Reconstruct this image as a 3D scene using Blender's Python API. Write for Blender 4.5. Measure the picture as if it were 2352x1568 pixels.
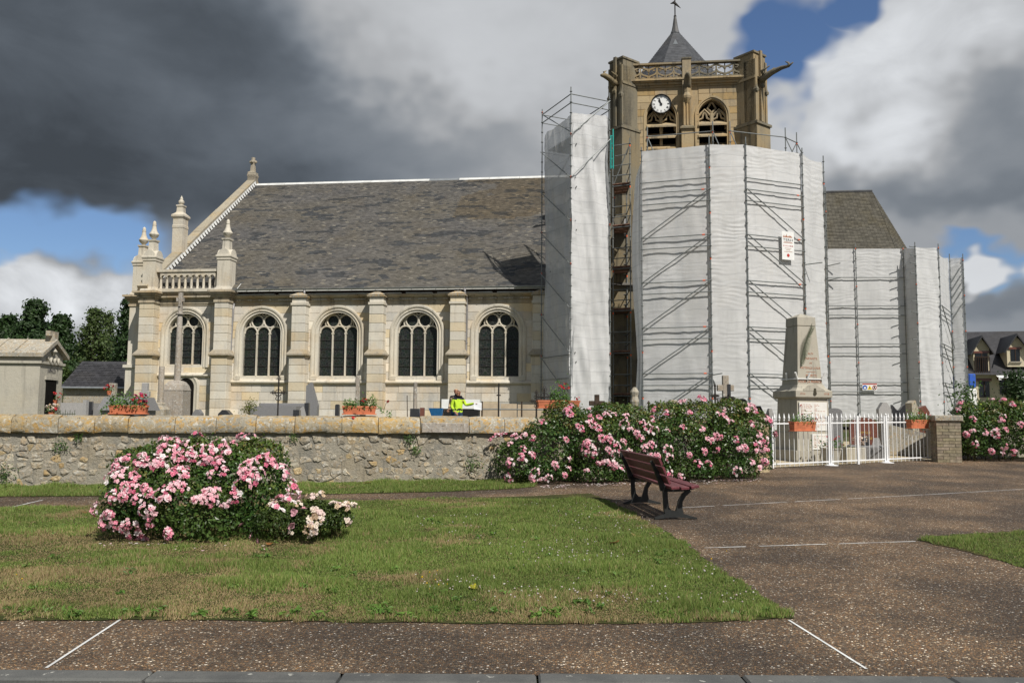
import bpy, bmesh, math, random
import numpy as np
from mathutils import Vector, Matrix
from math import radians, sin, cos, tan, pi, sqrt, atan2, hypot

for o in list(bpy.data.objects): bpy.data.objects.remove(o)
scene = bpy.context.scene
COL = scene.collection
rnd = random.Random(11)
nrg = np.random.default_rng(11)

# ------------------------------------------------------------------ camera
EYE, PITCH, ROLL, FQ = 1.5, math.atan((952-784)/1907.0), 0.0075, 1907.0
cam_d = bpy.data.cameras.new('camera'); cam = bpy.data.objects.new('camera', cam_d); COL.objects.link(cam)
cam_d.sensor_width = 22.2; cam_d.lens = 18.0; cam_d.clip_start = 0.1; cam_d.clip_end = 3000
RC = Matrix.Rotation(pi/2+PITCH, 3, 'X') @ Matrix.Rotation(ROLL, 3, 'Z')
cam.matrix_world = Matrix.Translation((0, 0, EYE)) @ RC.to_4x4()
scene.camera = cam
CAMP = Vector((0, 0, EYE))

# ------------------------------------------------------------------ sun, sky, exposure
SUN_EL, SUN_AZ = radians(48), radians(33)      # azimuth: right of straight behind the camera
sund = Vector((sin(SUN_AZ)*cos(SUN_EL), -cos(SUN_AZ)*cos(SUN_EL), sin(SUN_EL)))
sl = bpy.data.lights.new('sun', 'SUN'); so = bpy.data.objects.new('sun', sl); COL.objects.link(so)
sl.energy = 5.0; sl.angle = radians(0.53); sl.color = (1.0, 0.945, 0.86)
so.rotation_euler = sund.to_track_quat('Z', 'Y').to_euler(); so.location = (10, -20, 40)

scene.view_settings.view_transform = 'Standard'; scene.view_settings.look = 'None'
scene.view_settings.exposure = 0.0; scene.view_settings.gamma = 1.0
scene.view_settings.use_curve_mapping = False
scene.render.engine = 'CYCLES'

class NT:
    """small node-tree writer"""
    def __init__(s, tree): s.t = tree; s.t.nodes.clear()
    def n(s, kind, ins=None, **kw):
        nd = s.t.nodes.new(kind)
        for k, v in kw.items(): setattr(nd, k, v)
        if ins:
            for k, v in ins.items():
                sock = nd.inputs[k]
                if isinstance(v, bpy.types.NodeSocket): s.t.links.new(v, sock)
                elif v is not None: sock.default_value = v
        return nd
    def math(s, op, a, b=None, c=None, clamp=False):
        nd = s.n('ShaderNodeMath', {0: a}, operation=op, use_clamp=clamp)
        for i, v in ((1, b), (2, c)):
            if v is None: continue
            if isinstance(v, bpy.types.NodeSocket): s.t.links.new(v, nd.inputs[i])
            else: nd.inputs[i].default_value = v
        return nd.outputs[0]
    def mix(s, fac, a, b, mode='MIX', clampf=True):
        nd = s.t.nodes.new('ShaderNodeMix'); nd.data_type = 'RGBA'; nd.blend_type = mode; nd.clamp_factor = clampf
        for i, v in ((0, fac), (6, a), (7, b)):
            if isinstance(v, bpy.types.NodeSocket): s.t.links.new(v, nd.inputs[i])
            else:
                if i and not hasattr(v, '__len__'): v = (v, v, v, 1)
                if i and len(v) == 3: v = (*v, 1)
                nd.inputs[i].default_value = v
        return nd.outputs[2]
    def ramp(s, fac, stops, interp='LINEAR'):
        nd = s.t.nodes.new('ShaderNodeValToRGB'); cr = nd.color_ramp; cr.interpolation = interp
        while len(cr.elements) < len(stops): cr.elements.new(0.5)
        for e, (p, c) in zip(cr.elements, stops):
            e.position = p; e.color = (c, c, c, 1) if not hasattr(c, '__len__') else (*c[:3], 1)
        s.t.links.new(fac, nd.inputs[0]); return nd.outputs[0]
    def noise(s, vec, scale, detail=4, rough=0.55, dist=0.0, out=0, dim='3D', w=0.0):
        nd = s.n('ShaderNodeTexNoise', {'Vector': vec, 'Scale': scale, 'Detail': detail, 'Roughness': rough, 'Distortion': dist}, noise_dimensions=dim)
        if dim == '4D': nd.inputs['W'].default_value = w
        return nd.outputs[out]
    def vscale(s, vec, sc):
        nd = s.n('ShaderNodeVectorMath', {0: vec, 1: sc}, operation='MULTIPLY'); return nd.outputs[0]
    def ss(s, x, a, b):
        nd = s.n('ShaderNodeMapRange', {0: x, 1: a, 2: b, 3: 0.0, 4: 1.0}, interpolation_type='SMOOTHSTEP', clamp=True); return nd.outputs[0]

# world: Nishita blue with a broken deck of cloud, laid out by direction
world = bpy.data.worlds.new('World'); scene.world = world; world.use_nodes = True
w = NT(world.node_tree)
sky = w.n('ShaderNodeTexSky', sky_type='NISHITA'); sky.sun_disc = False
sky.sun_elevation = SUN_EL; sky.sun_rotation = pi - SUN_AZ
sky.air_density = 1.0; sky.dust_density = 0.6; sky.ozone_density = 1.6
tc = w.n('ShaderNodeTexCoord').outputs['Generated']
sep = w.n('ShaderNodeSeparateXYZ', {0: tc})
az = w.math('ARCTAN2', sep.outputs[0], sep.outputs[1])      # 0 = straight ahead, + right
el = w.math('ARCSINE', sep.outputs[2])
nz = w.n('ShaderNodeSeparateColor', {0: w.noise(w.vscale(tc, (1, 1, 1.6)), 3.2, 4, 0.58, out=1)})
nz2 = w.n('ShaderNodeSeparateColor', {0: w.noise(w.vscale(tc, (1, 1, 1.3)), 9.0, 3, 0.6, out=1)})
def jig(x, ch, a1, a2):
    x = w.math('ADD', x, w.math('MULTIPLY', w.math('SUBTRACT', nz.outputs[ch], 0.5), a1))
    return w.math('ADD', x, w.math('MULTIPLY', w.math('SUBTRACT', nz2.outputs[ch], 0.5), a2))
azj = jig(az, 0, 0.34, 0.17); elj = jig(el, 1, 0.22, 0.13)
def qdir(px, py):
    d = (RC @ Vector(((px-1176)/FQ, (784-py)/FQ, -1))).normalized()
    return math.atan2(d.x, d.y), math.asin(d.z)
vjig = w.n('ShaderNodeCombineXYZ', {0: azj, 1: elj, 2: 0.0}).outputs[0]
def blob(px, py, rx, ry, soft=0.5, ang=0, k=1.0):
    a0, e0 = qdir(px, py)
    mp = w.n('ShaderNodeMapping', {'Vector': vjig, 'Location': (a0, e0, 0), 'Rotation': (0, 0, ang), 'Scale': (rx/FQ, ry/FQ, 1)}, vector_type='TEXTURE')
    r = w.n('ShaderNodeVectorMath', {0: mp.outputs[0]}, operation='LENGTH').outputs['Value']
    return w.n('ShaderNodeMapRange', {0: r, 1: 1+soft, 2: 1-soft, 3: 0.0, 4: k}, interpolation_type='SMOOTHSTEP').outputs[0]
def vmax(*a):
    x = a[0]
    for b in a[1:]: x = w.math('MAXIMUM', x, b)
    return x
# general deck of cloud over the whole sky, with some holes
nbig = w.noise(w.vscale(tc, (1, 1, 2.2)), 1.7, 3, 0.55, 0.2)
hole = w.math('MULTIPLY', w.ss(nbig, 0.47, 0.36), 0.9)
infr = w.math('MULTIPLY', w.ss(w.math('ABSOLUTE', az), 0.85, 0.65), w.ss(el, 0.75, 0.6))   # the stretch of sky laid out below
infr = w.math('MULTIPLY', infr, w.ss(sep.outputs[1], 0.0, 0.15))
hole = w.math('MULTIPLY', hole, w.math('SUBTRACT', 1.0, infr))
blue = vmax(blob(20, 585, 300, 120, 0.28), blob(1800, 120, 150, 95, 0.40, 0.75), blob(1790, 220, 80, 75, 0.45, 1.0), blob(1950, 5, 120, 45, 0.5, 0.3), blob(2270, 605, 70, 34, 0.4, -0.3), hole)
cum = vmax(blob(2265, 628, 40, 30, 0.4), blob(90, 725, 360, 85, 0.22))
blue = w.math('SUBTRACT', blue, cum, clamp=True)
# brightness of the cloud
fine = w.noise(w.vscale(tc, (1, 1, 1.8)), 7.0, 6, 0.62, 0.35)
med = w.noise(w.vscale(tc, (1, 1, 2.0)), 2.6, 4, 0.55, 0.3)
base = w.math('ADD', w.math('MULTIPLY', w.math('SUBTRACT', med, 0.5), 2.0), w.math('MULTIPLY', w.math('SUBTRACT', fine, 0.5), 1.25))
lum = w.math('ADD', base, 2.9)
b75 = w.math('MULTIPLY', base, 0.75)
puff = w.math('MULTIPLY', w.math('SUBTRACT', w.noise(w.vscale(tc, (1, 1, 1.5)), 11.0, 5, 0.55, 0.5), 0.52), 9.0)
def push(lum, m, target, bs=None):
    nd = w.n('ShaderNodeMix', {0: m, 2: lum, 3: w.math('ADD', bs or b75, target)}, data_type='FLOAT'); return nd.outputs[0]
lum = push(lum, blob(1450, 250, 700, 420, 0.6, k=0.9), 5.2)
lum = push(lum, blob(900, 110, 330, 190, 0.7, -0.5, k=0.8), 6.2)
lum = push(lum, blob(150, 130, 700, 330, 0.5, -0.15, k=0.97), 1.0)
lum = push(lum, blob(560, 300, 420, 150, 0.6, k=0.8), 1.25)
lum = push(lum, blob(150, 400, 330, 70, 0.6, k=0.9), 0.9)
lum = push(lum, blob(1000, 330, 420, 110, 0.7, -0.1, k=0.75), 2.2)
lum = push(lum, blob(2100, 210, 300, 200, 0.5, 0.6, k=0.92), 6.9, w.math('MULTIPLY', puff, 0.55))
lum = push(lum, blob(2300, 330, 190, 130, 0.6, k=0.8), 2.2)
lum = push(lum, blob(2120, 480, 330, 70, 0.7, k=0.85), 2.0)
lum = push(lum, blob(2250, 570, 260, 60, 0.7, k=0.6), 4.0)
lum = push(lum, blob(2330, 690, 160, 40, 0.7, k=0.7), 1.9)
lum = push(lum, blob(1780, 330, 90, 70, 0.5, k=0.7), 5.2)
lum = push(lum, blob(90, 715, 380, 100, 0.35, k=0.95), 6.2, w.math('MULTIPLY', puff, 1.3))
lum = push(lum, blob(2265, 628, 40, 30, 0.4, k=0.95), 7.0)
lum = push(lum, blob(255, 600, 70, 60, 0.6, k=0.8), 2.3)
lum = push(lum, w.math('MULTIPLY', w.ss(el, 0.10, 0.0), 0.4), 4.2)
lum = w.math('MAXIMUM', w.math('MINIMUM', lum, 8.6), 0.7)
tint = w.mix(w.ss(lum, 0.7, 4.5), (0.80, 0.945, 1.13), (0.97, 1.0, 1.04))
cl = w.n('ShaderNodeVectorMath', {0: tint, 'Scale': lum}, operation='SCALE').outputs[0]
skyc = w.mix(1.0, sky.outputs[0], (0.72, 0.82, 0.98), 'MULTIPLY')
fin = w.mix(blue, cl, skyc)
world.cycles.sampling_method = 'MANUAL'; world.cycles.sample_map_resolution = 256
bg = w.n('ShaderNodeBackground', {'Color': fin, 'Strength': 0.10})
w.t.links.new(bg.outputs[0], w.n('ShaderNodeOutputWorld').inputs[0])

# ------------------------------------------------------------------ geometry helpers
GK = [(-60, 0.0), (8, 0.0), (24, 0.32), (36, 0.85), (70, 0.95), (900, 1.0)]
def g(y):
    for (a, ha), (b, hb) in zip(GK, GK[1:]):
        if y <= b: return ha + (hb-ha)*max(0, y-a)/(b-a)
    return GK[-1][1]
def ray(px, py): return RC @ Vector(((px-1176)/FQ, (784-py)/FQ, -1))
def at_y(px, py, y):
    d = ray(px, py); return CAMP + d*(y/d.y)
def on_g(px, py):
    d = ray(px, py); lo, hi = 1.0, 200.0
    for _ in range(60):
        m = (lo+hi)/2; p = CAMP + d*m
        if p.z > g(p.y): lo = m
        else: hi = m
    p = CAMP + d*lo; p.z = g(p.y); return p
class Frame:
    def __init__(s, loc, rz): s.loc = Vector(loc); s.rz = rz; s.m = Matrix.Translation(s.loc) @ Matrix.Rotation(rz, 4, 'Z'); s.i = s.m.inverted()
    def L(s, px, py, y=0.0):
        """where the sight line through a picture point meets the local plane at depth y"""
        c = s.i @ CAMP; d = (s.i.to_3x3() @ ray(px, py)); t = (y-c.y)/d.y
        p = c + d*t; return p.x, p.z
    def W(s, p): return s.m @ Vector(p)

def lookup_mat(name): return bpy.data.materials.get(name)
class MB:
    def __init__(s): s.v = []; s.f = []; s.c = []
    def add(s, vs, fs, col=None):
        o = len(s.v); s.v += [tuple(v) for v in vs]; s.f += [tuple(i+o for i in f) for f in fs]; s.c += [col]*len(fs); return s
    def box(s, x0, x1, y0, y1, z0, z1, col=None, tx=0, ty=0):
        return s.add([(x0, y0, z0), (x1, y0, z0), (x1, y1, z0), (x0, y1, z0), (x0+tx, y0+ty, z1), (x1-tx, y0+ty, z1), (x1-tx, y1-ty, z1), (x0+tx, y1-ty, z1)],
                     [(0, 3, 2, 1), (4, 5, 6, 7), (0, 1, 5, 4), (1, 2, 6, 5), (2, 3, 7, 6), (3, 0, 4, 7)], col)
    def bbox(s, x0, x1, y0, y1, z0, z1, b=0.01, col=None):
        """box with chamfered edges"""
        X = ((x0, x0+b), (x1, x1-b)); Y = ((y0, y0+b), (y1, y1-b)); Z = ((z0, z0+b), (z1, z1-b)); vs = []; idx = {}
        for i in (0, 1):
            for j in (0, 1):
                for k in (0, 1):
                    for a in range(3):
                        idx[(i, j, k, a)] = len(vs)
                        vs.append((X[i][0 if a == 0 else 1], Y[j][0 if a == 1 else 1], Z[k][0 if a == 2 else 1]))
        fs = []
        for i in (0, 1):
            q = [idx[(i, j, k, 0)] for j, k in ((0, 0), (1, 0), (1, 1), (0, 1))]; fs.append(q if i else q[::-1])
            q = [idx[(j, i, k, 1)] for j, k in ((0, 0), (0, 1), (1, 1), (1, 0))]; fs.append(q if i else q[::-1])
            q = [idx[(j, k, i, 2)] for j, k in ((0, 0), (1, 0), (1, 1), (0, 1))]; fs.append(q if i else q[::-1])
        for i in (0, 1):
            for j in (0, 1):
                def e(q, flip): fs.append(q[::-1] if flip else q)
                e([idx[(i, j, 0, 0)], idx[(i, j, 0, 1)], idx[(i, j, 1, 1)], idx[(i, j, 1, 0)]], (i+j) % 2 == 1)
                e([idx[(i, 0, j, 2)], idx[(i, 0, j, 0)], idx[(i, 1, j, 0)], idx[(i, 1, j, 2)]][::1], (i+j) % 2 == 0)
                e([idx[(0, i, j, 1)], idx[(0, i, j, 2)], idx[(1, i, j, 2)], idx[(1, i, j, 1)]], (i+j) % 2 == 1)
                for k in (0, 1):
                    t = [idx[(i, j, k, a)] for a in range(3)]; fs.append(t if (i+j+k) % 2 else t[::-1])
        return s.add(vs, fs, col)
    def prism(s, poly, a0, a1, axis='y', col=None):
        """polygon in the plane across `axis`, pushed from a0 to a1"""
        n = len(poly)
        def P(p, a): return {'y': (p[0], a, p[1]), 'x': (a, p[0], p[1]), 'z': (p[0], p[1], a)}[axis]
        vs = [P(p, a0) for p in poly]+[P(p, a1) for p in poly]
        return s.add(vs, [tuple(range(n)), tuple(range(2*n-1, n-1, -1))]+[(i, i+n, (i+1) % n+n, (i+1) % n) for i in range(n)], col)
    def tube(s, p, q, r, n=8, r2=None, col=None):
        p = Vector(p); q = Vector(q); d = (q-p); r2 = r if r2 is None else r2
        a = d.orthogonal().normalized(); b = d.normalized().cross(a)
        vs = [p+(a*cos(2*pi*i/n)+b*sin(2*pi*i/n))*r for i in range(n)]+[q+(a*cos(2*pi*i/n)+b*sin(2*pi*i/n))*r2 for i in range(n)]
        return s.add(vs, [(i, (i+1) % n, (i+1) % n+n, i+n) for i in range(n)]+[tuple(range(n-1, -1, -1)), tuple(range(n, 2*n))], col)
    def path(s, pts, r, n=6, closed=False, col=None, sq=None):
        """tube through points; r a number or list; sq=(plane normal) keeps a fixed up direction"""
        pts = [Vector(p) for p in pts]; m = len(pts); vs = []; rr = r if hasattr(r, '__len__') else [r]*m
        for i, p in enumerate(pts):
            t = (pts[(i+1) % m]-pts[i-1]) if closed else (pts[min(i+1, m-1)]-pts[max(i-1, 0)])
            t.normalize(); up = Vector(sq) if sq else (Vector((0, 0, 1)) if abs(t.z) < 0.95 else Vector((0, 1, 0)))
            a = t.cross(up).normalized(); b = a.cross(t)
            for k in range(n):
                h = 2*pi*(k+0.5)/n; vs.append(p+(a*cos(h)+b*sin(h))*rr[i])
        fs = []
        for i in range(m if closed else m-1):
            j = (i+1) % m
            for k in range(n): fs.append((i*n+k, i*n+(k+1) % n, j*n+(k+1) % n, j*n+k))
        if not closed: fs += [tuple(range(n-1, -1, -1)), tuple((m-1)*n+k for k in range(n))]
        return s.add(vs, fs, col)
    def lathe(s, prof, cx=0, cy=0, n=16, sq=False, col=None, rot=0, z0=0):
        """profile (radius, z) turned about the upright axis; sq = square section"""
        n = 4 if sq else n; k = sqrt(2) if sq else 1; off = pi/4 if sq else 0; vs = []
        for r, z in prof:
            for i in range(n):
                h = 2*pi*i/n+off+rot; vs.append((cx+r*k*cos(h), cy+r*k*sin(h), z+z0))
        fs = [(j*n+i, j*n+(i+1) % n, (j+1)*n+(i+1) % n, (j+1)*n+i) for j in range(len(prof)-1) for i in range(n)]
        fs += [tuple(range(n-1, -1, -1)), tuple((len(prof)-1)*n+i for i in range(n))]
        return s.add(vs, fs, col)
    def grid(s, fn, nu, nv, col=None):
        vs = [fn(i/nu, j/nv) for j in range(nv+1) for i in range(nu+1)]
        return s.add(vs, [(j*(nu+1)+i, j*(nu+1)+i+1, (j+1)*(nu+1)+i+1, (j+1)*(nu+1)+i) for j in range(nv) for i in range(nu)], col)
    def mesh(s, name):
        me = bpy.data.meshes.new(name); me.from_pydata(s.v, [], s.f)
        at = me.color_attributes.new('Col', 'FLOAT_COLOR', 'CORNER')
        cols = np.ones((len(me.loops), 4), np.float32); k = 0
        for f, c in zip(s.f, s.c):
            if c is not None: cols[k:k+len(f), :3] = c
            k += len(f)
        at.data.foreach_set('color', cols.ravel()); return me
    def build(s, name, mat, parent=None, smooth=False, loc=None, rot=None):
        return mk(name, s.mesh(name), mat, parent, smooth, loc, rot)
def mk(name, me, mat, parent=None, smooth=False, loc=None, rot=None):
    o = bpy.data.objects.new(name, me); COL.objects.link(o)
    if mat is not None and not me.materials: me.materials.append(mat)
    if 'Col' not in me.color_attributes:
        me.color_attributes.new('Col', 'FLOAT_COLOR', 'CORNER').data.foreach_set('color', np.ones(len(me.loops)*4, np.float32))
    if smooth:
        me.polygons.foreach_set('use_smooth', [True]*len(me.polygons))
        if smooth != True: me.set_sharp_from_angle(angle=radians(smooth))
    if parent: o.parent = parent
    if loc: o.location = loc
    if rot: o.rotation_euler = rot
    return o
def thing(name, label, cat, loc=(0, 0, 0), rz=0.0, group=None):
    o = bpy.data.objects.new(name, None); COL.objects.link(o); o.empty_display_size = 0.2
    o.location = loc; o.rotation_euler = (0, 0, rz); return tag(o, label, cat, group)
def tag(o, label, cat, group=None, kind=None):
    if label: o['label'] = label
    if cat: o['category'] = cat
    if group: o['group'] = group
    if kind: o['kind'] = kind
    return o
def struct(o, kind='structure'): o['kind'] = kind; return o
def pieces(name, parent, items, mat, limit=300, rest=None, smooth=False):
    """items: (verts, faces, colour, size). The largest stay single objects, the others are joined."""
    items = sorted(items, key=lambda t: -t[3])
    for vs, fs, c, _ in items[:limit]: MB().add(vs, fs, c).build(name, mat, parent, smooth)
    if len(items) > limit:
        m = MB()
        for vs, fs, c, _ in items[limit:]: m.add(vs, fs, c)
        struct(m.build(rest or name+'_field', mat, parent, smooth), 'stuff')
def text(name, body, size, mat, parent, loc, rot, depth=0.004, align='CENTER', sx=1.0):
    cu = bpy.data.curves.new(name, 'FONT'); cu.body = body; cu.size = size; cu.extrude = depth/2; cu.align_x = align; cu.align_y = 'CENTER'
    cu.resolution_u = 2
    to = bpy.data.objects.new('tmp', cu); COL.objects.link(to)
    bpy.context.view_layer.update()
    me = bpy.data.meshes.new_from_object(to); bpy.data.objects.remove(to)
    me.materials.clear(); o = mk(name, me, mat, parent, loc=loc, rot=rot); o.scale = (sx, 1, 1); return o
def fbm(x, y, sc, seed=0, oct=3):
    """cheap value noise on arrays, about 0..1"""
    x = np.asarray(x, float)*sc+seed*17.31; y = np.asarray(y, float)*sc+seed*9.17; t = 0; a = 1; tot = 0
    for k in range(oct):
        xi = np.floor(x); yi = np.floor(y); fx = x-xi; fy = y-yi; fx = fx*fx*(3-2*fx); fy = fy*fy*(3-2*fy)
        def h(i, j): v = np.sin(i*127.1+j*311.7+seed*3.7)*43758.5453; return v-np.floor(v)
        n = (h(xi, yi)*(1-fx)+h(xi+1, yi)*fx)*(1-fy)+(h(xi, yi+1)*(1-fx)+h(xi+1, yi+1)*fx)*fy
        t = t+n*a; tot += a; a *= 0.5; x = x*2.03+5.1; y = y*2.03+1.7
    return t/tot
# ------------------------------------------------------------------ materials
def surf(name, fn, rough=0.85, spec=0.3, bump=0.0, bdist=0.01, metal=0.0, transl=0.0, alpha=None, sheen=None, coat=None):
    """fn(nt, position, colour attribute) -> colour socket [, height socket]"""
    m = bpy.data.materials.new(name); m.use_nodes = True; t = NT(m.node_tree)
    pos = t.n('ShaderNodeNewGeometry').outputs['Position']
    at = t.n('ShaderNodeVertexColor', layer_name='Col').outputs[0]
    r = fn(t, pos, at); r = r if isinstance(r, tuple) else (r, None)
    b = t.n('ShaderNodeBsdfPrincipled', {'Roughness': rough, 'Specular IOR Level': spec, 'Metallic': metal})
    c = r[0]
    if isinstance(c, bpy.types.NodeSocket): t.t.links.new(c, b.inputs['Base Color'])
    else: b.inputs['Base Color'].default_value = (*c, 1)
    if r[1] is not None and bump:
        bn = t.n('ShaderNodeBump', {'Height': r[1], 'Strength': bump, 'Distance': bdist}); t.t.links.new(bn.outputs[0], b.inputs['Normal'])
    if len(r) > 2 and r[2] is not None: t.t.links.new(r[2], b.inputs['Roughness'])
    out = b.outputs[0]
    if transl:
        tr = t.n('ShaderNodeBsdfTranslucent')
        if isinstance(c, bpy.types.NodeSocket): t.t.links.new(c, tr.inputs[0])
        else: tr.inputs[0].default_value = (*c, 1)
        out = t.n('ShaderNodeMixShader', {0: transl, 1: out, 2: tr.outputs[0]}).outputs[0]
    if alpha is not None:
        tp = t.n('ShaderNodeBsdfTransparent'); out = t.n('ShaderNodeMixShader', {0: alpha, 1: tp.outputs[0], 2: out}).outputs[0]
    t.t.links.new(out, t.n('ShaderNodeOutputMaterial').inputs[0])
    return m
def plain(name, c, rough=0.6, spec=0.4, metal=0.0, var=0.12, sc=6.0, bump=0.0, **kw):
    def fn(t, p, a):
        n = t.noise(p, sc, 5, 0.6)
        col = t.mix(t.ss(n, 0.3, 0.7), tuple(x*(1-var) for x in c), tuple(min(1, x*(1+var)) for x in c))
        return t.mix(1.0, col, a, 'MULTIPLY'), n
    return surf(name, fn, rough, spec, bump, 0.01, metal, **kw)

def limestone(name, c, ochre, grey, k_o=0.5, k_g=0.5, lich=0.0, sc=1.0, bump=0.35, pit=True, streak=0.35):
    def fn(t, p, a):
        n1 = t.noise(p, 0.55*sc, 4, 0.55); n2 = t.noise(t.vscale(p, (1, 1, 0.45)), 1.3*sc, 5, 0.6, 0.3); n3 = t.noise(p, 9*sc, 6, 0.65); n4 = t.noise(p, 38*sc, 4, 0.6)
        col = t.mix(t.math('MULTIPLY', t.ss(n1, 0.44, 0.66), k_o), c, ochre)
        col = t.mix(t.math('MULTIPLY', t.ss(n2, 0.47, 0.68), k_g), col, grey)
        col = t.mix(t.math('MULTIPLY', t.ss(n3, 0.35, 0.75), 0.30), col, tuple(min(1, x*1.18) for x in c))
        drip = t.noise(t.vscale(p, (2.2, 2.2, 0.16)), 2.2*sc, 4, 0.6)
        col = t.mix(t.math('MULTIPLY', t.ss(drip, 0.53, 0.68), streak), col, tuple(x*0.42 for x in grey))
        if pit: col = t.mix(t.math('MULTIPLY', t.ss(n4, 0.6, 0.72), 0.45), col, tuple(x*0.55 for x in grey))
        if lich:
            l1 = t.noise(p, 9.0, 7, 0.8, 0.8); l2 = t.noise(p, 12.0, 6, 0.75, 0.5, dim='4D', w=4.0)
            col = t.mix(t.math('MULTIPLY', t.ss(l1, 0.50, 0.57), lich), col, (0.47, 0.27, 0.055))
            col = t.mix(t.math('MULTIPLY', t.ss(l2, 0.54, 0.61), 0.85), col, (0.54, 0.53, 0.49))
            l3 = t.noise(p, 17.0, 6, 0.75, 0.4, dim='4D', w=9.0)
            col = t.mix(t.math('MULTIPLY', t.ss(l3, 0.56, 0.62), 0.8), col, (0.085, 0.08, 0.068))
        return t.mix(1.0, col, a, 'MULTIPLY'), t.math('ADD', n3, t.math('MULTIPLY', n4, 0.5))
    return surf(name, fn, 0.92, 0.2, bump, 0.03)
M = {}
M['church'] = limestone('church limestone', (0.63, 0.595, 0.515), (0.59, 0.47, 0.31), (0.50, 0.485, 0.45), 0.6, 0.6, streak=0.22)
M['trim'] = limestone('moulded limestone', (0.59, 0.55, 0.465), (0.50, 0.40, 0.26), (0.42, 0.40, 0.355), 0.55, 0.6, streak=0.4)
M['cornice'] = limestone('stained and shaded cornice stone', (0.47, 0.41, 0.31), (0.42, 0.29, 0.15), (0.26, 0.235, 0.19), 0.7, 0.75, streak=0.6)  # brown staining, plus cornice shading put into a darker colour
M['tower'] = limestone('tower stone', (0.40, 0.315, 0.19), (0.42, 0.28, 0.13), (0.25, 0.225, 0.175), 0.7, 0.7, streak=0.6)
M['towerdark'] = limestone('weathered and shaded tower stone', (0.19, 0.17, 0.125), (0.25, 0.18, 0.08), (0.11, 0.105, 0.09), 0.5, 0.75, streak=0.6)  # weathered tone; also stands in for shade beside the open scaffold bay
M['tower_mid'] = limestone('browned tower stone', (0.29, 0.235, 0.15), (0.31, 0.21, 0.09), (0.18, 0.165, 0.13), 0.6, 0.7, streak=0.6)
M['coping'] = limestone('lichen coping stone', (0.36, 0.335, 0.275), (0.42, 0.29, 0.11), (0.25, 0.238, 0.21), 0.6, 0.6, lich=0.75, sc=1.6, bump=0.7)
M['rubble'] = limestone('rubble stone', (0.37, 0.345, 0.29), (0.37, 0.29, 0.17), (0.27, 0.262, 0.24), 0.5, 0.6, lich=0.25, sc=2.0, bump=0.8)
M['mortar'] = limestone('lime mortar', (0.33, 0.305, 0.25), (0.32, 0.26, 0.17), (0.20, 0.195, 0.175), 0.5, 0.8, sc=2.5, bump=0.9)
M['gable'] = limestone('pebbled gable coping', (0.38, 0.34, 0.27), (0.42, 0.30, 0.14), (0.30, 0.27, 0.22), 0.5, 0.6, sc=2.0, bump=0.9)
M['memorial'] = limestone('memorial stone', (0.40, 0.375, 0.315), (0.37, 0.325, 0.24), (0.29, 0.285, 0.255), 0.35, 0.45, sc=1.5, bump=0.2, streak=0.45)
M['tomb'] = limestone('old tomb stone', (0.36, 0.34, 0.29), (0.36, 0.29, 0.18), (0.24, 0.235, 0.21), 0.4, 0.7, lich=0.3, sc=1.5)
M['calvary'] = limestone('calvary stone', (0.345, 0.315, 0.28), (0.33, 0.27, 0.19), (0.245, 0.232, 0.215), 0.4, 0.7, lich=0.12, sc=1.6)
M['mausoleum'] = limestone('mausoleum stone', (0.44, 0.415, 0.35), (0.42, 0.36, 0.25), (0.34, 0.325, 0.29), 0.4, 0.6, sc=1.2)
M['cream'] = plain('cream render', (0.62, 0.55, 0.40), 0.9, 0.2, var=0.06, sc=1.5)
M['white_block'] = plain('white masonry', (0.68, 0.67, 0.63), 0.9, 0.2, var=0.08)

def slate_fn(c1, c2, moss, km=0.4):
    def fn(t, p, a):
        n = t.noise(p, 0.45, 5, 0.6); n2 = t.noise(p, 3.2, 6, 0.65); n3 = t.noise(p, 26, 4, 0.6)
        col = t.mix(t.ss(n2, 0.3, 0.72), c1, c2)
        col = t.mix(t.math('MULTIPLY', t.ss(n, 0.5, 0.7), km), col, moss)
        col = t.mix(t.math('MULTIPLY', t.ss(n3, 0.58, 0.72), 0.5), col, tuple(min(1, x*1.7) for x in c2))
        return t.mix(1.0, col, a, 'MULTIPLY'), n3
    return fn
M['slate'] = surf('weathered slate', slate_fn((0.090, 0.086, 0.080), (0.132, 0.125, 0.113), (0.105, 0.088, 0.060)), 0.75, 0.3, 0.3, 0.01)
M['slate_moss'] = surf('mossy slate', slate_fn((0.078, 0.073, 0.062), (0.112, 0.105, 0.09), (0.09, 0.075, 0.042), 0.6), 0.8, 0.25, 0.3, 0.01)
M['slate_blue'] = surf('blue slate', slate_fn((0.058, 0.062, 0.070), (0.095, 0.10, 0.108), (0.095, 0.08, 0.055), 0.35), 0.6, 0.4, 0.2, 0.01)
M['slate_new'] = surf('new dark slate', slate_fn((0.028, 0.028, 0.032), (0.050, 0.050, 0.056), (0.05, 0.045, 0.038), 0.35), 0.6, 0.4, 0.2, 0.01)
M['zinc'] = plain('zinc', (0.34, 0.365, 0.385), 0.45, 0.5, 0.55, 0.12, 3)
M['lead_white'] = plain('white lead flashing', (0.62, 0.63, 0.62), 0.6, 0.3, 0.0, 0.12, 2)
M['pipe'] = plain('zinc downpipe', (0.27, 0.265, 0.27), 0.5, 0.5, 0.35, 0.12, 3)
def glass_fn(t, p, a):
    v = t.n('ShaderNodeTexVoronoi', {'Vector': t.vscale(p, (1, 0.2, 0.75)), 'Scale': 9.0}, feature='DISTANCE_TO_EDGE').outputs[0]
    c = t.n('ShaderNodeTexVoronoi', {'Vector': t.vscale(p, (1, 0.2, 0.75)), 'Scale': 9.0}).outputs[1]
    base = t.mix(0.35, (0.018, 0.024, 0.021), c, 'MULTIPLY')
    return t.mix(t.ss(v, 0.035, 0.06), (0.05, 0.053, 0.05), base), v
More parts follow.
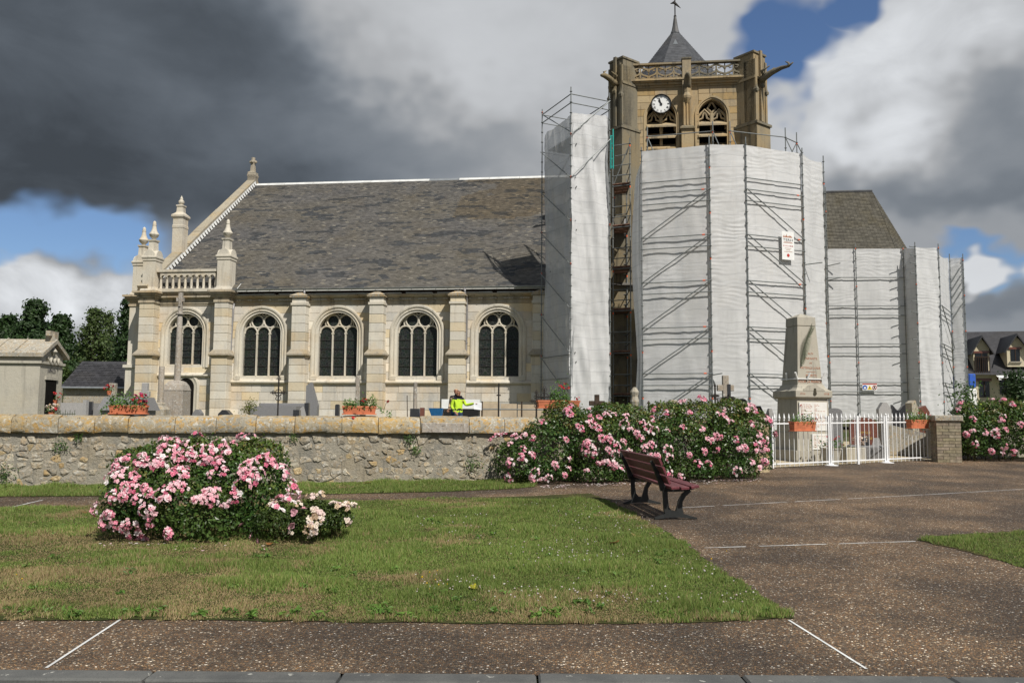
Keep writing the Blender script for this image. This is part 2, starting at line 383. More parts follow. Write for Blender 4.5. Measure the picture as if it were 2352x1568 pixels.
M['leadglass'] = surf('leaded glass', glass_fn, 0.38, 0.22, 0.25, 0.01)
M['glass'] = plain('dark window glass', (0.012, 0.015, 0.018), 0.08, 0.6, 0, 0.1)
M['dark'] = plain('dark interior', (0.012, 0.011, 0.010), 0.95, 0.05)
M['wood_dark'] = plain('dark oak', (0.035, 0.02, 0.013), 0.7, 0.3)
M['steel'] = plain('galvanised tube', (0.19, 0.205, 0.205), 0.5, 0.4, 0.2, 0.18, 5)
M['steel_dark'] = plain('weathered tube', (0.16, 0.17, 0.17), 0.55, 0.4, 0.35, 0.2, 5)
M['orange'] = plain('orange tape', (0.75, 0.12, 0.03), 0.6)
M['teal'] = plain('teal bracket', (0.02, 0.34, 0.30), 0.5)
M['plank'] = plain('scaffold plank', (0.20, 0.115, 0.085), 0.85, 0.2, 0, 0.35, 8)
M['deck_steel'] = plain('steel deck', (0.22, 0.23, 0.23), 0.6, 0.4, 0.3, 0.2, 5)
def sheet_fn(t, p, a):
    n = t.noise(p, 1.2, 5, 0.6); f = t.noise(t.vscale(p, (1, 1, 9)), 3.0, 4, 0.6)
    col = t.mix(t.ss(n, 0.3, 0.75), (0.66, 0.67, 0.68), (0.76, 0.77, 0.78))
    col = t.mix(t.math('MULTIPLY', t.ss(f, 0.55, 0.7), 0.25), col, (0.48, 0.485, 0.49))
    cz = t.n('ShaderNodeSeparateXYZ', {0: p}).outputs[2]; wob = t.math('ADD', cz, t.math('MULTIPLY', t.noise(p, 0.7, 2, 0.5), 0.35))
    cr = t.math('PINGPONG', wob, 0.26); col = t.mix(t.math('MULTIPLY', t.ss(cr, 0.03, 0.0), 0.55), col, (0.46, 0.47, 0.49))
    col = t.mix(t.math('MULTIPLY', t.ss(t.noise(t.vscale(p, (3, 3, 0.5)), 1.1, 4, 0.6), 0.5, 0.72), 0.35), col, (0.52, 0.525, 0.53))
    return t.mix(1.0, col, a, 'MULTIPLY'), f
M['sheet'] = surf('scaffold sheeting', sheet_fn, 0.55, 0.35, 0.25, 0.02, transl=0.22, alpha=0.95)
M['sheet_thin'] = surf('thin scaffold sheeting', sheet_fn, 0.55, 0.35, 0.25, 0.02, transl=0.30, alpha=0.84)
M['white'] = plain('white paint', (0.78, 0.79, 0.78), 0.45, 0.4, 0, 0.05)
M['white_rail'] = plain('white painted iron', (0.80, 0.81, 0.82), 0.4, 0.4, 0, 0.05)
M['black'] = plain('black', (0.012, 0.012, 0.013), 0.5, 0.4, 0, 0.1)
M['red'] = plain('red lettering', (0.45, 0.05, 0.04), 0.7)
M['redfade'] = plain('faded red lettering', (0.42, 0.20, 0.13), 0.9, 0.1)
M['greytext'] = plain('grey lettering', (0.10, 0.10, 0.11), 0.7)
M['gold'] = plain('gold lettering', (0.62, 0.42, 0.12), 0.4, 0.5, 0.4)
M['blue_sign'] = plain('sign blue', (0.03, 0.10, 0.45), 0.5)
M['yellow_sign'] = plain('sign yellow', (0.85, 0.60, 0.03), 0.5)
M['iron'] = plain('cast iron', (0.030, 0.026, 0.023), 0.65, 0.4, 0.2, 0.3, 12)
M['iron_rust'] = plain('rusty iron', (0.055, 0.038, 0.028), 0.8, 0.3, 0.1, 0.4, 12)
M['bench_iron'] = plain('bench iron', (0.020, 0.022, 0.022), 0.5, 0.4, 0.0, 0.2, 12)
def plum_fn(t, p, a):
    n = t.noise(t.vscale(p, (14, 1.5, 14)), 4.0, 5, 0.6)
    return t.mix(1.0, t.mix(t.ss(n, 0.3, 0.75), (0.095, 0.022, 0.030), (0.175, 0.047, 0.058)), a, 'MULTIPLY'), n
M['plum'] = surf('plum painted wood', plum_fn, 0.45, 0.45, 0.25, 0.004)
M['terracotta'] = plain('terracotta plastic', (0.50, 0.165, 0.082), 0.7, 0.3, 0, 0.15, 7)
M['granite_grey'] = plain('grey granite', (0.20, 0.20, 0.205), 0.45, 0.5, 0, 0.25, 40)
M['granite_dark'] = plain('dark polished granite', (0.035, 0.036, 0.040), 0.18, 0.6, 0, 0.3, 40)
M['granite_red'] = plain('red brown granite', (0.16, 0.065, 0.048), 0.25, 0.6, 0, 0.3, 40)
M['granite_pale'] = plain('pale granite', (0.34, 0.335, 0.33), 0.6, 0.4, 0, 0.2, 40)
M['plaque'] = plain('white marble plaque', (0.72, 0.71, 0.67), 0.5, 0.4, 0, 0.05)
M['bronze'] = plain('bronze', (0.075, 0.068, 0.045), 0.55, 0.5, 0.5, 0.3, 20)
M['palm'] = plain('verdigris palm leaf', (0.085, 0.105, 0.062), 0.7, 0.3, 0.1, 0.35, 18)
M['brick_old'] = plain('weathered brick', (0.27, 0.235, 0.18), 0.95, 0.15, 0, 0.25, 9, 0.4)
M['brick'] = plain('pale brick', (0.47, 0.37, 0.25), 0.9, 0.2, 0, 0.12, 9, 0.3)
M['hivis'] = plain('hi-vis yellow', (0.50, 0.72, 0.05), 0.8, 0.2)
M['navy'] = plain('navy cloth', (0.018, 0.020, 0.030), 0.9, 0.1)
M['jeans'] = plain('blue denim', (0.040, 0.065, 0.125), 0.9, 0.1)
M['beige'] = plain('beige cloth', (0.46, 0.34, 0.20), 0.9, 0.1)
M['skin'] = plain('skin', (0.42, 0.22, 0.14), 0.6, 0.3)
M['hair'] = plain('dark hair', (0.012, 0.009, 0.008), 0.7, 0.3)
M['paper'] = plain('paper', (0.78, 0.80, 0.84), 0.8, 0.2)
M['plywood'] = plain('plywood', (0.44, 0.36, 0.26), 0.85, 0.2, 0, 0.12, 4)
M['blue_plastic'] = plain('blue plastic', (0.05, 0.25, 0.62), 0.45, 0.4)
M['tyre'] = plain('rubber', (0.015, 0.015, 0.016), 0.8, 0.2)
M['bark'] = plain('bark', (0.055, 0.042, 0.030), 0.95, 0.1, 0, 0.3, 10)
M['stem'] = plain('green brown stem', (0.075, 0.070, 0.028), 0.8, 0.2)
def leafmat(name, c, c2, rough=0.45, transl=0.3):
    def fn(t, p, a):
        n = t.noise(p, 2.2, 3, 0.6)
        return t.mix(1.0, t.mix(t.ss(n, 0.35, 0.65), c, c2), a, 'MULTIPLY')
    return surf(name, fn, rough, 0.4, transl=transl)
M['rose_leaf'] = leafmat('rose leaf', (0.036, 0.085, 0.017), (0.068, 0.115, 0.026), 0.35, 0.22)
M['tree_leaf'] = leafmat('tree leaf', (0.022, 0.050, 0.014), (0.038, 0.075, 0.020), 0.55, 0.25)
M['tree_pale'] = leafmat('pale tree leaf', (0.050, 0.085, 0.022), (0.085, 0.125, 0.035), 0.55, 0.3)
M['weed'] = leafmat('weed leaf', (0.045, 0.10, 0.020), (0.07, 0.14, 0.025), 0.5, 0.3)
M['yellowgreen'] = leafmat('golden shrub leaf', (0.20, 0.19, 0.02), (0.10, 0.13, 0.02), 0.5, 0.3)
def petal_fn(t, p, a): return a
M['petal'] = surf('petals', petal_fn, 0.6, 0.2, transl=0.25)
def grass_fn(t, p, a): return a
M['grass'] = surf('grass blades', grass_fn, 0.55, 0.25, transl=0.3)
def turf_fn(t, p, a):
    n = t.noise(p, 0.8, 5, 0.6); n2 = t.noise(p, 30, 4, 0.6)
    c = t.mix(t.ss(n, 0.42, 0.62), (0.045, 0.062, 0.018), (0.115, 0.095, 0.042))
    return t.mix(t.ss(n2, 0.3, 0.7), c, (0.028, 0.034, 0.012)), n2
M['turf'] = surf('turf soil', turf_fn, 0.95, 0.1, 0.6, 0.02)
def agg_fn(t, p, a):
    # exposed aggregate concrete: flint pebbles of brown, grey and white in grey cement
    vv = t.vscale(p, (1, 1, 0.2))
    big = t.n('ShaderNodeTexVoronoi', {'Vector': vv, 'Scale': 70.0}); e1 = t.n('ShaderNodeTexVoronoi', {'Vector': vv, 'Scale': 70.0}, feature='DISTANCE_TO_EDGE').outputs[0]
    cs = t.n('ShaderNodeSeparateColor', {0: big.outputs[1]})
    peb = t.ramp(cs.outputs[0], [(0.0, (0.048, 0.033, 0.022)), (0.25, (0.095, 0.062, 0.038)), (0.5, (0.165, 0.10, 0.055)), (0.68, (0.14, 0.115, 0.09)), (0.80, (0.24, 0.16, 0.085)), (0.90, (0.36, 0.31, 0.24)), (0.965, (0.62, 0.60, 0.55))], 'CONSTANT')
    col = t.mix(t.ss(e1, 0.05, 0.16), (0.075, 0.066, 0.056), peb)
    big2 = t.noise(p, 0.55, 5, 0.6); n = t.noise(t.vscale(p, (1, 1, 1)), 13, 5, 0.6)
    col = t.mix(t.math('MULTIPLY', t.ss(n, 0.62, 0.72), 0.45), col, (0.30, 0.28, 0.24))
    col = t.mix(t.ss(big2, 0.40, 0.66), t.mix(1.0, col, (0.86, 0.82, 0.80), 'MULTIPLY'), t.mix(1.0, col, (1.90, 1.70, 1.46), 'MULTIPLY'))
    return t.mix(1.0, col, a, 'MULTIPLY'), t.math('ADD', t.ss(e1, 0.0, 0.25), t.math('MULTIPLY', cs.outputs[1], 0.5))
M['aggregate'] = surf('exposed aggregate', agg_fn, 0.75, 0.3, 0.9, 0.006)
def kerb_fn(t, p, a):
    n = t.noise(p, 3.0, 6, 0.65); s = t.noise(p, 15.0, 5, 0.6); f = t.noise(p, 90, 3, 0.6)
    c = t.mix(t.ss(n, 0.3, 0.7), (0.085, 0.088, 0.088), (0.135, 0.137, 0.132))
    c = t.mix(t.ss(s, 0.64, 0.68), c, (0.36, 0.36, 0.33))
    return t.mix(t.math('MULTIPLY', t.ss(f, 0.5, 0.7), 0.35), c, (0.05, 0.05, 0.05)), f
M['kerb'] = surf('concrete kerb', kerb_fn, 0.9, 0.2, 0.5, 0.005)
def asph_fn(t, p, a):
    n = t.noise(p, 120, 3, 0.7); return t.mix(t.ss(n, 0.3, 0.7), (0.035, 0.035, 0.036), (0.075, 0.074, 0.072)), n
M['asphalt'] = surf('asphalt', asph_fn, 0.9, 0.2, 0.6, 0.005)
def grav_fn(t, p, a):
    v = t.n('ShaderNodeTexVoronoi', {'Vector': p, 'Scale': 30.0}); c = t.n('ShaderNodeSeparateColor', {0: v.outputs[1]})
    return t.ramp(c.outputs[0], [(0, (0.22, 0.16, 0.09)), (0.4, (0.42, 0.34, 0.21)), (0.8, (0.55, 0.48, 0.34)), (1, (0.65, 0.62, 0.54))]), v.outputs[0]
M['gravel'] = surf('pale gravel', grav_fn, 0.9, 0.2, 0.8, 0.02)
def soil_fn(t, p, a):
    n = t.noise(p, 0.25, 5, 0.6); n2 = t.noise(p, 6, 5, 0.65)
    c = t.mix(t.ss(n, 0.4, 0.6), (0.055, 0.075, 0.022), (0.12, 0.105, 0.06))
    return t.mix(t.ss(n2, 0.35, 0.7), c, (0.04, 0.05, 0.018)), n2
M['ground'] = surf('rough ground', soil_fn, 0.95, 0.1, 0.5, 0.05)
# ------------------------------------------------------------------ the ground
def sheet_poly(name, poly, off, mat, kind='structure'):
    """flat polygon laid on the ground, cut where the ground bends, raised by off"""
    bm = bmesh.new(); vs = [bm.verts.new((x, y, 0)) for x, y in poly]; bm.faces.new(vs)
    for yk, _ in GK[1:-1]:
        bmesh.ops.bisect_plane(bm, geom=bm.verts[:]+bm.edges[:]+bm.faces[:], plane_co=(0, yk, 0), plane_no=(0, 1, 0))
    bmesh.ops.recalc_face_normals(bm, faces=bm.faces[:])
    for v in bm.verts: v.co.z = g(v.co.y)+off
    for f in bm.faces:
        if f.normal.z < 0: f.normal_flip()
    me = bpy.data.meshes.new(name); bm.to_mesh(me); bm.free()
    me.color_attributes.new('Col', 'FLOAT_COLOR', 'CORNER'); me.color_attributes['Col'].data.foreach_set('color', np.ones(len(me.loops)*4, np.float32))
    return struct(mk(name, me, mat), kind)
ys = [4.66, 8, 24, 36, 70, 900]
m = MB(); xs = [-900, -60, -20, 0, 20, 60, 900]
for j in range(len(ys)-1):
    for i in range(len(xs)-1):
        m.add([(xs[i], ys[j], g(ys[j])-0.03), (xs[i+1], ys[j], g(ys[j])-0.03), (xs[i+1], ys[j+1], g(ys[j+1])-0.03), (xs[i], ys[j+1], g(ys[j+1])-0.03)], [(0, 1, 2, 3)])
struct(m.build('ground', M['ground'])); 
struct(MB().add([(-900, -900, -0.14), (900, -900, -0.14), (900, 4.67, -0.14), (-900, 4.67, -0.14)], [(0, 1, 2, 3)]).build('road', M['asphalt']))
KY = at_y(1176, 1553, 1).y
kerb_y = on_g(1176, 1549).y
sheet_poly('pavement', [(-30, kerb_y), (34, kerb_y), (34, 21), (24, 25.2), (12.6, 24.2), (5, 19.6), (2.8, 17.6), (-30, 13.2)], 0.0, M['aggregate'])
kerb = struct(bpy.data.objects.new('kerb', None)); COL.objects.link(kerb)
kx = [on_g(c*0.6049, 1555).x for c in (560, 1290, 2040, 2815, 3590)]
kx = [kx[0]-1.02*k for k in range(14, 0, -1)]+kx+[kx[-1]+1.02*k for k in range(1, 16)]
for a, b in zip(kx, kx[1:]):
    MB().bbox(a+0.006, b-0.006, kerb_y-0.17, kerb_y-0.004, -0.14, 0.012+rnd.uniform(-.003, .003), 0.012).build('kerb_stone', M['kerb'], kerb)

def gxy(*pts): return [tuple(on_g(px, py).xy) for px, py in pts]
LAWN = [(-26.0, on_g(0, 1424).y+0.3)]+gxy((0, 1424), (180, 1424), (420, 1424), (620, 1427), (900, 1429), (1150, 1433), (1400, 1433), (1620, 1429), (1825, 1419), (1800, 1400), (1725, 1352), (1640, 1300), (1585, 1262), (1520, 1215), (1445, 1175), (1390, 1146), (1355, 1133), (1200, 1140), (830, 1150), (450, 1158), (0, 1167))+[(-26.0, on_g(0, 1167).y-0.6)]
LAWN2 = gxy((2103, 1240), (2140, 1232), (2230, 1227), (2352, 1222))+[(16, on_g(2352, 1222).y), (16, on_g(2352, 1306).y-0.5)]+gxy((2352, 1306), (2230, 1268), (2130, 1246))
STRIP = [(-26, 13.1)]+gxy((0, 1141), (300, 1139), (700, 1136), (1000, 1130), (1160, 1124), (1230, 1118), (1225, 1104), (1150, 1101), (600, 1107), (0, 1115))+[(-26, 13.9)]
def rough(poly, a=.035):
    out = []
    for i in range(len(poly)):
        p, q = Vector(poly[i]), Vector(poly[(i+1) % len(poly)]); n = max(1, min(60, int((q-p).length/.12)))
        for k in range(n):
            v = p.lerp(q, k/n); out.append((v.x+rnd.uniform(-a, a), v.y+rnd.uniform(-a, a)*.8))
    return out
sheet_poly('lawn', rough(LAWN), 0.006, M['turf']); sheet_poly('right_lawn', rough(LAWN2), 0.006, M['turf']); sheet_poly('grass_verge', rough(STRIP), 0.006, M['turf'])
sheet_poly('churchyard_gravel', [tuple(at_y(1760, 1000, 20.5).xy), tuple(at_y(2175, 1000, 24.2).xy), (16, 31), (6, 30)], 0.004, M['gravel'])
# white joint strips let into the paving
for k, (a, b) in enumerate((((106, 1534), (279, 1421)), ((1812, 1424), (1990, 1536)), ((1562, 1166), (2120, 1136)), ((2124, 1136), (2352, 1123)), ((1618, 1258), (2103, 1243)), ((20, 1166), (98, 1148)))):
    p = on_g(*a); q = on_g(*b); d = (q-p).xy.normalized(); nrm = Vector((-d.y, d.x))*0.009
    L = (q-p).xy.length; n = max(2, int(L/0.16)); mb = MB()
    for i in range(n):
        if k in (2, 4) and rnd.random() < 0.07: continue
        u = p.xy.lerp(q.xy, i/n); v = p.xy.lerp(q.xy, (i+1)/n); wv = 1.0 if k < 2 else rnd.uniform(0.9, 1.7)
        c = rnd.uniform(0.75, 1.0)
        vs = [(*(u+nrm*wv), g(u.y)+0.004), (*(v+nrm*wv), g(v.y)+0.004), (*(v-nrm*wv), g(v.y)+0.004), (*(u-nrm*wv), g(u.y)+0.004)]
        mb.add(vs, [(3, 2, 1, 0)], (c, c, c))
    struct(mb.build('joint_strip', M['white']))

def inside(poly, x, y):
    x = np.asarray(x); y = np.asarray(y); r = np.zeros(x.shape, bool); n = len(poly)
    for i in range(n):
        (xa, ya), (xb, yb) = poly[i], poly[(i+1) % n]
        if ya == yb: continue
        c = ((ya > y) != (yb > y)) & (x < (xb-xa)*(y-ya)/(yb-ya)+xa); r ^= c
    return r
gv = np.vectorize(g)
def tri_mesh(name, V, colr, mat, nv=3):
    """V: (n, nv, 3) corner points; colr: (n, nv, 3)"""
    n = V.shape[0]; me = bpy.data.meshes.new(name); me.vertices.add(n*nv); me.vertices.foreach_set('co', V.astype(np.float32).ravel())
    me.loops.add(n*nv); me.loops.foreach_set('vertex_index', np.arange(n*nv, dtype=np.int32))
    me.polygons.add(n); me.polygons.foreach_set('loop_start', np.arange(0, n*nv, nv, dtype=np.int32)); 
    me.update(calc_edges=True)
    at = me.color_attributes.new('Col', 'FLOAT_COLOR', 'CORNER'); c4 = np.ones((n*nv, 4), np.float32); c4[:, :3] = colr.reshape(-1, 3); at.data.foreach_set('color', c4.ravel())
    return mk(name, me, mat)
def grass(name, label, poly, dens, lmin, lmax, xr, yr, greenb=0.0):
    n = int(dens*(xr[1]-xr[0])*(yr[1]-yr[0])); x = nrg.uniform(*xr, n); y = nrg.uniform(*yr, n)
    # denser near the camera
    keep = nrg.random(n) < np.clip((6.6/np.maximum(y, 1))**1.25, 0.10, 1); x = x[keep]; y = y[keep]
    ex = (fbm(x, y, 7.0, 2)-0.5)*0.14; ey = (fbm(x, y, 7.0, 3)-0.5)*0.22
    k = inside(poly, x+ex, y+ey); x = x[k]; y = y[k]; n = len(x); z = gv(y)+0.010
    dry = fbm(x, y*1.3, 0.8, 5, 4)+0.55*(fbm(x, y*1.4, 3.2, 8, 3)-0.5)
    dry = dry+np.clip((7.4-y)*0.12, 0, 0.16)+np.clip((-x-0.5)*0.04, -0.10, 0.15)-greenb
    dry = np.clip((dry-0.56)/0.24, 0, 1)
    tall = np.clip(fbm(x, y, 2.3, 12, 3)*2.6-0.75, 0.25, 1.7)*(1-0.45*dry)
    L = nrg.uniform(lmin, lmax, n)*tall*np.where(nrg.random(n) < 0.02, 1.7, 1); h = nrg.uniform(0, 2*pi, n); le = nrg.uniform(0.1, 0.85, n)
    ln = np.stack([np.cos(h)*le, np.sin(h)*le, np.ones(n)], 1); ln /= np.linalg.norm(ln, axis=1, keepdims=True)
    w_ = nrg.uniform(0.0022, 0.0042, n)*(1+0.09*np.maximum(0, y-6)); h2 = nrg.uniform(-0.9, 0.9, n); sd = np.stack([np.cos(h2), np.sin(h2), np.zeros(n)], 1)*w_[:, None]
    b = np.stack([x, y, z], 1); V = np.stack([b-sd, b+sd, b+ln*L[:, None]], 1)
    gcol = np.array([0.135, 0.215, 0.045]); g2 = np.array([0.24, 0.30, 0.08]); dc = np.array([0.42, 0.34, 0.18]); d2 = np.array([0.26, 0.16, 0.08])
    t = nrg.random(n)[:, None]; cg = gcol*(1-t)+g2*t; t2 = nrg.random(n)[:, None]; cd = dc*(1-t2*0.6)+d2*t2*0.6
    pick = (nrg.random(n) < dry*0.78+0.06)[:, None]; c = np.where(pick, cd, cg)*(0.75+0.5*fbm(x, y, 1.1, 21, 2))[:, None]
    C = np.stack([c*0.75, c*0.75, c*1.1], 1)
    o = tri_mesh(name, V, C, M['grass']); tag(o, label, 'grass', kind='stuff'); return o
grass('lawn_grass', 'green and straw-dry mown lawn grass in front of the bench', LAWN, 9500, 0.030, 0.080, (-9.5, 4.2), (5.9, 13.8))
grass('right_lawn_grass', 'wedge of green grass at the right edge of the paving', LAWN2, 7000, 0.025, 0.065, (3.5, 11), (6.5, 12), 0.35)
grass('verge_grass', 'narrow strip of green grass along the foot of the rubble wall', STRIP, 9000, 0.035, 0.095, (-12, 1.2), (13, 17), 0.22)
# clover heads, petals and small yellow flowers: dots
def dots(name, label, pts, r, cols, mat, hz=0.03, flat=False):
    V = []; C = []
    for (x, y) in pts:
        rr = r*rnd.uniform(0.6, 1.3); z = g(y)+0.014+(0 if flat else hz*rnd.uniform(0.5, 1.2)); c = np.array(rnd.choice(cols))*rnd.uniform(0.8, 1.05); h = rnd.uniform(0, pi)
        P = [(x+rr*cos(h+k*pi/2), y+rr*sin(h+k*pi/2)*(0.7 if flat else 1), z+(rnd.uniform(0, 0.012) if flat else 0)) for k in range(4)]
        if flat: V += [(P[0], P[1], P[2]), (P[0], P[2], P[3])]; C += [c, c]
        else:
            T = (x, y, z+rr); B = (x, y, z-rr)
            for k in range(4): V += [(P[k], P[(k+1) % 4], T), (P[(k+1) % 4], P[k], B)]; C += [c, c]
    V = np.array(V); C = np.repeat(np.array(C)[:, None, :], 3, 1)
    return tag(tri_mesh(name, V, C, mat), label, 'flowers', kind='stuff')
cl_ = []
while len(cl_) < 330:
    px, py = rnd.uniform(950, 1750), rnd.uniform(1160, 1400); p = on_g(px, py)
    if inside(LAWN, np.array([p.x]), np.array([p.y]))[0] and float(fbm(p.x, p.y, 1.3, 31)) > 0.45: cl_.append((p.x, p.y))
dots('clover_flowers', 'white clover heads dotted over the green part of the lawn', cl_, 0.008, [(0.62, 0.58, 0.55), (0.6, 0.5, 0.48), (0.7, 0.68, 0.62)], M['petal'], 0.05)
yl = [tuple(on_g(px+rnd.uniform(-25, 25), py+rnd.uniform(-12, 12)).xy) for px, py in ((990, 1340), (985, 1330), (960, 1355), (1005, 1350), (60, 1345), (995, 1362), (1650, 1290)) for _ in range(2)]
dots('buttercups', 'small yellow flowers in the middle of the lawn', yl, 0.009, [(0.75, 0.5, 0.02)], M['petal'], 0.06)
pe = []
for _ in range(420):
    t = rnd.random(); px = 1240+t*510; py = 1119-16*t+abs(rnd.gauss(0, 1))*3.2-3; p = on_g(px, py); pe.append((p.x, p.y))
dots('fallen_petals', 'pale petals fallen on the paving along the long rose hedge', pe, 0.022, [(0.72, 0.62, 0.60), (0.74, 0.70, 0.68), (0.7, 0.5, 0.52)], M['petal'], flat=True)
pe = [tuple(on_g(rnd.uniform(230, 620), 1250+abs(rnd.gauss(0, 8))).xy) for _ in range(40)]
dots('lawn_petals', 'pale petals fallen on the lawn below the round pink rose bush', pe, 0.018, [(0.74, 0.68, 0.66), (0.7, 0.5, 0.52)], M['petal'], flat=True)
# dead leaves on the lawn, one by one
def leaf(px, py, s, c, label):
    p = on_g(px, py); a = rnd.uniform(0, 6); mb = MB()
    P = [(-1, 0, .25), (-.4, .45, .0), (.3, .5, .12), (1, 0, .35), (.35, -.5, .05), (-.45, -.42, .15)]
    mb.add([(q[0]*s, q[1]*s, q[2]*s) for q in P]+[(0, 0, 0)], [(i, (i+1) % 6, 6) for i in range(6)], c)
    o = mb.build('fallen_leaf', M['petal'], loc=(p.x, p.y, p.z+0.03), rot=(rnd.uniform(-.3, .3), rnd.uniform(-.3, .3), a)); tag(o, label, 'leaf', 'dead leaves on the lawn')
leaf(193, 1182, 0.085, (0.22, 0.10, 0.04), 'brown fallen leaf on the lawn, left of the round rose bush')
leaf(1462, 1237, 0.09, (0.42, 0.30, 0.13), 'pale tan fallen leaf on the lawn below the bench, the larger of two')
leaf(1352, 1229, 0.055, (0.32, 0.24, 0.10), 'small tan fallen leaf on the lawn, left of the larger tan one')
leaf(1412, 1252, 0.075, (0.20, 0.085, 0.03), 'dark brown fallen leaf on the lawn just under two tan ones')
leaf(1086, 1358, 0.075, (0.42, 0.38, 0.03), 'yellow-green fallen leaf in the front middle of the lawn')
leaf(620, 1255, 0.06, (0.28, 0.13, 0.05), 'orange-brown fallen leaf under the small faded rose bush')
leaf(845, 1112, 0.09, (0.30, 0.14, 0.05), 'brown fallen leaf at the wall foot, left of its twin')
leaf(905, 1109, 0.10, (0.22, 0.09, 0.04), 'reddish brown fallen leaf at the foot of the rubble wall')
# ------------------------------------------------------------------ the church nave
TH = -radians(7.0); HG = 0.85
_P0 = at_y(1243, 950, 41.0); _f = Frame((_P0.x, _P0.y, HG), TH)
_x0, _ = _f.L(318, 900, -0.6)
CF = Frame(_f.W((_x0, 0, 0)), TH); CL = CF.L
church = thing('church', 'long pale limestone church nave with slate roof and arched windows', 'church', CF.loc, TH)
xe = CL(347, 662, -0.35)[0]
lo, hi = 3.0, 12.0
for _ in range(40):
    md = (lo+hi)/2
    if CL(495, 425, md)[0] < xe: lo = md
    else: hi = md
NW = lo
HE = (CL(560, 663, -0.4)[1]+CL(1230, 657, -0.4)[1])/2
HR = (CL(500, 425, NW)[1]+CL(1243, 408, NW)[1])/2
XR = CL(1290, 700, 0)[0]                       # the nave runs on behind the scaffold
print('nave', 'halfwidth', NW, 'eave', HE, 'ridge', HR, 'xe', xe, 'XR', XR)
CZ1 = (CL(600, 677, -0.1)[1]+CL(1150, 675, -0.1)[1])/2; CZ0 = (CL(600, 699, 0)[1]+CL(1150, 698, 0)[1])/2
SZ1 = (CL(750, 873, 0)[1]+CL(1150, 873, 0)[1])/2; SZ0 = SZ1-0.20
print('cornice', CZ0, CZ1, 'sill', SZ1)

def arch_hw(zb, zs, r):
    def f(z):
        if z < zb or z >= zs+r: return 0.0
        return r if z <= zs else sqrt(max(0, r*r-(z-zs)**2))
    return f
def wall_hole(mb, xa, xb, z0, z1, cx, hw, zb, zt, y0, y1, n=14, back=None):
    """front face of a wall with an arched opening, and the reveal behind it"""
    zz = [zb+(zt-zb)*(1-(1-k/n)**1.8) for k in range(n+1)]
    mb.add([(xa, y0, z0), (xb, y0, z0), (xb, y0, zb), (xa, y0, zb)], [(0, 1, 2, 3)])
    mb.add([(xa, y0, zt), (xb, y0, zt), (xb, y0, z1), (xa, y0, z1)], [(0, 1, 2, 3)])
    for a, b in zip(zz, zz[1:]):
        ha = hw(a+1e-6); hb = hw(b-1e-6) if b < zt else 0
        mb.add([(xa, y0, a), (cx-ha, y0, a), (cx-hb, y0, b), (xa, y0, b)], [(0, 1, 2, 3)])
        mb.add([(cx+ha, y0, a), (xb, y0, a), (xb, y0, b), (cx+hb, y0, b)], [(0, 1, 2, 3)])
        mb.add([(cx-ha, y0, a), (cx-ha, y1, a), (cx-hb, y1, b), (cx-hb, y0, b)], [(0, 1, 2, 3)])
        mb.add([(cx+ha, y0, a), (cx+hb, y0, b), (cx+hb, y1, b), (cx+ha, y1, a)], [(0, 1, 2, 3)])
    h = hw(zb+1e-6); mb.add([(cx-h, y0, zb), (cx+h, y0, zb), (cx+h, y1, zb), (cx-h, y1, zb)], [(0, 1, 2, 3)])
def sweep_arch(mb, cx, zb, zs, r, prof, n=20, col=None):
    """moulding (offset, y) carried up one jamb, round the arch and down the other"""
    path = [(cx-1, zb, -1, 0), (cx-1, zs, -1, 0)]; pts = []
    P = [((-1, 0), None, zb)]
    fr = [(-1, 0, zb), ] + [(-cos(pi*k/n), sin(pi*k/n), None) for k in range(n+1)] + [(1, 0, zb)]
    for ux, uz, zz in fr:
        for d, y in prof:
            if zz is not None: pts.append((cx+ux*(r+d), y, zz))
            else: pts.append((cx+ux*(r+d), y, zs+uz*(r+d)))
    k = len(prof); m = len(fr)
    mb.add(pts, [(i*k+j, i*k+j+1, (i+1)*k+j+1, (i+1)*k+j) for i in range(m-1) for j in range(k-1)], col)
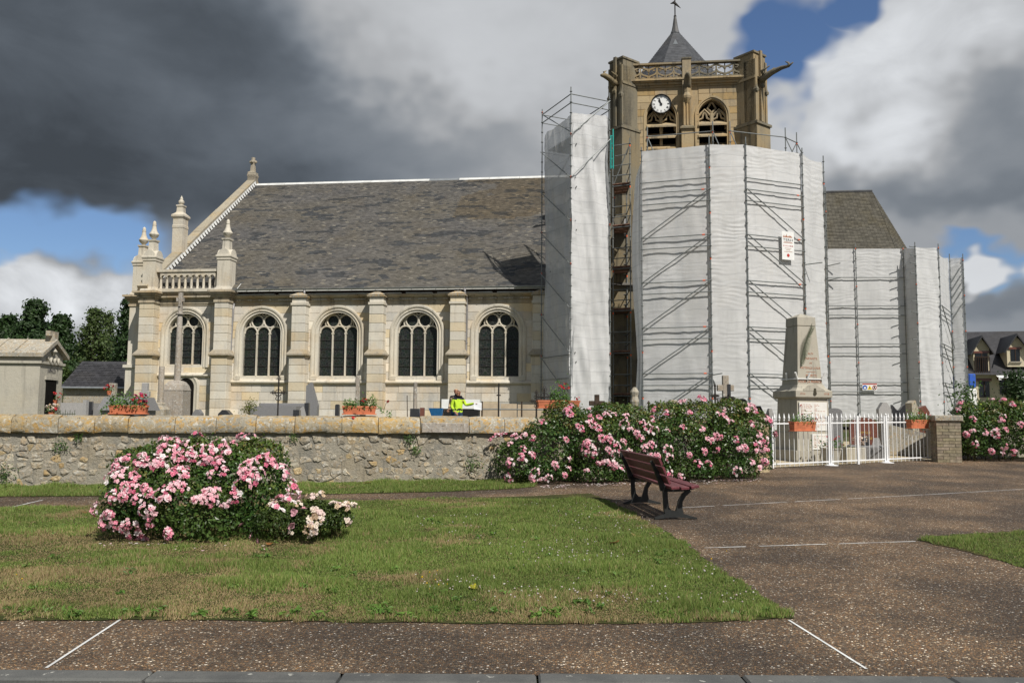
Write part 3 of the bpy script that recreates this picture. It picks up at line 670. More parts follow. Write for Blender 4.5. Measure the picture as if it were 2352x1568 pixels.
def bay_blocks(xa, xb, z0, z1, cx, hw, y=-0.014, j=0.011, course=0.43, tints=None, dpt=0.03):
    it = []; nrow = max(1, round((z1-z0)/course)); ch = (z1-z0)/nrow
    for rI in range(nrow):
        a, b = z0+rI*ch, z0+(rI+1)*ch; zs_ = [a+j+(b-a-2*j)*k/5 for k in range(6)]
        H = [hw(z) for z in zs_]; segs = []
        def cut(l, r_):
            n = max(1, round((r_-l)/rnd.uniform(0.62, 0.95))); e = [l]+[l+(r_-l)*(k+rnd.uniform(-.18, .18))/n for k in range(1, n)]+[r_]
            return list(zip(e, e[1:]))
        if max(H) <= 0:
            for l, r_ in cut(xa, xb): segs.append([(l+j, a+j), (r_-j, a+j), (r_-j, b-j), (l+j, b-j)])
        else:
            m = max(H)
            ls = cut(xa, cx-m) if cx-m-xa > 0.12 else []
            for l, r_ in ls[:-1]: segs.append([(l+j, a+j), (r_-j, a+j), (r_-j, b-j), (l+j, b-j)])
            l = ls[-1][0] if ls else xa
            segs.append([(l+j, a+j)]+[(cx-h-j, z) for z, h in zip(zs_, H)]+[(l+j, b-j)])
            rs = cut(cx+m, xb) if xb-cx-m > 0.12 else []
            for l, r_ in rs[1:]: segs.append([(l+j, a+j), (r_-j, a+j), (r_-j, b-j), (l+j, b-j)])
            r_ = rs[0][1] if rs else xb
            segs.append([(r_-j, b-j)]+[(cx+h+j, z) for z, h in zip(zs_[::-1], H[::-1])]+[(r_-j, a+j)])
        for s in segs:
            ww = max(p[0] for p in s)-min(p[0] for p in s)
            if ww < 0.05: continue
            f = rnd.uniform(0.90, 1.07); t = rnd.random(); zc = (a-z0)/(z1-z0)
            c = (f, f*.99, f) if t > .42 else ((f*1.02, f*.92, f*.74) if t > .2 else ((f*.84, f*.86, f*.90) if t > .08 else (f*1.1, f*1.1, f*1.1)))
            if zc < 0.22: c = tuple(min(1.35, v*1.16+0.03) for v in c)      # pale renewed stones at the foot
            yy = y-rnd.uniform(0, 0.010); mb = MB().prism(s, yy, yy+dpt, 'y', c)
            it.append((mb.v, mb.f, c, ww*(b-a)))
    return it
WIN = []   # cx, r, base, top
for l, r_, b, t in ((388.9, 469.9, 839, 721), (560.4, 646, 863.7, 719.7), (733.3, 822.4, 865.5, 719.3), (914, 1006, 866, 718.5), (1099, 1192.6, 867.4, 717.4)):
    x1, zb = CL(l, b, 0.3); x2, _ = CL(r_, b, 0.3); _, zt = CL((l+r_)/2, t, 0.3); WIN.append([(x1+x2)/2, (x2-x1)/2, zb, zt])
rr = sum(v[1] for v in WIN[1:])/4; bb = sum(v[2] for v in WIN[1:])/4; tt = sum(v[3] for v in WIN)/5
for k, v in enumerate(WIN): v[1] = rr*(0.93 if k == 0 else 1); v[2] = v[2] if k == 0 else bb; v[3] = tt
print('win', WIN)
BUT = []   # centre x, half-width
for l, r_, y in ((316, 353, 750), (489.6, 524, 750), (667, 701.6, 750), (847, 879, 750), (1034, 1065, 750), (1224, 1256, 750)):
    a, _ = CL(l, y, -0.62); b, _ = CL(r_, y, -0.62); BUT.append(((a+b)/2, 0.36))
print('but', BUT)
edges = [0.0]+[b[0] for b in BUT[1:]]+[XR]
wall_mb = MB(); items = []
for k in range(5):
    cx, r, zb, zt = WIN[k]; zs = zt-r; xa = edges[k]; xb = edges[k+1]
    wall_hole(wall_mb, xa, xb, -0.3, CZ0+0.05, cx, arch_hw(zb, zs, r), zb, zt, 0.0, 0.45)
    xl = BUT[k][0]+BUT[k][1]*(0.6); xr = BUT[k+1][0]-BUT[k+1][1]*0.6
    oh = arch_hw(zb-0.12, zs, r+0.36)
    if k == 0:
        dx0, dz1 = CL(447, 868, 0); dx1, _ = CL(414, 868, 0)
        items += bay_blocks(xl, xr, SZ1+0.34, CZ0, cx, oh)
        dcx = (dx0+dx1)/2-0.05; dr = abs(dx0-dx1)/2+0.06
        items += bay_blocks(xl, xr, 0.0, SZ1+0.10, dcx, arch_hw(-1, dz1-dr, dr+0.10))
    else:
        items += bay_blocks(xl, xr, SZ1+0.004, CZ0, cx, oh)
        items += bay_blocks(xl, xr, 0.0, SZ0, cx, lambda z: 0)
wall_mb.add([(edges[5], 0, -.3), (XR+4, 0, -.3), (XR+4, 0, CZ0+.05), (edges[5], 0, CZ0+.05)], [(0, 1, 2, 3)])
wall = wall_mb.build('wall', M['church'], church)
pieces('block', wall, items, M['church'], 300, 'small_blocks')
MB().box(CL(1380, 800, -.12)[0], CL(1480, 800, -.12)[0], -.14, -.02, -.3, HE+3.5).build('dark_stone_overlay', M['towerdark'], church)  # old dark stone laid over the pale wall to darken the scaffold gap
# end, back and inner shell
MB().box(0.02, 0.5, 0.0, 2*NW, -0.3, HE).add([(0, 0, 0)], []).build('end_wall', M['church'], church)
MB().box(0.5, XR+4, 2*NW-0.5, 2*NW, -0.3, HE).build('rear_wall', M['church'], church)
MB().box(0.5, XR+4, 1.0, 1.1, -0.3, HE-0.3).build('inner_wall', M['dark'], church)
# windows
for k in range(5):
    cx, r, zb, zt = WIN[k]; zs = zt-r
    mb = MB(); sweep_arch(mb, cx, zb-0.12, zs, r, [(0.37, -0.01), (0.37, -0.075), (0.30, -0.09), (0.24, -0.075), (0.215, -0.03), (0.17, -0.03), (0.15, -0.055), (0.11, -0.055), (0.06, 0.05), (0.03, 0.06), (0.0, 0.16), (0.0, 0.40)], 24)
    win = mb.build('window', M['trim'], church)
    tr = MB(); y0 = 0.26; tw = 0.048
    zl = zs-0.02; rl = (2*r)/6.0
    for i in (-1, 1):
        tr.box(cx+i*r/3-0.036, cx+i*r/3+0.036, y0-0.05, y0+0.07, zb, zl); tr.box(cx+i*r/3-0.06, cx+i*r/3+0.06, y0-0.06, y0+0.07, zl-0.05, zl+0.03)
    tr.box(cx-r, cx+r, y0-0.05, y0+0.12, zb-0.02, zb+0.05)
    for i in (-1, 0, 1):
        c = cx+i*2*r/3; tr.path([(c-rl*cos(pi*q/14), y0, zl+rl*1.05*sin(pi*q/14)) for q in range(15)], tw, 6, sq=(0, 1, 0))
    cr = r*0.315; zc = zs+rl+cr*0.98
    zc = min(zc, zt-cr*1.28)
    for i in (-1, 1):
        c = cx+i*(cr+0.012); tr.path([(c+cr*cos(2*pi*q/24), y0, zc+cr*sin(2*pi*q/24)) for q in range(24)], tw, 6, True, sq=(0, 1, 0))
        tr.path([(cx+i*(r*0.70+.0), y0, zs+rl*0.85), (cx+i*r*0.74, y0, zs+r*0.52), (cx+i*(cr*1.9), y0, zc+cr*0.75)], tw*0.8, 5, sq=(0, 1, 0))
    tr.path([(cx-0.12, y0, zt-0.05), (cx-0.06, y0, zc+cr*1.0), (cx, y0, zc+cr*0.85), (cx+0.06, y0, zc+cr*1.0), (cx+0.12, y0, zt-0.05)], tw*0.7, 5, sq=(0, 1, 0))
    tr.path([(cx, y0, zc-cr*0.8), (cx, y0, zl+rl)], tw, 5, sq=(0, 1, 0))
    tr.build('tracery', M['trim'], win, 40)
    for i in (-1, 0, 1):
        c = cx+i*2*r/3; hw = arch_hw(zb, zl, rl); pol = [(c-rl, zb), (c+rl, zb)]+[(c+rl*cos(pi*q/8), zl+rl*sin(pi*q/8)) for q in range(9)]
        MB().prism(pol, y0+0.045, y0+0.055).build('pane', M['leadglass'], win)
    pol = [(cx-r*0.99, zl)]+[(cx+r*cos(pi*q/16)*-0.99, zs+r*sin(pi*q/16)*0.99) for q in range(17)]+[(cx+r*0.99, zl)]
    MB().prism(pol, y0+0.060, y0+0.070).build('head_pane', M['leadglass'], win)
    for q in range(1, 5):
        z = zb+(zl-zb)*q/5+0.1; MB().tube((cx-r, y0+0.02, z), (cx+r, y0+0.02, z), 0.012, 5).build('saddle_bar', M['iron'], win)
    if k:
        for s in (-1, 1):
            x = cx+s*(r+0.20); MB().box(x-0.16, x+0.16, -0.11, 0.02, SZ1-0.01, SZ1+0.20).add([(x-0.13, -0.10, SZ1+0.2), (x+0.13, -0.10, SZ1+0.2), (x, -0.06, SZ1+0.29), (x, 0.02, SZ1+0.29)], [(0, 1, 2), (0, 2, 3), (1, 3, 2)]).build('impost_block', M['trim'], win)
# string course below the windows, one length for each bay
for k in range(5):
    xl = BUT[k][0]+BUT[k][1]; xr = BUT[k+1][0]-BUT[k+1][1]
    dz = (0.34, 0.10) if k == 0 else (0.0, -0.20)
    prof = [(0.02, SZ1+dz[0]+0.05), (-0.09, SZ1+dz[0]-0.02), (-0.16, SZ1+dz[0]-0.10), (-0.15, SZ1+dz[0]-0.15), (-0.07, SZ1+dz[0]-0.22), (0.02, SZ1+dz[0]-0.24)]
    MB().prism(prof, xl, xr, 'x').build('string_course', M['trim'], church, 30)
# side door under the first window
dcx = (dx0+dx1)/2-0.05; dr = abs(dx0-dx1)/2+0.06; dzs = dz1-dr
mb = MB(); sweep_arch(mb, dcx, -0.2, dzs, dr, [(0.30, 0.0), (0.30, -0.07), (0.20, -0.10), (0.10, -0.06), (0.0, -0.05), (0.0, 0.02)], 16)
door = mb.build('doorway', M['trim'], church)
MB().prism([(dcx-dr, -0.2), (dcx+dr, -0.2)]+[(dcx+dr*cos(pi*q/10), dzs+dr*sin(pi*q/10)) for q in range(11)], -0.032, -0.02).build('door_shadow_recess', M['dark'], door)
# cornice: architrave, frieze, dentils, top slab with breaks
ck = MB()
prof = [(0.03, CZ0), (-0.05, CZ0), (-0.06, CZ0+0.07), (-0.03, CZ0+0.09), (-0.03, CZ0+0.16), (-0.10, CZ0+0.20), (-0.03, CZ0+0.22), (-0.03, CZ1-0.20), (-0.10, CZ1-0.14), (-0.15, CZ1-0.10), (-0.28, CZ1-0.07), (-0.28, CZ1), (0.03, CZ1+0.02)]
ck.prism(prof, 0.0, XR+0.5, 'x'); cornice = ck.build('cornice', M['cornice'], church, 25)
x = BUT[1][0]+0.5
while x < XR:
    if all(abs(x-b[0]) > 0.5 for b in BUT):
        MB().box(x-0.045, x+0.045, -0.115, -0.03, CZ0+0.215, CZ0+0.285).build('dentil', M['trim'], cornice)
        x += 0.12
        if rnd.random() < 0.28: x += 0.35
    else: x += 0.12
MB().box(0.5, XR+0.5, -0.06, 0.3, CZ1+0.02, HE+0.05).build('eaves_band', M['wood_dark'], church)
x = BUT[1][0]+0.6
while x < XR:
    l = rnd.uniform(0.5, 1.3); MB().box(x, x+l, -0.30, -0.10, CZ1+0.024, CZ1+0.055+rnd.uniform(-.006, .006)).build('flashing', M['lead_white'], church); x += l+rnd.choice((0.02, 0.02, 0.25))
# buttresses
def buttress(cx, hw, proj, mirror=None, capz=None, low=0.05, ledge_px=806, left=False):
    zl = (CL(690, 818, -0.7)[1]+CL(1050, 818, -0.7)[1])/2; zu = zl+0.34; top = capz
    mb = MB(); mb.box(cx-hw+.02, cx+hw-.02, -proj+.02, 0.1, zl, top); mb.box(cx-hw-low+.02, cx+hw+low-.02, -proj-low+.02, 0.1, -0.3, zl)
    core = mb.build('buttress', M['church'], church)
    it = []
    for z0, z1, ex in ((0.0, zl, low), (zu, top-0.02, 0)):
        n = round((z1-z0)/0.44); h = (z1-z0)/n
        for i in range(n):
            f = rnd.uniform(0.9, 1.07); t = rnd.random(); c = (f, f*(1 if t > .35 else .93), f*(1 if t > .35 else .80))
            if ex and i < 2: c = tuple(v*1.16 for v in c)
            d = rnd.uniform(-0.006, 0.006)
            b = MB().bbox(cx-hw-ex+d, cx+hw+ex+d, -proj-ex-rnd.uniform(0, .008), 0.05, z0+i*h+0.010, z0+(i+1)*h-0.010, 0.012, c); it.append((b.v, b.f, c, 1))
    pieces('block', core, it, M['church'])
    e = 0.17
    MB().add([(cx-hw-e, -proj-e, zl+0.06), (cx+hw+e, -proj-e, zl+0.06), (cx+hw+e, 0.02, zl+0.06), (cx-hw-e, 0.02, zl+0.06), (cx-hw-.01, -proj-.01, zu+0.02), (cx+hw+.01, -proj-.01, zu+0.02), (cx+hw+.01, 0.02, zu+0.02), (cx-hw-.01, 0.02, zu+0.02), (cx-hw-e, -proj-e, zl+0.13), (cx+hw+e, -proj-e, zl+0.13), (cx+hw+e, 0.02, zl+0.13), (cx-hw-e, 0.02, zl+0.13), (cx-hw-.06, -proj-.06, zl-.03), (cx+hw+.06, -proj-.06, zl-.03), (cx+hw+.06, 0.02, zl-.03), (cx-hw-.06, 0.02, zl-.03)],
        [(0, 1, 9, 8), (1, 2, 10, 9), (3, 0, 8, 11), (8, 9, 5, 4), (9, 10, 6, 5), (11, 8, 4, 7), (4, 5, 6, 7), (13, 12, 15, 14)[::-1], (12, 13, 1, 0), (13, 14, 2, 1), (15, 12, 0, 3)]).build('weathering_ledge', M['gable'], core)
    return core
ztop = (CL(684, 681, -0.6)[1]+CL(1050, 679, -0.6)[1])/2
for k in range(2, 6):
    cx, hw = BUT[k]; co = buttress(cx, hw, 0.60, capz=ztop)
    ap = ztop+0.32
    MB().box(cx-hw-.05, cx+hw+.05, -0.65, 0.05, ztop-0.42, ztop-0.30).build('neck_band', M['trim'], co)
    MB().box(cx-hw-.10, cx+hw+.10, -0.70, 0.05, ztop-0.02, ztop+0.06).add([(cx-hw-.12, -0.72, ztop+.06), (cx+hw+.12, -0.72, ztop+.06), (cx+hw+.12, 0.05, ztop+.06), (cx-hw-.12, 0.05, ztop+.06), (cx, -0.34, ap), (cx, 0.05, ap)], [(0, 1, 4), (1, 2, 5, 4), (3, 0, 4, 5), (0, 3, 2, 1)]).build('cap', M['coping'], co)
PZ = CL(346, 668, -0.62)[1]          # top of the cornice at the corner, where the pinnacles stand
def pinnacle(cx, cy, z0, H, w=0.34, parent=None, short=False):
    k = H/3.35; p = MB()
    p.lathe([(w*1.22, 0), (w*1.22, .08*k), (w*1.02, .22*k), (w, .26*k), (w, 1.55*k), (w*1.1, 1.58*k), (w*1.1, 1.66*k), (w*1.22, 1.72*k), (w*1.22, 1.80*k), (w*0.95, 1.86*k), (w*0.62, 2.05*k), (w*0.55, 2.10*k), (w*0.50, 2.58*k), (w*0.62, 2.62*k), (w*0.66, 2.70*k), (w*0.3, 2.72*k)], cx, cy, sq=True, z0=z0)
    n = 10                                  # small curved pediment on the front and sides of the cap
    for d in ((0, -1), (1, 0), (-1, 0)):
        pol = [(w*0.95*cos(pi*q/n), 1.78*k+0.36*k*sin(pi*q/n)) for q in range(n+1)]
        vs = []
        for u, zz in pol:
            if d[0] == 0: vs += [(cx+u, cy-w*1.12, z0+zz), (cx+u, cy-w*0.5, z0+zz)]
            else: vs += [(cx+d[0]*w*1.12, cy+u, z0+zz), (cx+d[0]*w*0.5, cy+u, z0+zz)]
        p.add(vs, [(2*i, 2*i+2, 2*i+3, 2*i+1) for i in range(n)]+[tuple(2*i for i in range(n+1))])
    o = p.build('pinnacle', M['trim'], parent or church)
    f = MB(); f.lathe([(w*.24, 2.70*k), (w*.26, 2.76*k), (w*.58, 2.86*k), (w*.74, 2.98*k), (w*.70, 3.03*k), (w*.44, 3.16*k), (w*.33, 3.30*k), (w*.28, 3.44*k), (w*.34, 3.47*k), (w*.25, 3.50*k), (w*.26, 3.60*k), (w*.16, 3.67*k), (0.005, 3.70*k)], cx, cy, 14, z0=z0)
    f.build('finial', M['trim'], o, 35); return o
# corner: one buttress to the front, one to the side, and the one at the far end of the parapet
co0 = buttress(BUT[0][0], 0.40, 0.62, capz=PZ-0.5); co1 = buttress(BUT[1][0], 0.37, 0.62, capz=PZ-0.5)
sbx = CL(330, 560, 1.1)[0]-.40
sb = MB().box(sbx, 0.05, 0.72, 1.5, -0.3, PZ-0.5).box(sbx-.06, 0.05, 0.68, 1.54, -0.3, 3.0).box(sbx-.16, 0.02, 0.58, 1.64, 3.0, 3.16).build('side_buttress', M['church'], church)
for xa, xb, ya, yb in ((BUT[0][0]-0.40, BUT[0][0]+0.40, -0.62, 0.1), (BUT[1][0]-0.37, BUT[1][0]+0.37, -0.62, 0.1), (sbx, 0.1, 0.72, 1.5), (0.0, BUT[1][0], -0.05, 0.6)):
    big = yb > 0.3 and xb > 1
    e = 0.0
    for z0, z1, o_ in ((PZ-0.62, PZ-0.50, 0.05), (PZ-0.50, PZ-0.36, 0.02), (PZ-0.36, PZ-0.24, 0.10), (PZ-0.24, PZ-0.12, 0.20), (PZ-0.12, PZ-0.02, 0.29)):
        MB().box(xa-o_, xb+o_, ya-o_+(0.004 if big else 0), yb+o_*0.3, z0+(0.003 if big else 0), z1-(0.003 if big else 0)).build('cornice_moulding', M['cornice'], church)
phei = (CL(346, 506, -0.3)[1]-PZ)/1.104
pinnacle(BUT[0][0], -0.22, PZ-0.02, phei); pinnacle(BUT[1][0], -0.22, PZ-0.02, phei); XA = CL(330, 560, 1.1)[0]
pinnacle(XA, 1.1, PZ-0.02, phei)
# balustrade between the pinnacles
bx0, bx1 = BUT[0][0]+0.36, BUT[1][0]-0.36; bz0 = PZ-0.02; bz1 = CL(430, 619, -0.3)[1]
bal = MB().box(bx0, bx1, -0.40, -0.12, bz0, bz0+0.17).build('balustrade', M['trim'], church)
MB().box(bx0, bx1, -0.42, -0.10, bz1-0.13, bz1).build('rail', M['trim'], bal)
nb = 10; st = (bx1-bx0)/nb
for i in range(nb):
    x = bx0+st*(i+0.5)
    MB().lathe([(.075, 0), (.075, .05), (.055, .08), (.075, .22), (.06, .38), (.05, .52), (.075, .55), (.075, .60)], x, -0.26, 8, z0=bz0+0.17).build('baluster', M['trim'], bal, 40)
    top = bz1-0.13; zz = bz0+0.17+0.60; hw = st/2; r_ = hw-0.055; n = 8
    pol = [(x, top), (x+st/2 if i < nb-1 else x+st/2, top)]
    if i < nb-1:
        xm = x+st/2; pol = [(x, top), (x, zz)]+[(x+0.055, zz)]+[(xm-r_*cos(pi*q/n), zz+min(r_*sin(pi*q/n), top-zz-0.02)) for q in range(n+1)]+[(x+st-0.055, zz), (x+st, zz), (x+st, top)]
        MB().prism(pol, -0.36, -0.16).build('arch_head', M['trim'], bal)
# roof: slates one by one
slope = Vector((0, NW+0.35, HR-HE)); SL = slope.length; sv = slope/SL; sn = Vector((0, -sv.z, sv.y))
rootp = Vector((0, -0.35, HE))
rb = MB(); a = Vector((xe, -0.35, HE)); b = a+slope; c_ = Vector((XR+6, 0, 0))
rb.add([a-sn*.03, (XR+6, a.y+0, a.z), (XR+6, b.y, b.z), b-sn*.03], [(0, 1, 2, 3)])
rb.add([(xe, NW, HR-.03), (XR+6, NW, HR-.03), (XR+6, 2*NW+.35, HE), (xe, 2*NW+.35, HE)], [(0, 1, 2, 3)])
roof = rb.build('roof', M['slate'], church)
it = []; wS, eS = 0.205, 0.135; rows = int(SL/eS); colsn = int((XR+0.3-xe)/wS)
R_, C_ = np.meshgrid(np.arange(rows), np.arange(colsn), indexing='ij')
dk = fbm(C_*wS*0.9, R_*eS*2.6, 1.0, 4, 3); br = fbm(C_*wS, R_*eS, 0.35, 9, 3)
for i in range(rows):
    off = (i % 2)*wS/2+rnd.uniform(-.02, .02)
    for j in range(colsn):
        x0 = xe+j*wS+off+0.004; x1 = x0+wS-0.008+rnd.uniform(-.004, .004); s0 = i*eS+rnd.uniform(-.006, .006); s1 = s0+eS*1.35
        if s1 > SL: s1 = SL
        f = rnd.uniform(0.78, 1.22); q = br[i, j]; d = dk[i, j]
        c = [f*(1.01+.14*(q-.5)), f*(1.0+.05*(q-.5)), f*(0.98-.2*(q-.5))]
        if d > 0.66: c = [f*0.50, f*0.55, f*0.63]
        elif rnd.random() < 0.035: c = [f*0.55, f*0.6, f*0.68]
        elif rnd.random() < 0.04: c = [f*1.7, f*1.65, f*1.5]
        if x0 > XR-7 and i > rows*0.55 and q > 0.45: c = [c[0]*0.90, c[1]*0.82, c[2]*0.70]
        t = 0.014+rnd.uniform(0, 0.008)
        A = rootp+sv*s0; B = rootp+sv*s1
        vs = [(x0, *(A+sn*t).yz), (x1, *(A+sn*t).yz), (x1, *(B+sn*.002).yz), (x0, *(B+sn*.002).yz), (x0, *A.yz), (x1, *A.yz)]
        it.append((vs, [(0, 1, 2, 3), (4, 5, 1, 0), (4, 0, 3), (5, 2, 1)], tuple(c), -i+j*0.01))
pieces('slate', roof, it, M['slate'], 300, 'slates')
# ridge, gutter, gable
x = xe
while x < XR+5:
    l = 2.0
    grey = CL(1000, 412, NW)[0] < x+1 < CL(1060, 412, NW)[0]
    MB().prism([(NW-0.17, HR-0.15), (NW-0.17, HR-0.10), (NW, HR+0.07), (NW+0.17, HR-0.10), (NW+0.17, HR-0.15), (NW, HR+0.0)], x+0.01, x+l-0.01, 'x').build('ridge_capping', M['zinc'] if grey else M['lead_white'], roof); x += l
gx0 = BUT[1][0]+0.45
gut = MB()
n = 8; gp = [(-0.50+0.085*cos(pi+pi*q/n), HE-0.02+0.085*sin(pi+pi*q/n)) for q in range(n+1)]; gp2 = [(-0.50+0.072*cos(pi*2-pi*q/n), HE-0.02+0.072*sin(pi*2-pi*q/n)) for q in range(n+1)]
gut.prism(gp+gp2, gx0, XR+0.5, 'x'); go_ = gut.build('gutter', M['zinc'], church, 30)
x = gx0+.2
while x < XR:
    MB().path([(x, -0.50+0.092*cos(pi+pi*q/6), HE-0.02+0.092*sin(pi+pi*q/6)) for q in range(7)], 0.014, 5).build('bracket', M['zinc'], go_); x += 0.62
MB().box(gx0, XR+0.5, -0.345, -0.325, HE-0.14, HE-0.06).build('fascia', M['lead_white'], church)
for px, y0, y1, kink in ((536, 686, 940, True), (704, 664, 950, True), (1070, 660, 950, False)):
    X, z1 = CL(px, y0, -0.2); z0 = 0.1; mb = MB()
    pts = [(X, -0.50, HE-0.08), (X, -0.48, HE-0.30), (X+0.06, -0.20, CZ1-0.45 if kink else CZ1-.3), (X+0.06, -0.13, CZ0-0.1), (X+0.03, -0.13, SZ0+0.1), (X+0.02, -0.22, SZ0-0.25), (X, -0.14, z0)]
    if px == 536: pts = pts[2:]; pts[0] = (X, -0.10, CZ1-0.40); pts[1] = (X-.02, -0.13, CZ0-.25); pts[2:] = [(X-.12, -0.14, SZ0), (X-.14, -.14, z0)]
    dp = mb.path(pts, 0.055, 8).build('downpipe', M['pipe'], church, True)
    for z in (SZ0+0.35, (SZ0+CZ0)/2, CZ0-0.35): MB().lathe([(.07, 0), (.07, .05)], pts[-2][0]+(.035 if px != 536 else .03), -0.13, 10, z0=z).build('pipe_collar', M['pipe'], dp)
# gable wall with its sloping coping, apex cross and shoulder pinnacle
MB().prism([(0, HE-.1), (2*NW, HE-.1), (NW, HR-.1)], xe-0.55, xe-0.03, 'x').build('gable_wall', M['church'], church)
for s in (0, 1):
    pa = Vector((0, -0.45, HE-0.15)); L_ = SL+0.1; nseg = 9
    for i in range(nseg):
        u0, u1 = L_*i/nseg+0.008, L_*(i+1)/nseg-0.008; h0 = 0.44+rnd.uniform(-.02, .02)
        q = [pa+sv*u0-sn*0.05, pa+sv*u1-sn*0.05, pa+sv*u1+sn*h0, pa+sv*u0+sn*h0]; f = rnd.uniform(.85, 1.1)
        pol = [((p.y if not s else 2*NW-p.y), p.z) for p in q]
        MB().prism(pol, xe-0.60, xe-0.04, 'x', (f, f, f*.97)).build('gable_coping', M['gable'], church)
st_ = MB(); nst = 46
for i in range(nst):
    u0, u1 = SL*i/nst, SL*(i+0.62)/nst; p0 = rootp+sv*u0; p1 = rootp+sv*u1
    vs = [(xe-0.03, *(p0+sn*.24).yz), (xe+0.05, *(p0+sn*.03).yz), (xe+0.05, *(p1+sn*.03).yz), (xe-0.03, *(p1+sn*.24).yz)]; st_.add(vs, [(0, 1, 2, 3)])
    st_.add([(xe-0.035, *(p0+sn*.27).yz), (xe-0.035, *(p0+sn*.15).yz), (xe-0.035, *(rootp+sv*(SL*(i+1)/nst)+sn*.15).yz), (xe-0.035, *(rootp+sv*(SL*(i+1)/nst)+sn*.27).yz)], [(0, 1, 2, 3)])
st_.build('stepped_flashing', M['lead_white'], roof)
ax = xe-0.32; az_ = HR+0.30; zt = CL(490, 365, NW)[1]; hh = zt-az_
cr = MB(); cr.lathe([(.26, -0.2), (.26, hh*.13), (.29, hh*.16), (.29, hh*.22), (.26, hh*.24), (.26, hh*.33), (.14, hh*.38), (.11, hh*.72)], ax, NW, sq=True, z0=az_)
cr.lathe([(.13, hh*.70), (.13, hh*.99)], ax, NW, 8, z0=az_)
for d in ((0, 0, 1), (0, 1, 0), (0, -1, 0), (1, 0, 0), (-1, 0, 0)):
    p = Vector((ax, NW, az_+hh*.80)); q = p+Vector(d)*(0.16 if d[2] == 0 else 0.22); cr.tube(p, q, .08, 8); cr.lathe([(.02, -.10), (.10, -.06), (.12, 0), (.10, .06), (.02, .10)], q.x, q.y, 8, z0=q.z)
cr.build('gable_cross', M['gable'], church, 40)
dxp, dzp = CL(412.7, 560, 2.9)
_, dt = CL(412.7, 450, 2.9)
dH = dt-(dzp-0.55)
p = MB(); w_ = 0.30
p.lathe([(w_, 0), (w_, dH*.42), (w_*1.06, dH*.43), (w_*1.06, dH*.47), (w_*.98, dH*.48), (w_*.98, dH*.58), (w_*1.25, dH*.62), (w_*1.25, dH*.65), (w_*.75, dH*.69), (w_*.60, dH*.71), (w_*.55, dH*.79), (w_*.68, dH*.81), (w_*.68, dH*.83), (w_*.28, dH*.845)], dxp, 2.9, sq=True, z0=dzp-0.55)
p.lathe([(.07, dH*.84), (.16, dH*.87), (.17, dH*.90), (.08, dH*.93), (.10, dH*.94), (.05, dH*.97), (.01, dH)], dxp, 2.9, 10, z0=dzp-0.55); p.build('shoulder_pinnacle', M['trim'], church)
MB().tube((CL(546, 658, -.4)[0], -0.45, HE+.02), (CL(552, 645, -.4)[0], -0.30, HE+.30), 0.018, 6).build('roof_hook', M['lead_white'], roof)
# ------------------------------------------------------------------ the church tower
_p = at_y(1578, 300, 42.0); TF = Frame((_p.x, _p.y, HG), TH); TL = TF.L
tower = thing('church_tower', 'square ochre stone church tower with clock, belfry openings and slate spire', 'tower', TF.loc, TH)
HB = (TL(1690, 250)[0]-TL(1466, 250)[0])/2+0.72
ZT = TL(1578, 146)[1]; ZC1 = TL(1578, 184)[1]; ZC0 = TL(1578, 201)[1]
print('tower', HB, ZT, ZC0, ZC1)
def pointed(zb, zs, r, h):
    R = (r*r+h*h)/(2*r)
    def f(z):
        if z < zb or z >= zs+h: return 0.0
        return r if z <= zs else max(0, sqrt(max(0, R*R-(z-zs)**2))-(R-r))
    return f
tw = MB(); tits = []
OP = []
for l, r_ in ((1485.6, 1553), (1603.7, 1670)):
    a = TL(l, 300)[0]; b = TL(r_, 300)[0]; OP.append(((a+b)/2, (b-a)/2))
zs_ = TL(1637, 266)[1]; zap = TL(1637, 227)[1]; zb_ = TL(1637, 385)[1]
for k, (cx, r) in enumerate(OP):
    hw = pointed(zb_, zs_, r, zap-zs_); xa, xb = ((-HB, 0), (0, HB))[k]
    wall_hole(tw, xa, xb, -0.3, ZC0+.05, cx, hw, zb_, zap, 0.0, 0.55, 18)
    for t in bay_blocks(xa+0.6, xb-0.1 if k == 0 else xb-0.6, zb_-0.5, ZC0, cx, pointed(zb_-.2, zs_, r+0.10, zap-zs_+0.16), course=0.38): tits.append(t)
tw.add([(-HB, 0, -.3), (-HB, 2*HB, -.3), (-HB, 2*HB, ZC0+.05), (-HB, 0, ZC0+.05)], [(3, 2, 1, 0)][::-1])
tw.add([(HB, 0, -.3), (HB, 2*HB, -.3), (HB, 2*HB, ZC0+.05), (HB, 0, ZC0+.05)], [(0, 1, 2, 3)])
tw.add([(-HB, 2*HB, -.3), (HB, 2*HB, -.3), (HB, 2*HB, ZC0+.05), (-HB, 2*HB, ZC0+.05)], [(3, 2, 1, 0)])
tw.box(-HB+.02, HB-.02, 0.02, 2*HB-.02, ZC0, ZC0+.06)
twall = tw.build('wall', M['tower'], tower); pieces('block', twall, tits, M['tower'])
MB().box(-HB+.3, HB-.3, 0.95, 1.05, zb_-1, ZC0).build('belfry_dark', M['dark'], tower)
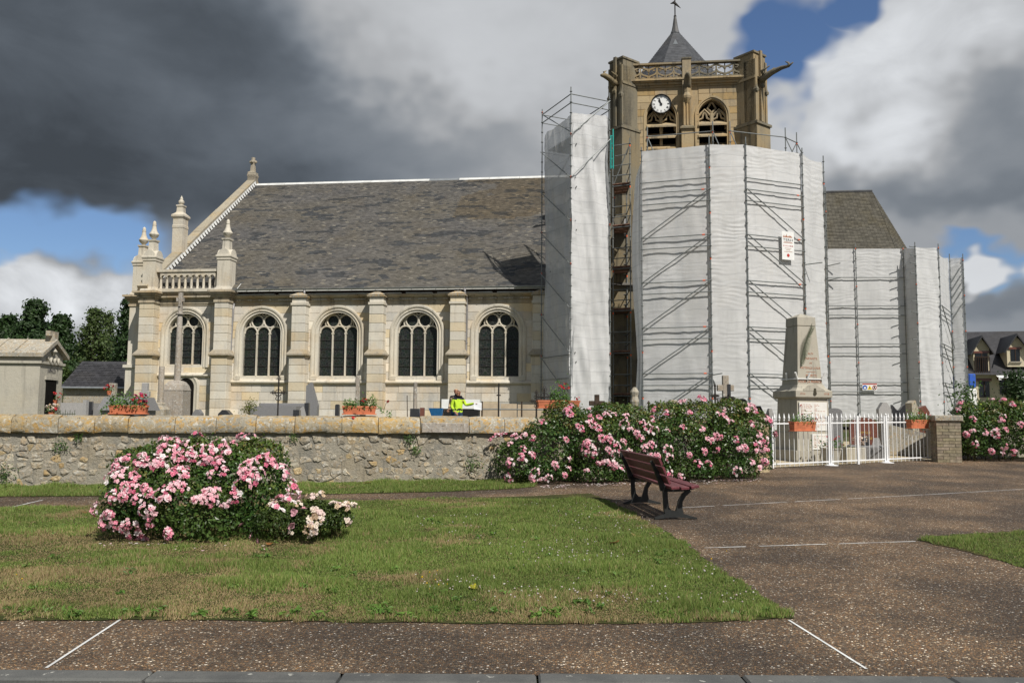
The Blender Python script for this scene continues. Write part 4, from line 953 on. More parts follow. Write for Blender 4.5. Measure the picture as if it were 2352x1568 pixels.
for k, (cx, r) in enumerate(OP):
    h = zap-zs_; R = (r*r+h*h)/(2*r); mb = MB(); prof = [(0.17, -0.02), (0.17, -0.05), (0.08, -0.05), (0.06, 0.05), (0.0, 0.10), (0.0, 0.5)]
    pts = []; n = 10; ang = math.asin(h/R); fr = []
    for q in range(n+1): t = ang*q/n; fr.append((-(R*cos(t)-(R-r)), zs_+R*sin(t), -cos(t), sin(t)))
    full = [(-r, zb_, -1, 0)]+fr+[(-x_, z_, -u, v) for x_, z_, u, v in fr[::-1][1:]]+[(r, zb_, 1, 0)]
    for x_, z_, u, v in full:
        for d, y in prof: pts.append((cx+x_+u*d, y, z_+v*d))
    kk = len(prof); mb.add(pts, [(i*kk+j, i*kk+j+1, (i+1)*kk+j+1, (i+1)*kk+j) for i in range(len(full)-1) for j in range(kk-1)])
    op = mb.build('belfry_opening', M['tower'], tower)
    tr = MB(); y0 = 0.30
    tr.box(cx-.075, cx+.075, y0-.08, y0+.10, zb_, zs_+h*0.25)
    zh = TL(1637, 281)[1]
    for s in (-1, 1):
        c = cx+s*r*0.5; rl = r*0.46
        tr.path([(c-rl, y0, zh-.3), (c-rl, y0, zs_+.05), (c-rl*.6, y0, zs_+h*.25), (c, y0, zs_+h*0.48), (c+rl*.6, y0, zs_+h*.25), (c+rl, y0, zs_+.05), (c+rl, y0, zh-.3)], .065, 5, sq=(0, 1, 0))
        tr.path([(c-rl, y0, zs_-.12), (c-rl*.35, y0, zs_-.02), (c-rl*.25, y0, zs_+.16), (c, y0, zs_+.3)], .05, 5, sq=(0, 1, 0)); tr.path([(c+rl, y0, zs_-.12), (c+rl*.35, y0, zs_-.02), (c+rl*.25, y0, zs_+.16), (c, y0, zs_+.3)], .05, 5, sq=(0, 1, 0))
        tr.path([(cx, y0, zs_+h*.28), (cx+s*r*.30, y0, zs_+h*.55), (cx+s*.03, y0, zs_+h*.90)], .055, 5, sq=(0, 1, 0))
    tr.build('tracery', M['tower'], op)
    z = zh
    while z > zb_-0.3:
        for s in (0,):
            MB().add([(cx-r*.99, -0.10, z-0.10), (cx+r*.99, -0.10, z-0.10), (cx+r*.99, 0.62, z+0.32), (cx-r*.99, 0.62, z+0.32), (cx-r*.99, -0.10, z-0.19), (cx+r*.99, -0.10, z-0.19), (cx+r*.99, 0.62, z+0.23), (cx-r*.99, 0.62, z+0.23)], [(0, 1, 2, 3), (4, 5, 1, 0), (7, 6, 5, 4), (1, 5, 6, 2), (4, 0, 3, 7)]).build('louvre', M['tower'], op)
        z -= TL(1637, 276)[1]-TL(1637, 302)[1]
MB().box(-HB+.02, OP[0][0]-OP[0][1]-.25, -.10, .0, -.3, zb_-1.5).build('shade_dark_lower_wall', M['towerdark'], tower)  # dark facing added: scaffold shade painted onto the lower tower wall
# diagonal corner buttresses
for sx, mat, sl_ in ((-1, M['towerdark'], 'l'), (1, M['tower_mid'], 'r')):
    ang = sx*pi/4; c0 = Vector((sx*HB, 0, 0)); d = Vector((sx*0.7071, -0.7071, 0)); t = Vector((0.7071, sx*0.7071, 0))
    def diag(w_, p_, z0, z1, name, mt, parent, back=0.6):
        q = [c0-t*w_/2-d*back, c0+t*w_/2-d*back, c0+t*w_/2+d*p_, c0-t*w_/2+d*p_]; area = sum(q[i].x*q[(i+1) % 4].y-q[(i+1) % 4].x*q[i].y for i in range(4))
        q = q if area > 0 else q[::-1]
        return MB().prism([(v.x, v.y) for v in q], z0, z1, 'z').build(name, mt, parent)
    zl = TL(1578, 298)[1]; ztop = TL(1578, 139)[1]
    bt = diag(0.98, 0.60, zl, ztop-.05, 'corner_buttress', mat, tower)
    diag(1.14, 0.78, -0.3, zl-.10, 'lower_stage', mat, bt); diag(1.24, 0.86, zl-.10, zl+.02, 'set_off', M['towerdark'], bt); diag(1.06, 0.68, zl+.02, zl+.12, 'set_off', M['towerdark'], bt)
    diag(1.08, 0.66, ztop-.05, ztop+.05, 'coping', M['towerdark'], bt); diag(1.06, 0.68, ZC0+.05, ZC0+.18, 'string_course', mat, bt)
    for s in (-1, 1):                      # thin shafts on the buttress faces
        p = c0+d*0.60+t*s*0.30; MB().tube((p.x, p.y, zl+.1), (p.x, p.y, ztop-.2), .06, 6).build('shaft', mat, bt)
    for s in (-1, 0, 1):                   # raised strips ending in small gablets
        w2, pj = (.15, .70) if s else (.17, .74); cc = c0+t*s*.415*(1 if s else 0); zt2 = ztop+.12 if s == 0 else ztop-.4
        q4 = [cc-t*w2/2, cc+t*w2/2, cc+t*w2/2+d*pj, cc-t*w2/2+d*pj]; ar = sum(q4[i].x*q4[(i+1) % 4].y-q4[(i+1) % 4].x*q4[i].y for i in range(4)); q4 = q4 if ar > 0 else q4[::-1]
        MB().prism([(v.x, v.y) for v in q4], zl+.12, zt2, 'z').build('raised_strip', mat, bt)
        e4 = cc+d*(pj-.02); MB().lathe([(.12, -.12), (.15, 0), (.08, .14), (.02, .42)], e4.x, e4.y, 4, rot=0, z0=zl+(zt2-zl)*.52).build('gablet', M['towerdark'], bt)
    p0 = c0+d*0.55; zg = TL(1578, 184)[1]; mb = MB()
    if sx > 0: pts = [p0+Vector((0, 0, zg-.45)), p0+d*0.35+Vector((0, 0, zg-.28)), p0+d*0.8+Vector((0, 0, zg-.16)), p0+d*1.35+Vector((0, 0, zg-.12)), p0+d*1.75+Vector((0, 0, zg-.16)), p0+d*2.0+Vector((0, 0, zg-.06))]; rr_ = [.20, .18, .15, .10, .07, .03]
    else: pts = [p0+Vector((0, 0, zg-.30)), p0+d*0.3+Vector((0, 0, zg-.18)), p0+d*0.6+Vector((0, 0, zg-.06)), p0+d*0.95+Vector((0, 0, zg+.0)), p0+d*1.15+Vector((0, 0, zg-.06))]; rr_ = [.18, .18, .15, .13, .07]
    mb.path(pts, rr_, 8); e = pts[-2]
    mb.path([e, e+Vector((0, 0, .16)), e-d*.18+Vector((0, 0, .28))], [.08, .06, .02], 5)
    mb.path([pts[1], pts[1]-t*.25+Vector((0, 0, .25)), pts[2]-t*.20+Vector((0, 0, .28))], [.10, .08, .03], 5); mb.path([pts[1], pts[1]+t*.25+Vector((0, 0, .25)), pts[2]+t*.2+Vector((0, 0, .28))], [.10, .08, .03], 5)
    mb.build('gargoyle', M['towerdark'], bt, True)
# middle buttress with its little canopy and gargoyle
mx = TL(1577, 250)[0]
zlm = TL(1578, 297)[1]; mbz = TL(1578, 232)[1]
mid = MB().box(mx-.22, mx+.22, -.30, .05, zlm, ZT+.12).build('middle_buttress', M['tower'], tower)
MB().box(mx-.30, mx+.30, -.42, .05, -.3, zlm-.12).build('lower_stage', M['tower'], mid); MB().add([(mx-.38, -.52, zlm-.12), (mx+.38, -.52, zlm-.12), (mx+.38, .04, zlm-.12), (mx-.38, .04, zlm-.12), (mx-.38, -.52, zlm-.04), (mx+.38, -.52, zlm-.04), (mx+.25, -.33, zlm+.10), (mx-.25, -.33, zlm+.10), (mx+.38, .04, zlm-.04), (mx-.38, .04, zlm-.04)], [(3, 2, 1, 0), (0, 1, 5, 4), (4, 5, 6, 7), (1, 2, 8, 5), (5, 8, 6), (3, 0, 4, 9), (9, 4, 7)]).build('set_off', M['towerdark'], mid)
for s in (-1, 0, 1): MB().tube((mx+s*.15, -.32, zlm+.1), (mx+s*.15, -.32, mbz), .05, 6).build('shaft', M['tower'], mid)
MB().lathe([(.05, -.30), (.22, 0), (.24, .12), (.17, .3), (.20, .5), (.12, .7), (.07, 1.15), (.10, 1.2), (.02, 1.5)], mx, -.30, 8, z0=mbz).build('canopy', M['tower'], mid)
gz = TL(1578, 190)[1]; MB().path([(mx, -.25, gz-.5), (mx, -.45, gz-.2), (mx, -.75, gz+.05), (mx, -1.0, gz+.12)], [.2, .2, .16, .07], 7).build('gargoyle', M['towerdark'], mid, True)
MB().box(mx-.25, mx+.25, -.34, .08, ZT+.12, ZT+.20).build('coping', M['towerdark'], mid)
# cornice and pierced parapet
for z0, z1, o_ in ((ZC0+.04, ZC0+.14, .06), (ZC0+.14, ZC0+.26, .16), (ZC0+.26, ZC1-.08, .26), (ZC1-.08, ZC1, .34)):
    MB().box(-HB-o_, HB+o_, -o_, 2*HB+o_, z0+.002, z1-.002).build('cornice', M['tower'], tower)
def parapet(xa, xb, y, n, name, mat, axis='x', xc=0):
    P = (lambda u, z, d=0: (u, y+d, z)) if axis == 'x' else (lambda u, z, d=0: (xc+d, u, z))
    pr = MB(); z0, z1 = ZC1, ZT
    def bar(u0, u1, za, zb2, dd=.10):
        a = P(u0, za, -dd); b = P(u1, zb2, dd); pr.box(min(a[0], b[0]), max(a[0], b[0]), min(a[1], b[1]), max(a[1], b[1]), za, zb2)
    bar(xa, xb, z0, z0+.09, .12); bar(xa, xb, z1-.09, z1, .13); root = pr.build(name, mat, tower)
    m_ = (xb-xa)/n; h = z1-z0-.16; up = (0, 1, 0) if axis == 'x' else (1, 0, 0)
    for i in range(n):
        c = xa+m_*(i+.5); t = MB(); b0 = z0+.08
        t.path([P(c, b0), P(c, b0+h)], .055, 4, sq=up)
        for s in (-1, 1):
            for lv in (0.0, 0.5):
                t.path([P(c+s*m_*.5, b0+h*(lv+.02)), P(c+s*m_*.44, b0+h*(lv+.18)), P(c+s*m_*.26, b0+h*(lv+.25)), P(c+s*m_*.10, b0+h*(lv+.34)), P(c, b0+h*(lv+.50))], .060, 4, sq=up)
                t.path([P(c+s*m_*.30, b0+h*(lv+.25)), P(c+s*m_*.22, b0+h*(lv+.10)), P(c+s*m_*.10, b0+h*(lv+.12))], .035, 4, sq=up)
            t.path([P(c+s*m_*.5, b0), P(c+s*m_*.5, b0+h)], .035, 4, sq=up)
        t.build('pierced_panel', mat, root)
parapet(-HB+.4, mx-.22, -.12, 3, 'parapet', M['tower_mid']); parapet(mx+.22, HB-.4, -.12, 3, 'parapet', M['towerdark'])
parapet(-HB+.4, HB-.4, 2*HB+.12, 8, 'parapet', M['towerdark']); parapet(.4, 2*HB-.4, 0, 8, 'parapet', M['towerdark'], 'y', -HB-.12); parapet(.4, 2*HB-.4, 0, 8, 'parapet', M['towerdark'], 'y', HB+.12)
# spire
yc = HB; ax_, az_ = TL(1547, 66, yc); cxs = (TL(1496.5, 146, yc)[0]+TL(1614.5, 146, yc)[0])/2
cxs = cxs*0.5+ax_*0.5
R8 = (TL(1614.5, 146, yc)[0]-TL(1496.5, 146, yc)[0])/2/cos(pi/8); zbv = TL(1578, 146, yc)[1]; zbase = ZC1-.1
Rb = R8*(az_-zbase)/(az_-zbv); sp = MB(); n = 8
vs = [(cxs+Rb*cos(2*pi*(i+.5)/n-pi/2), yc+Rb*sin(2*pi*(i+.5)/n-pi/2), zbase) for i in range(n)]+[(cxs+.02*cos(2*pi*(i+.5)/n-pi/2), yc+.02*sin(2*pi*(i+.5)/n-pi/2), az_) for i in range(n)]
sp.add(vs, [(i, (i+1) % n, (i+1) % n+n, i+n) for i in range(n)]); spire = sp.build('spire', M['slate_blue'], tower)
it = []
for f in range(n):                     # slate courses on each face
    a0 = 2*pi*(f+.5)/n-pi/2; a1 = 2*pi*(f+1.5)/n-pi/2; rows = 34
    for q in range(rows-1):
        t0, t1 = q/rows, (q+1.15)/rows
        def pt(a, t, o): rr2 = Rb*(1-t)+o; return (cxs+rr2*cos(a), yc+rr2*sin(a), zbase+(az_-zbase)*t)
        A, B, C2, D = Vector(pt(a0, t0, .03)), Vector(pt(a1, t0, .03)), Vector(pt(a1, t1, .005)), Vector(pt(a0, t1, .005)); ns = max(1, int((B-A).length/.22))
        for s in range(ns):
            u0, u1 = s/ns+.008, (s+1)/ns-.008; c = rnd.uniform(.8, 1.25)
            v4 = [A.lerp(B, u0), A.lerp(B, u1), D.lerp(C2, u1), D.lerp(C2, u0)]; lowr = [A.lerp(B, u0)-Vector((0, 0, .02)), A.lerp(B, u1)-Vector((0, 0, .02))]
            it.append(([tuple(v) for v in v4], [(0, 1, 2, 3)], (c, c, c*1.02), -abs((f) % 8-7.0 if f > 4 else f)*100-q))
pieces('slate', spire, it, M['slate_blue'], 300, 'slates')
zf0 = TL(1545, 40, yc)[1]
MB().lathe([(.27, -.32), (.19, -.1), (.15, .1), (.07, zf0-az_), (.03, zf0-az_+.05)], cxs, yc, 8, z0=az_).build('spirelet', M['slate_blue'], spire)
fin_ = MB(); zf1 = TL(1545, 8, yc)[1]; fin_.tube((cxs, yc, zf0-.1), (cxs, yc, zf1+.9), .035, 6); fin_.lathe([(.01, -.1), (.09, 0), (.01, .1)], cxs, yc, 8, z0=zf0+.05)
fin_.path([(cxs-.25, yc, zf1-.02), (cxs-.05, yc, zf1+.05), (cxs+.12, yc, zf1-.12), (cxs+.32, yc, zf1-.32)], [.02, .09, .06, .01], 5); fin_.tube((cxs-.4, yc, zf1+.35), (cxs+.4, yc, zf1+.35), .03, 5); fin_.build('weather_vane', M['iron'], spire)
for px, py in ((1551.5, 96.5),):
    X, Z = TL(px, py, yc-1.0); yy = yc-(Rb*cos(pi/8))*(1-(Z-zbase)/(az_-zbase))
    MB().add([(X-.14, yy-.03, Z-.14), (X+.14, yy-.03, Z-.14), (X, yy-.16, Z+.16), (X, yy+.2, Z+.14), (X-.14, yy-.12, Z-.12), (X+.14, yy-.12, Z-.12)], [(4, 5, 2), (4, 2, 3, 0), (5, 1, 3, 2)]).build('vent', M['zinc'], spire)
# clock
kx_, kz = TL(1518.5, 239.6, -.15); kr = (TL(1542.3, 239.6, -.15)[0]-TL(1494.7, 239.6, -.15)[0])/2
clock = thing('clock', 'round white church clock with black Roman numerals, standing at about eleven', 'clock', TF.W((kx_, -.15, kz)), TH)
MB().lathe([(kr, -.06), (kr, .06), (kr*.93, .10), (kr*.89, .03), (kr*.89, -.06)], 0, 0, 40).build('rim', M['black'], clock, 40, rot=(pi/2, 0, 0))
MB().lathe([(kr*.90, -.02), (kr*.90, .02)], 0, 0, 40).build('face', M['white'], clock, rot=(pi/2, 0, 0))
for i, nm in enumerate(('XII', 'I', 'II', 'III', 'IIII', 'V', 'VI', 'VII', 'VIII', 'IX', 'X', 'XI')):
    a = -2*pi*i/12; text('numeral', nm, kr*.27, M['black'], clock, (-sin(a)*kr*.68, -.026, cos(a)*kr*.68), (pi/2, -a, 0), .006, sx=.75)
tk = MB()
for i in range(60):
    a = 2*pi*i/60; u = Vector((sin(a), 0, cos(a))); v = Vector((cos(a), 0, -sin(a))); k = .010 if i % 5 else .02
    tk.add([u*kr*.82-v*k+Vector((0, -.024, 0)), u*kr*.82+v*k+Vector((0, -.024, 0)), u*kr*.87+v*k+Vector((0, -.024, 0)), u*kr*.87-v*k+Vector((0, -.024, 0))], [(0, 1, 2, 3)])
tk.build('minute_track', M['black'], clock)
for nm, deg, l, w_, y in (('hour_hand', 328, .52, .055, -.040), ('minute_hand', 342, .80, .035, -.050)):
    a = radians(deg); u = Vector((sin(a), 0, cos(a))); v = Vector((cos(a), 0, -sin(a))); w_ *= kr*1.3; Y = Vector((0, y, 0))
    MB().add([u*-kr*.16-v*w_*.7+Y, u*-kr*.16+v*w_*.7+Y, u*kr*l*.7+v*w_+Y, u*kr*l+Y, u*kr*l*.7-v*w_+Y], [(0, 1, 2, 3, 4)]).build(nm, M['black'], clock)
MB().lathe([(.06, 0), (.06, .03)], 0, 0, 12).build('boss', M['black'], clock, rot=(pi/2, 0, 0), loc=(0, -.03, 0))

# ------------------------------------------------------------------ choir roof behind the right scaffold
KW, KV = 4.3, 10.2
choir = thing('church_choir', 'steep mossy slate choir roof with hipped end behind the low scaffold', 'church', CF.W((CL(1897, 441, KV)[0], KV, 0)), TH)
KF = Frame(choir.location, TH); KL = KF.L
Hc = KL(1950, 441, 0)[1]; xr = KL(2003, 441, 0)[0]; he = HE-.2
def front_pt(px, py):
    c = KF.i @ CAMP; d = KF.i.to_3x3() @ ray(px, py); k = (Hc-he)/KW      # z = Hc + k*y  (y<0)
    t = (Hc+k*c.y-c.z)/(d.z-k*d.y); return c+d*t
q = front_pt(2054.5, 566.6); s = (Hc-he)/(Hc-q.z); A = Vector((xr, 0, Hc)).lerp(q, s); B = Vector((A.x+2.3, -1.7, he)); B2 = Vector((B.x, 1.7, he)); A2 = Vector((A.x, KW, he)); E = Vector((xr, 0, Hc))
xl = -6.0
croof = MB().add([(xl, -KW, he), A, E, (xl, 0, Hc), B, B2, A2, (xl, KW, he)], [(0, 1, 2, 3), (1, 4, 2), (4, 5, 2), (5, 6, 2), (6, 7, 3, 2)]).build('roof', M['slate_moss'], choir)
it = []
def slates(P0, P1, T0, T1, wS=.19, eS=.115):
    L_ = ((T0-P0).length+(T1-P1).length)/2; rows = int(L_/eS); nrm = (P1-P0).cross(T0-P0 if (T0-P0).length > .1 else T1-P0).normalized()
    for i in range(rows):
        a, b = P0.lerp(T0, i/rows), P1.lerp(T1, i/rows); c2, d2 = P0.lerp(T0, min(1, (i+1.2)/rows)), P1.lerp(T1, min(1, (i+1.2)/rows)); n = max(1, int((b-a).length/wS))
        for j in range(n):
            u0, u1 = j/n+.01/n, (j+.97)/n; f = rnd.uniform(.75, 1.25); v = [a.lerp(b, u0)+nrm*.03, a.lerp(b, u1)+nrm*.03, c2.lerp(d2, u1)+nrm*.008, c2.lerp(d2, u0)+nrm*.008, a.lerp(b, u0), a.lerp(b, u1)]
            it.append(([tuple(x) for x in v], [(0, 1, 2, 3), (4, 5, 1, 0)], (f, f, f*.96), i))
slates(Vector((-.5, -KW, he)), A, Vector((-.5, 0, Hc)), E); slates(A, B, E, E)
pieces('slate', croof, it, M['slate_moss'], 300, 'slates')
MB().tube((xl, 0, Hc+.02), (xr, 0, Hc+.02), .09, 6).build('ridge_capping', M['slate_blue'], croof)
MB().prism([(xl, -KW+.4), (A.x-.3, -KW+.4), (B.x-.4, -1.5), (B.x-.4, 1.5), (A.x-.3, KW-.4), (xl, KW-.4)], HG-.3, he, 'z').build('wall', M['church'], choir)
# ------------------------------------------------------------------ scaffolding
class Scaf:
    def __init__(s, name, label, base): s.o = Vector(base); s.r = thing(name, label, 'scaffold', tuple(s.o))
    def l(s, p, z): return Vector((p.x, p.y, z))-s.o
    def pole(s, p, z0, z1, mat='steel', ros=True, lv=0.0):
        m = MB().tube(s.l(p, z0), s.l(p, z1), .026, 8)
        if ros:
            z = lv
            while z > z0: z -= .5
            z += .5
            while z < z1-.1:
                m.lathe([(.028, -.012), (.062, -.008), (.062, .008), (.028, .012)], p.x-s.o.x, p.y-s.o.y, 8, z0=z-s.o.z); z += .5
        z = z0+1.4
        m.build('standard', M[mat], s.r, 35)
        while z < z1:
            if rnd.random() < .5: MB().tube(s.l(p, z), s.l(p, z+.09), .030, 8).build('tape_band', M['orange'], s.r)
            z += 2
        if z0 < 3: MB().lathe([(.08, 0), (.08, .012), (.03, .02), (.03, .1)], p.x-s.o.x, p.y-s.o.y, 8, z0=z0-s.o.z).build('base_plate', M['steel'], s.r)
    def bar(s, p, q, z0, z1, name='ledger', mat='steel', r=.024, out=0.0):
        d = (q-p); n = Vector((d.y, -d.x)).normalized()*out; a = s.l(p, z0)+Vector((n.x, n.y, 0)); b = s.l(q, z1)+Vector((n.x, n.y, 0))
        MB().tube(a, b, r, 7).build(name, M[mat], s.r, 40)
    def sheet(s, p, q, tl, tr_, zb, off=-.10, amp=.022, seed=1, mat='sheet', hr=1.0, vr=0.3, name='sheet', bot=0.0, sag=.05, seams=(0.5,)):
        L = (q-p).length; d = (q-p).normalized(); n = Vector((d.y, -d.x)); H = max(tl, tr_)-zb; nu = max(10, int(L/.10)); nv = max(20, int(H/.042))
        U, V = np.meshgrid(np.linspace(0, 1, nu+1), np.linspace(0, 1, nv+1)); zt = tl+(tr_-tl)*U-np.sin(U*pi)*sag
        Z = zb+(zt-zb)*V+np.sin(U*pi*2+seed)*bot*(1-V)
        x = U*L; warp = (fbm(x, Z, .8, seed, 3)-.5)
        rip = np.sin((Z*1.0+warp*.9+(U-.5)**2*.18)*2*pi/.21+seed+4*fbm(Z*0, Z, .6, seed+11, 2))*np.clip(fbm(x*.5, Z, 1.1, seed+3, 3)*2.6-.85, 0, 1.2)*hr
        fold = (fbm(x*1.0+Z*.12, Z*.11, 2.9, seed+5, 2)-.5)*2.4
        tens = (fbm(x+Z*.5, Z-x*.5, 1.5, seed+8, 3)-.5)*2
        tie = (np.abs(np.sin(Z*pi/.5))*0.5)*np.exp(-np.minimum(U, 1-U)*L/.15)*.04
        D = off+amp*(.25*rip+vr*2.2*fold+.40*tens)-tie+.04*np.sin(U*pi)*(fbm(Z*0, Z, .5, seed+2, 2)-.5)
        for sm in seams: D = D+.012*np.exp(-((U-sm)*L/.02)**2)
        Zj = Z; X = p.x+d.x*x+n.x*D; Y = p.y+d.y*x+n.y*D
        pts = np.stack([X-s.o.x, Y-s.o.y, Zj-s.o.z], -1).reshape(-1, 3)
        m = MB(); m.v = [tuple(v) for v in pts]
        m.f = [(j*(nu+1)+i, j*(nu+1)+i+1, (j+1)*(nu+1)+i+1, (j+1)*(nu+1)+i) for j in range(nv) for i in range(nu)]; m.c = [None]*len(m.f)
        return m.build(name, M[mat], s.r, True)
def P2(px, py, y): return at_y(px, py, y).to_2d()
# --- narrow corner tower by the nave
L_, C_, R_ = P2(1244, 600, 39.7), P2(1311, 600, 37.0), P2(1401, 600, 37.9); B_ = L_+R_-C_
lv0 = at_y(1311, 406, 37.0).z; gz = g(37)
def zat(px, py, y): return at_y(px, py, y).z
s1 = Scaf('scaffold', 'narrow white-sheeted scaffold tower, the left one, against the nave roof', (*C_, gz))
for p, t in ((C_, zat(1310, 200, 37)), (L_, zat(1244, 251, 39.7)), (R_, zat(1400, 214, 37.9)), (B_, zat(1400, 214, 37.9)-.6)): s1.pole(p, gz, t, lv=lv0)
lev = [lv0+2-2*k for k in range(7) if lv0+2-2*k > gz+.3]
for z in (zat(1310, 213.5, 37)-.05, zat(1310, 236, 37)): 
    for a, b in ((C_, L_), (C_, R_), (L_, B_), (R_, B_)): s1.bar(a, b, z, z, 'guard_rail')
for k, z in enumerate(lev):
    for a, b in ((L_, B_), (R_, B_)): s1.bar(a, b, z, z)
    if k > 0: s1.bar(L_, C_, z+2, z, 'brace', out=.07); s1.bar(L_, C_, z, z, 'inner_ledger', 'steel_dark', out=-.25); s1.bar(L_, C_, z-.2, z+1.6, 'inner_brace', 'steel_dark', out=-.3)
    d4 = [(C_-C_)+C_.lerp(L_, .06), C_.lerp(R_, .05), R_.lerp(B_, .05), L_.lerp(B_, .05)]
    MB().prism([(p.x-s1.o.x, p.y-s1.o.y) for p in (C_.lerp(B_, .1), R_.lerp(L_, .1), B_.lerp(C_, .1), L_.lerp(R_, .1))], z-s1.o.z, z-s1.o.z+.05, 'z').build('deck', M['deck_steel'], s1.r)
for z0, z1 in ((lev[0], lev[0]+2-.1), (lev[1], lev[0]+.05)): s1.bar(C_, R_, z0, z1, 'brace', out=.07)
s1.bar(C_, L_, zat(1311, 814, 37), zat(1311, 814, 37), out=-.05); s1.bar(C_, L_, zat(1311, 868, 37), zat(1311, 868, 37), out=-.05)
s1.bar(L_, C_, lev[0]+1.9, lev[0]+.1, 'brace', out=.02)
s1.sheet(L_, C_, zat(1244, 309, 39.7), zat(1310, 259, 37), gz+.15, off=-.12, seed=3, mat='sheet_thin', hr=.1, vr=1.3, amp=.04, seams=(), sag=0)
s1.sheet(C_, R_, zat(1310, 259, 37), zat(1400, 267, 37.9), gz+.1, off=-.07, seed=6, hr=.08, vr=1.9, amp=.055, seams=(.5,), sag=.03)
s1.sheet(R_, R_.lerp(B_, .35), zat(1400, 267, 37.9)-.1, zat(1400, 267, 37.9)-.5, gz+.1, off=-.05, seed=16, hr=.2, vr=1.5, seams=())
# --- open bay between the two sheeted scaffolds
s2 = Scaf('scaffold', 'bare scaffold bay with plank decks in the dark gap beside the tower', (*P2(1408, 600, 39.0), g(39)))
q1, q2, q3, q4 = P2(1408, 600, 39.0), P2(1448, 600, 38.6), P2(1440, 600, 40.3), P2(1412, 600, 40.6)
zt2 = zat(1447, 317, 38.6); l2 = zat(1447, 424, 38.6)
for p, t in ((q1, zat(1405, 300, 39)), (q2, zt2), (q3, zt2-1.5), (q4, zt2-2)): s2.pole(p, g(39), t, 'steel', lv=l2)
z = l2+2; k = 0
while z > g(39)+.4:
    for a, b in ((q1, q2), (q2, q3), (q1, q4), (q3, q4)):
        if z < zt2: s2.bar(a, b, z, z)
        if z+1 < zt2: s2.bar(a, b, z+1, z+1); s2.bar(a, b, z+.5, z+.5)
    if k > 0:
        for i in range(3):
            a0, a1 = q1.lerp(q4, i/3+.02), q1.lerp(q4, (i+1)/3-.02); b0, b1 = q2.lerp(q3, i/3+.02), q2.lerp(q3, (i+1)/3-.02)
            MB().prism([(p.x-s2.o.x, p.y-s2.o.y) for p in (a0, b0, b1, a1)], z-s2.o.z+.03, z-s2.o.z+.08, 'z').build('plank', M['plank'], s2.r)
        s2.bar(q1, q2, z+.10, z+.10, 'toe_board', 'plank', .035)
    if k == 1: s2.bar(q1, q2, z, z+2, 'brace')
    z -= 2; k += 1
for i in (0, 1):
    za, zb = zat(1425, 500+i*0, 39.2), zat(1425, 545, 39.2)
MB().grid(lambda u, v: (*(q4.lerp(q3, u)-s2.o.xy), zat(1425, 520, 40)-s2.o.z+(v-.5)*.9+.05*sin(u*9+v*5)), 10, 6).build('tarpaulin', M['sheet'], s2.r, True)
tb = thing('ladder_bracket', 'bright teal metal ladder bracket on the tower scaffold', 'bracket', tuple(at_y(1405.5, 388, 37.85)))
hz = zat(1405, 297, 37.85)-zat(1405, 388, 37.85)
for dx in (-.05, .06): MB().tube((dx, 0, 0), (dx, 0, hz-(0 if dx > 0 else .3)), .03, 8).build('stile', M['teal'], tb)
for k in range(5): MB().tube((-.05, 0, hz*(k+.3)/5.2), (.06, 0, hz*(k+.3)/5.2), .02, 6).build('rung', M['teal'], tb)
# --- big polygonal scaffold before the tower
a_, b_, c_, d_, e_ = P2(1475, 640, 36.3), P2(1633, 640, 35.3), P2(1718, 640, 35.3), P2(1849, 640, 36.4), P2(1898, 640, 37.7)
gb = g(35.3); lb = zat(1630, 433.9, 35.3)
s3 = Scaf('scaffold', 'big five-sided white-sheeted scaffold wrapped round the front of the tower', (*b_, gb))
tops = [zat(1472, 338, 36.3), zat(1627, 312, 35.3), zat(1710, 315, 35.3), zat(1843, 340, 36.4), zat(1889, 358, 37.7)]
for p, t in zip((a_, b_, c_, d_, e_), tops): s3.pole(p, gb, t, lv=lb)
levs = [lb-2*k for k in range(7) if lb-2*k > gb+.3]
for k, z in enumerate(levs):
    for p, q in ((a_, b_), (c_, d_)):
        s3.bar(p, q, z, z, out=.03); s3.bar(p, q, z-.5, z-.5, out=.03)
        if k == 0: s3.bar(p, q, z+.5, z+.5, out=.03)
        MB().tube(s3.l(p.lerp(q, .88), z)+Vector((0, -.03, 0)), s3.l(p.lerp(q, .92), z)+Vector((0, -.03, 0)), .029, 6).build('tape_band', M['orange'], s3.r)
    zb = z-2 if z-2 > gb else gb+.1; f = (z-zb)/2
    s3.bar(b_, b_.lerp(a_, f), z, zb, 'brace', out=-.05); s3.bar(c_, c_.lerp(d_, f), z, zb, 'brace', out=.06)
TT = [zat(1471, 346, 36.3), zat(1628, 331, 35.3), zat(1711, 331, 35.3), zat(1843, 351, 36.4), zat(1889, 372, 37.7)]
zb = gb+.12
s3.sheet(a_, b_, TT[0], TT[1], zb, off=-.09, seed=21, amp=.018, hr=.9, vr=.5, seams=(.5,), sag=.02)
s3.sheet(b_, c_, TT[1], TT[2], zb, off=-.04, seed=24, amp=.026, hr=1.2, vr=.2, seams=(.28, .5, .73), sag=.03)
s3.sheet(c_, d_, TT[2], TT[3], zb, off=-.09, seed=27, amp=.022, hr=1.0, vr=.3, seams=(.5,), sag=.02)
s3.sheet(d_, e_, TT[3], TT[4], zb, off=-.04, seed=31, amp=.032, hr=.9, vr=.4, seams=(), sag=.14)
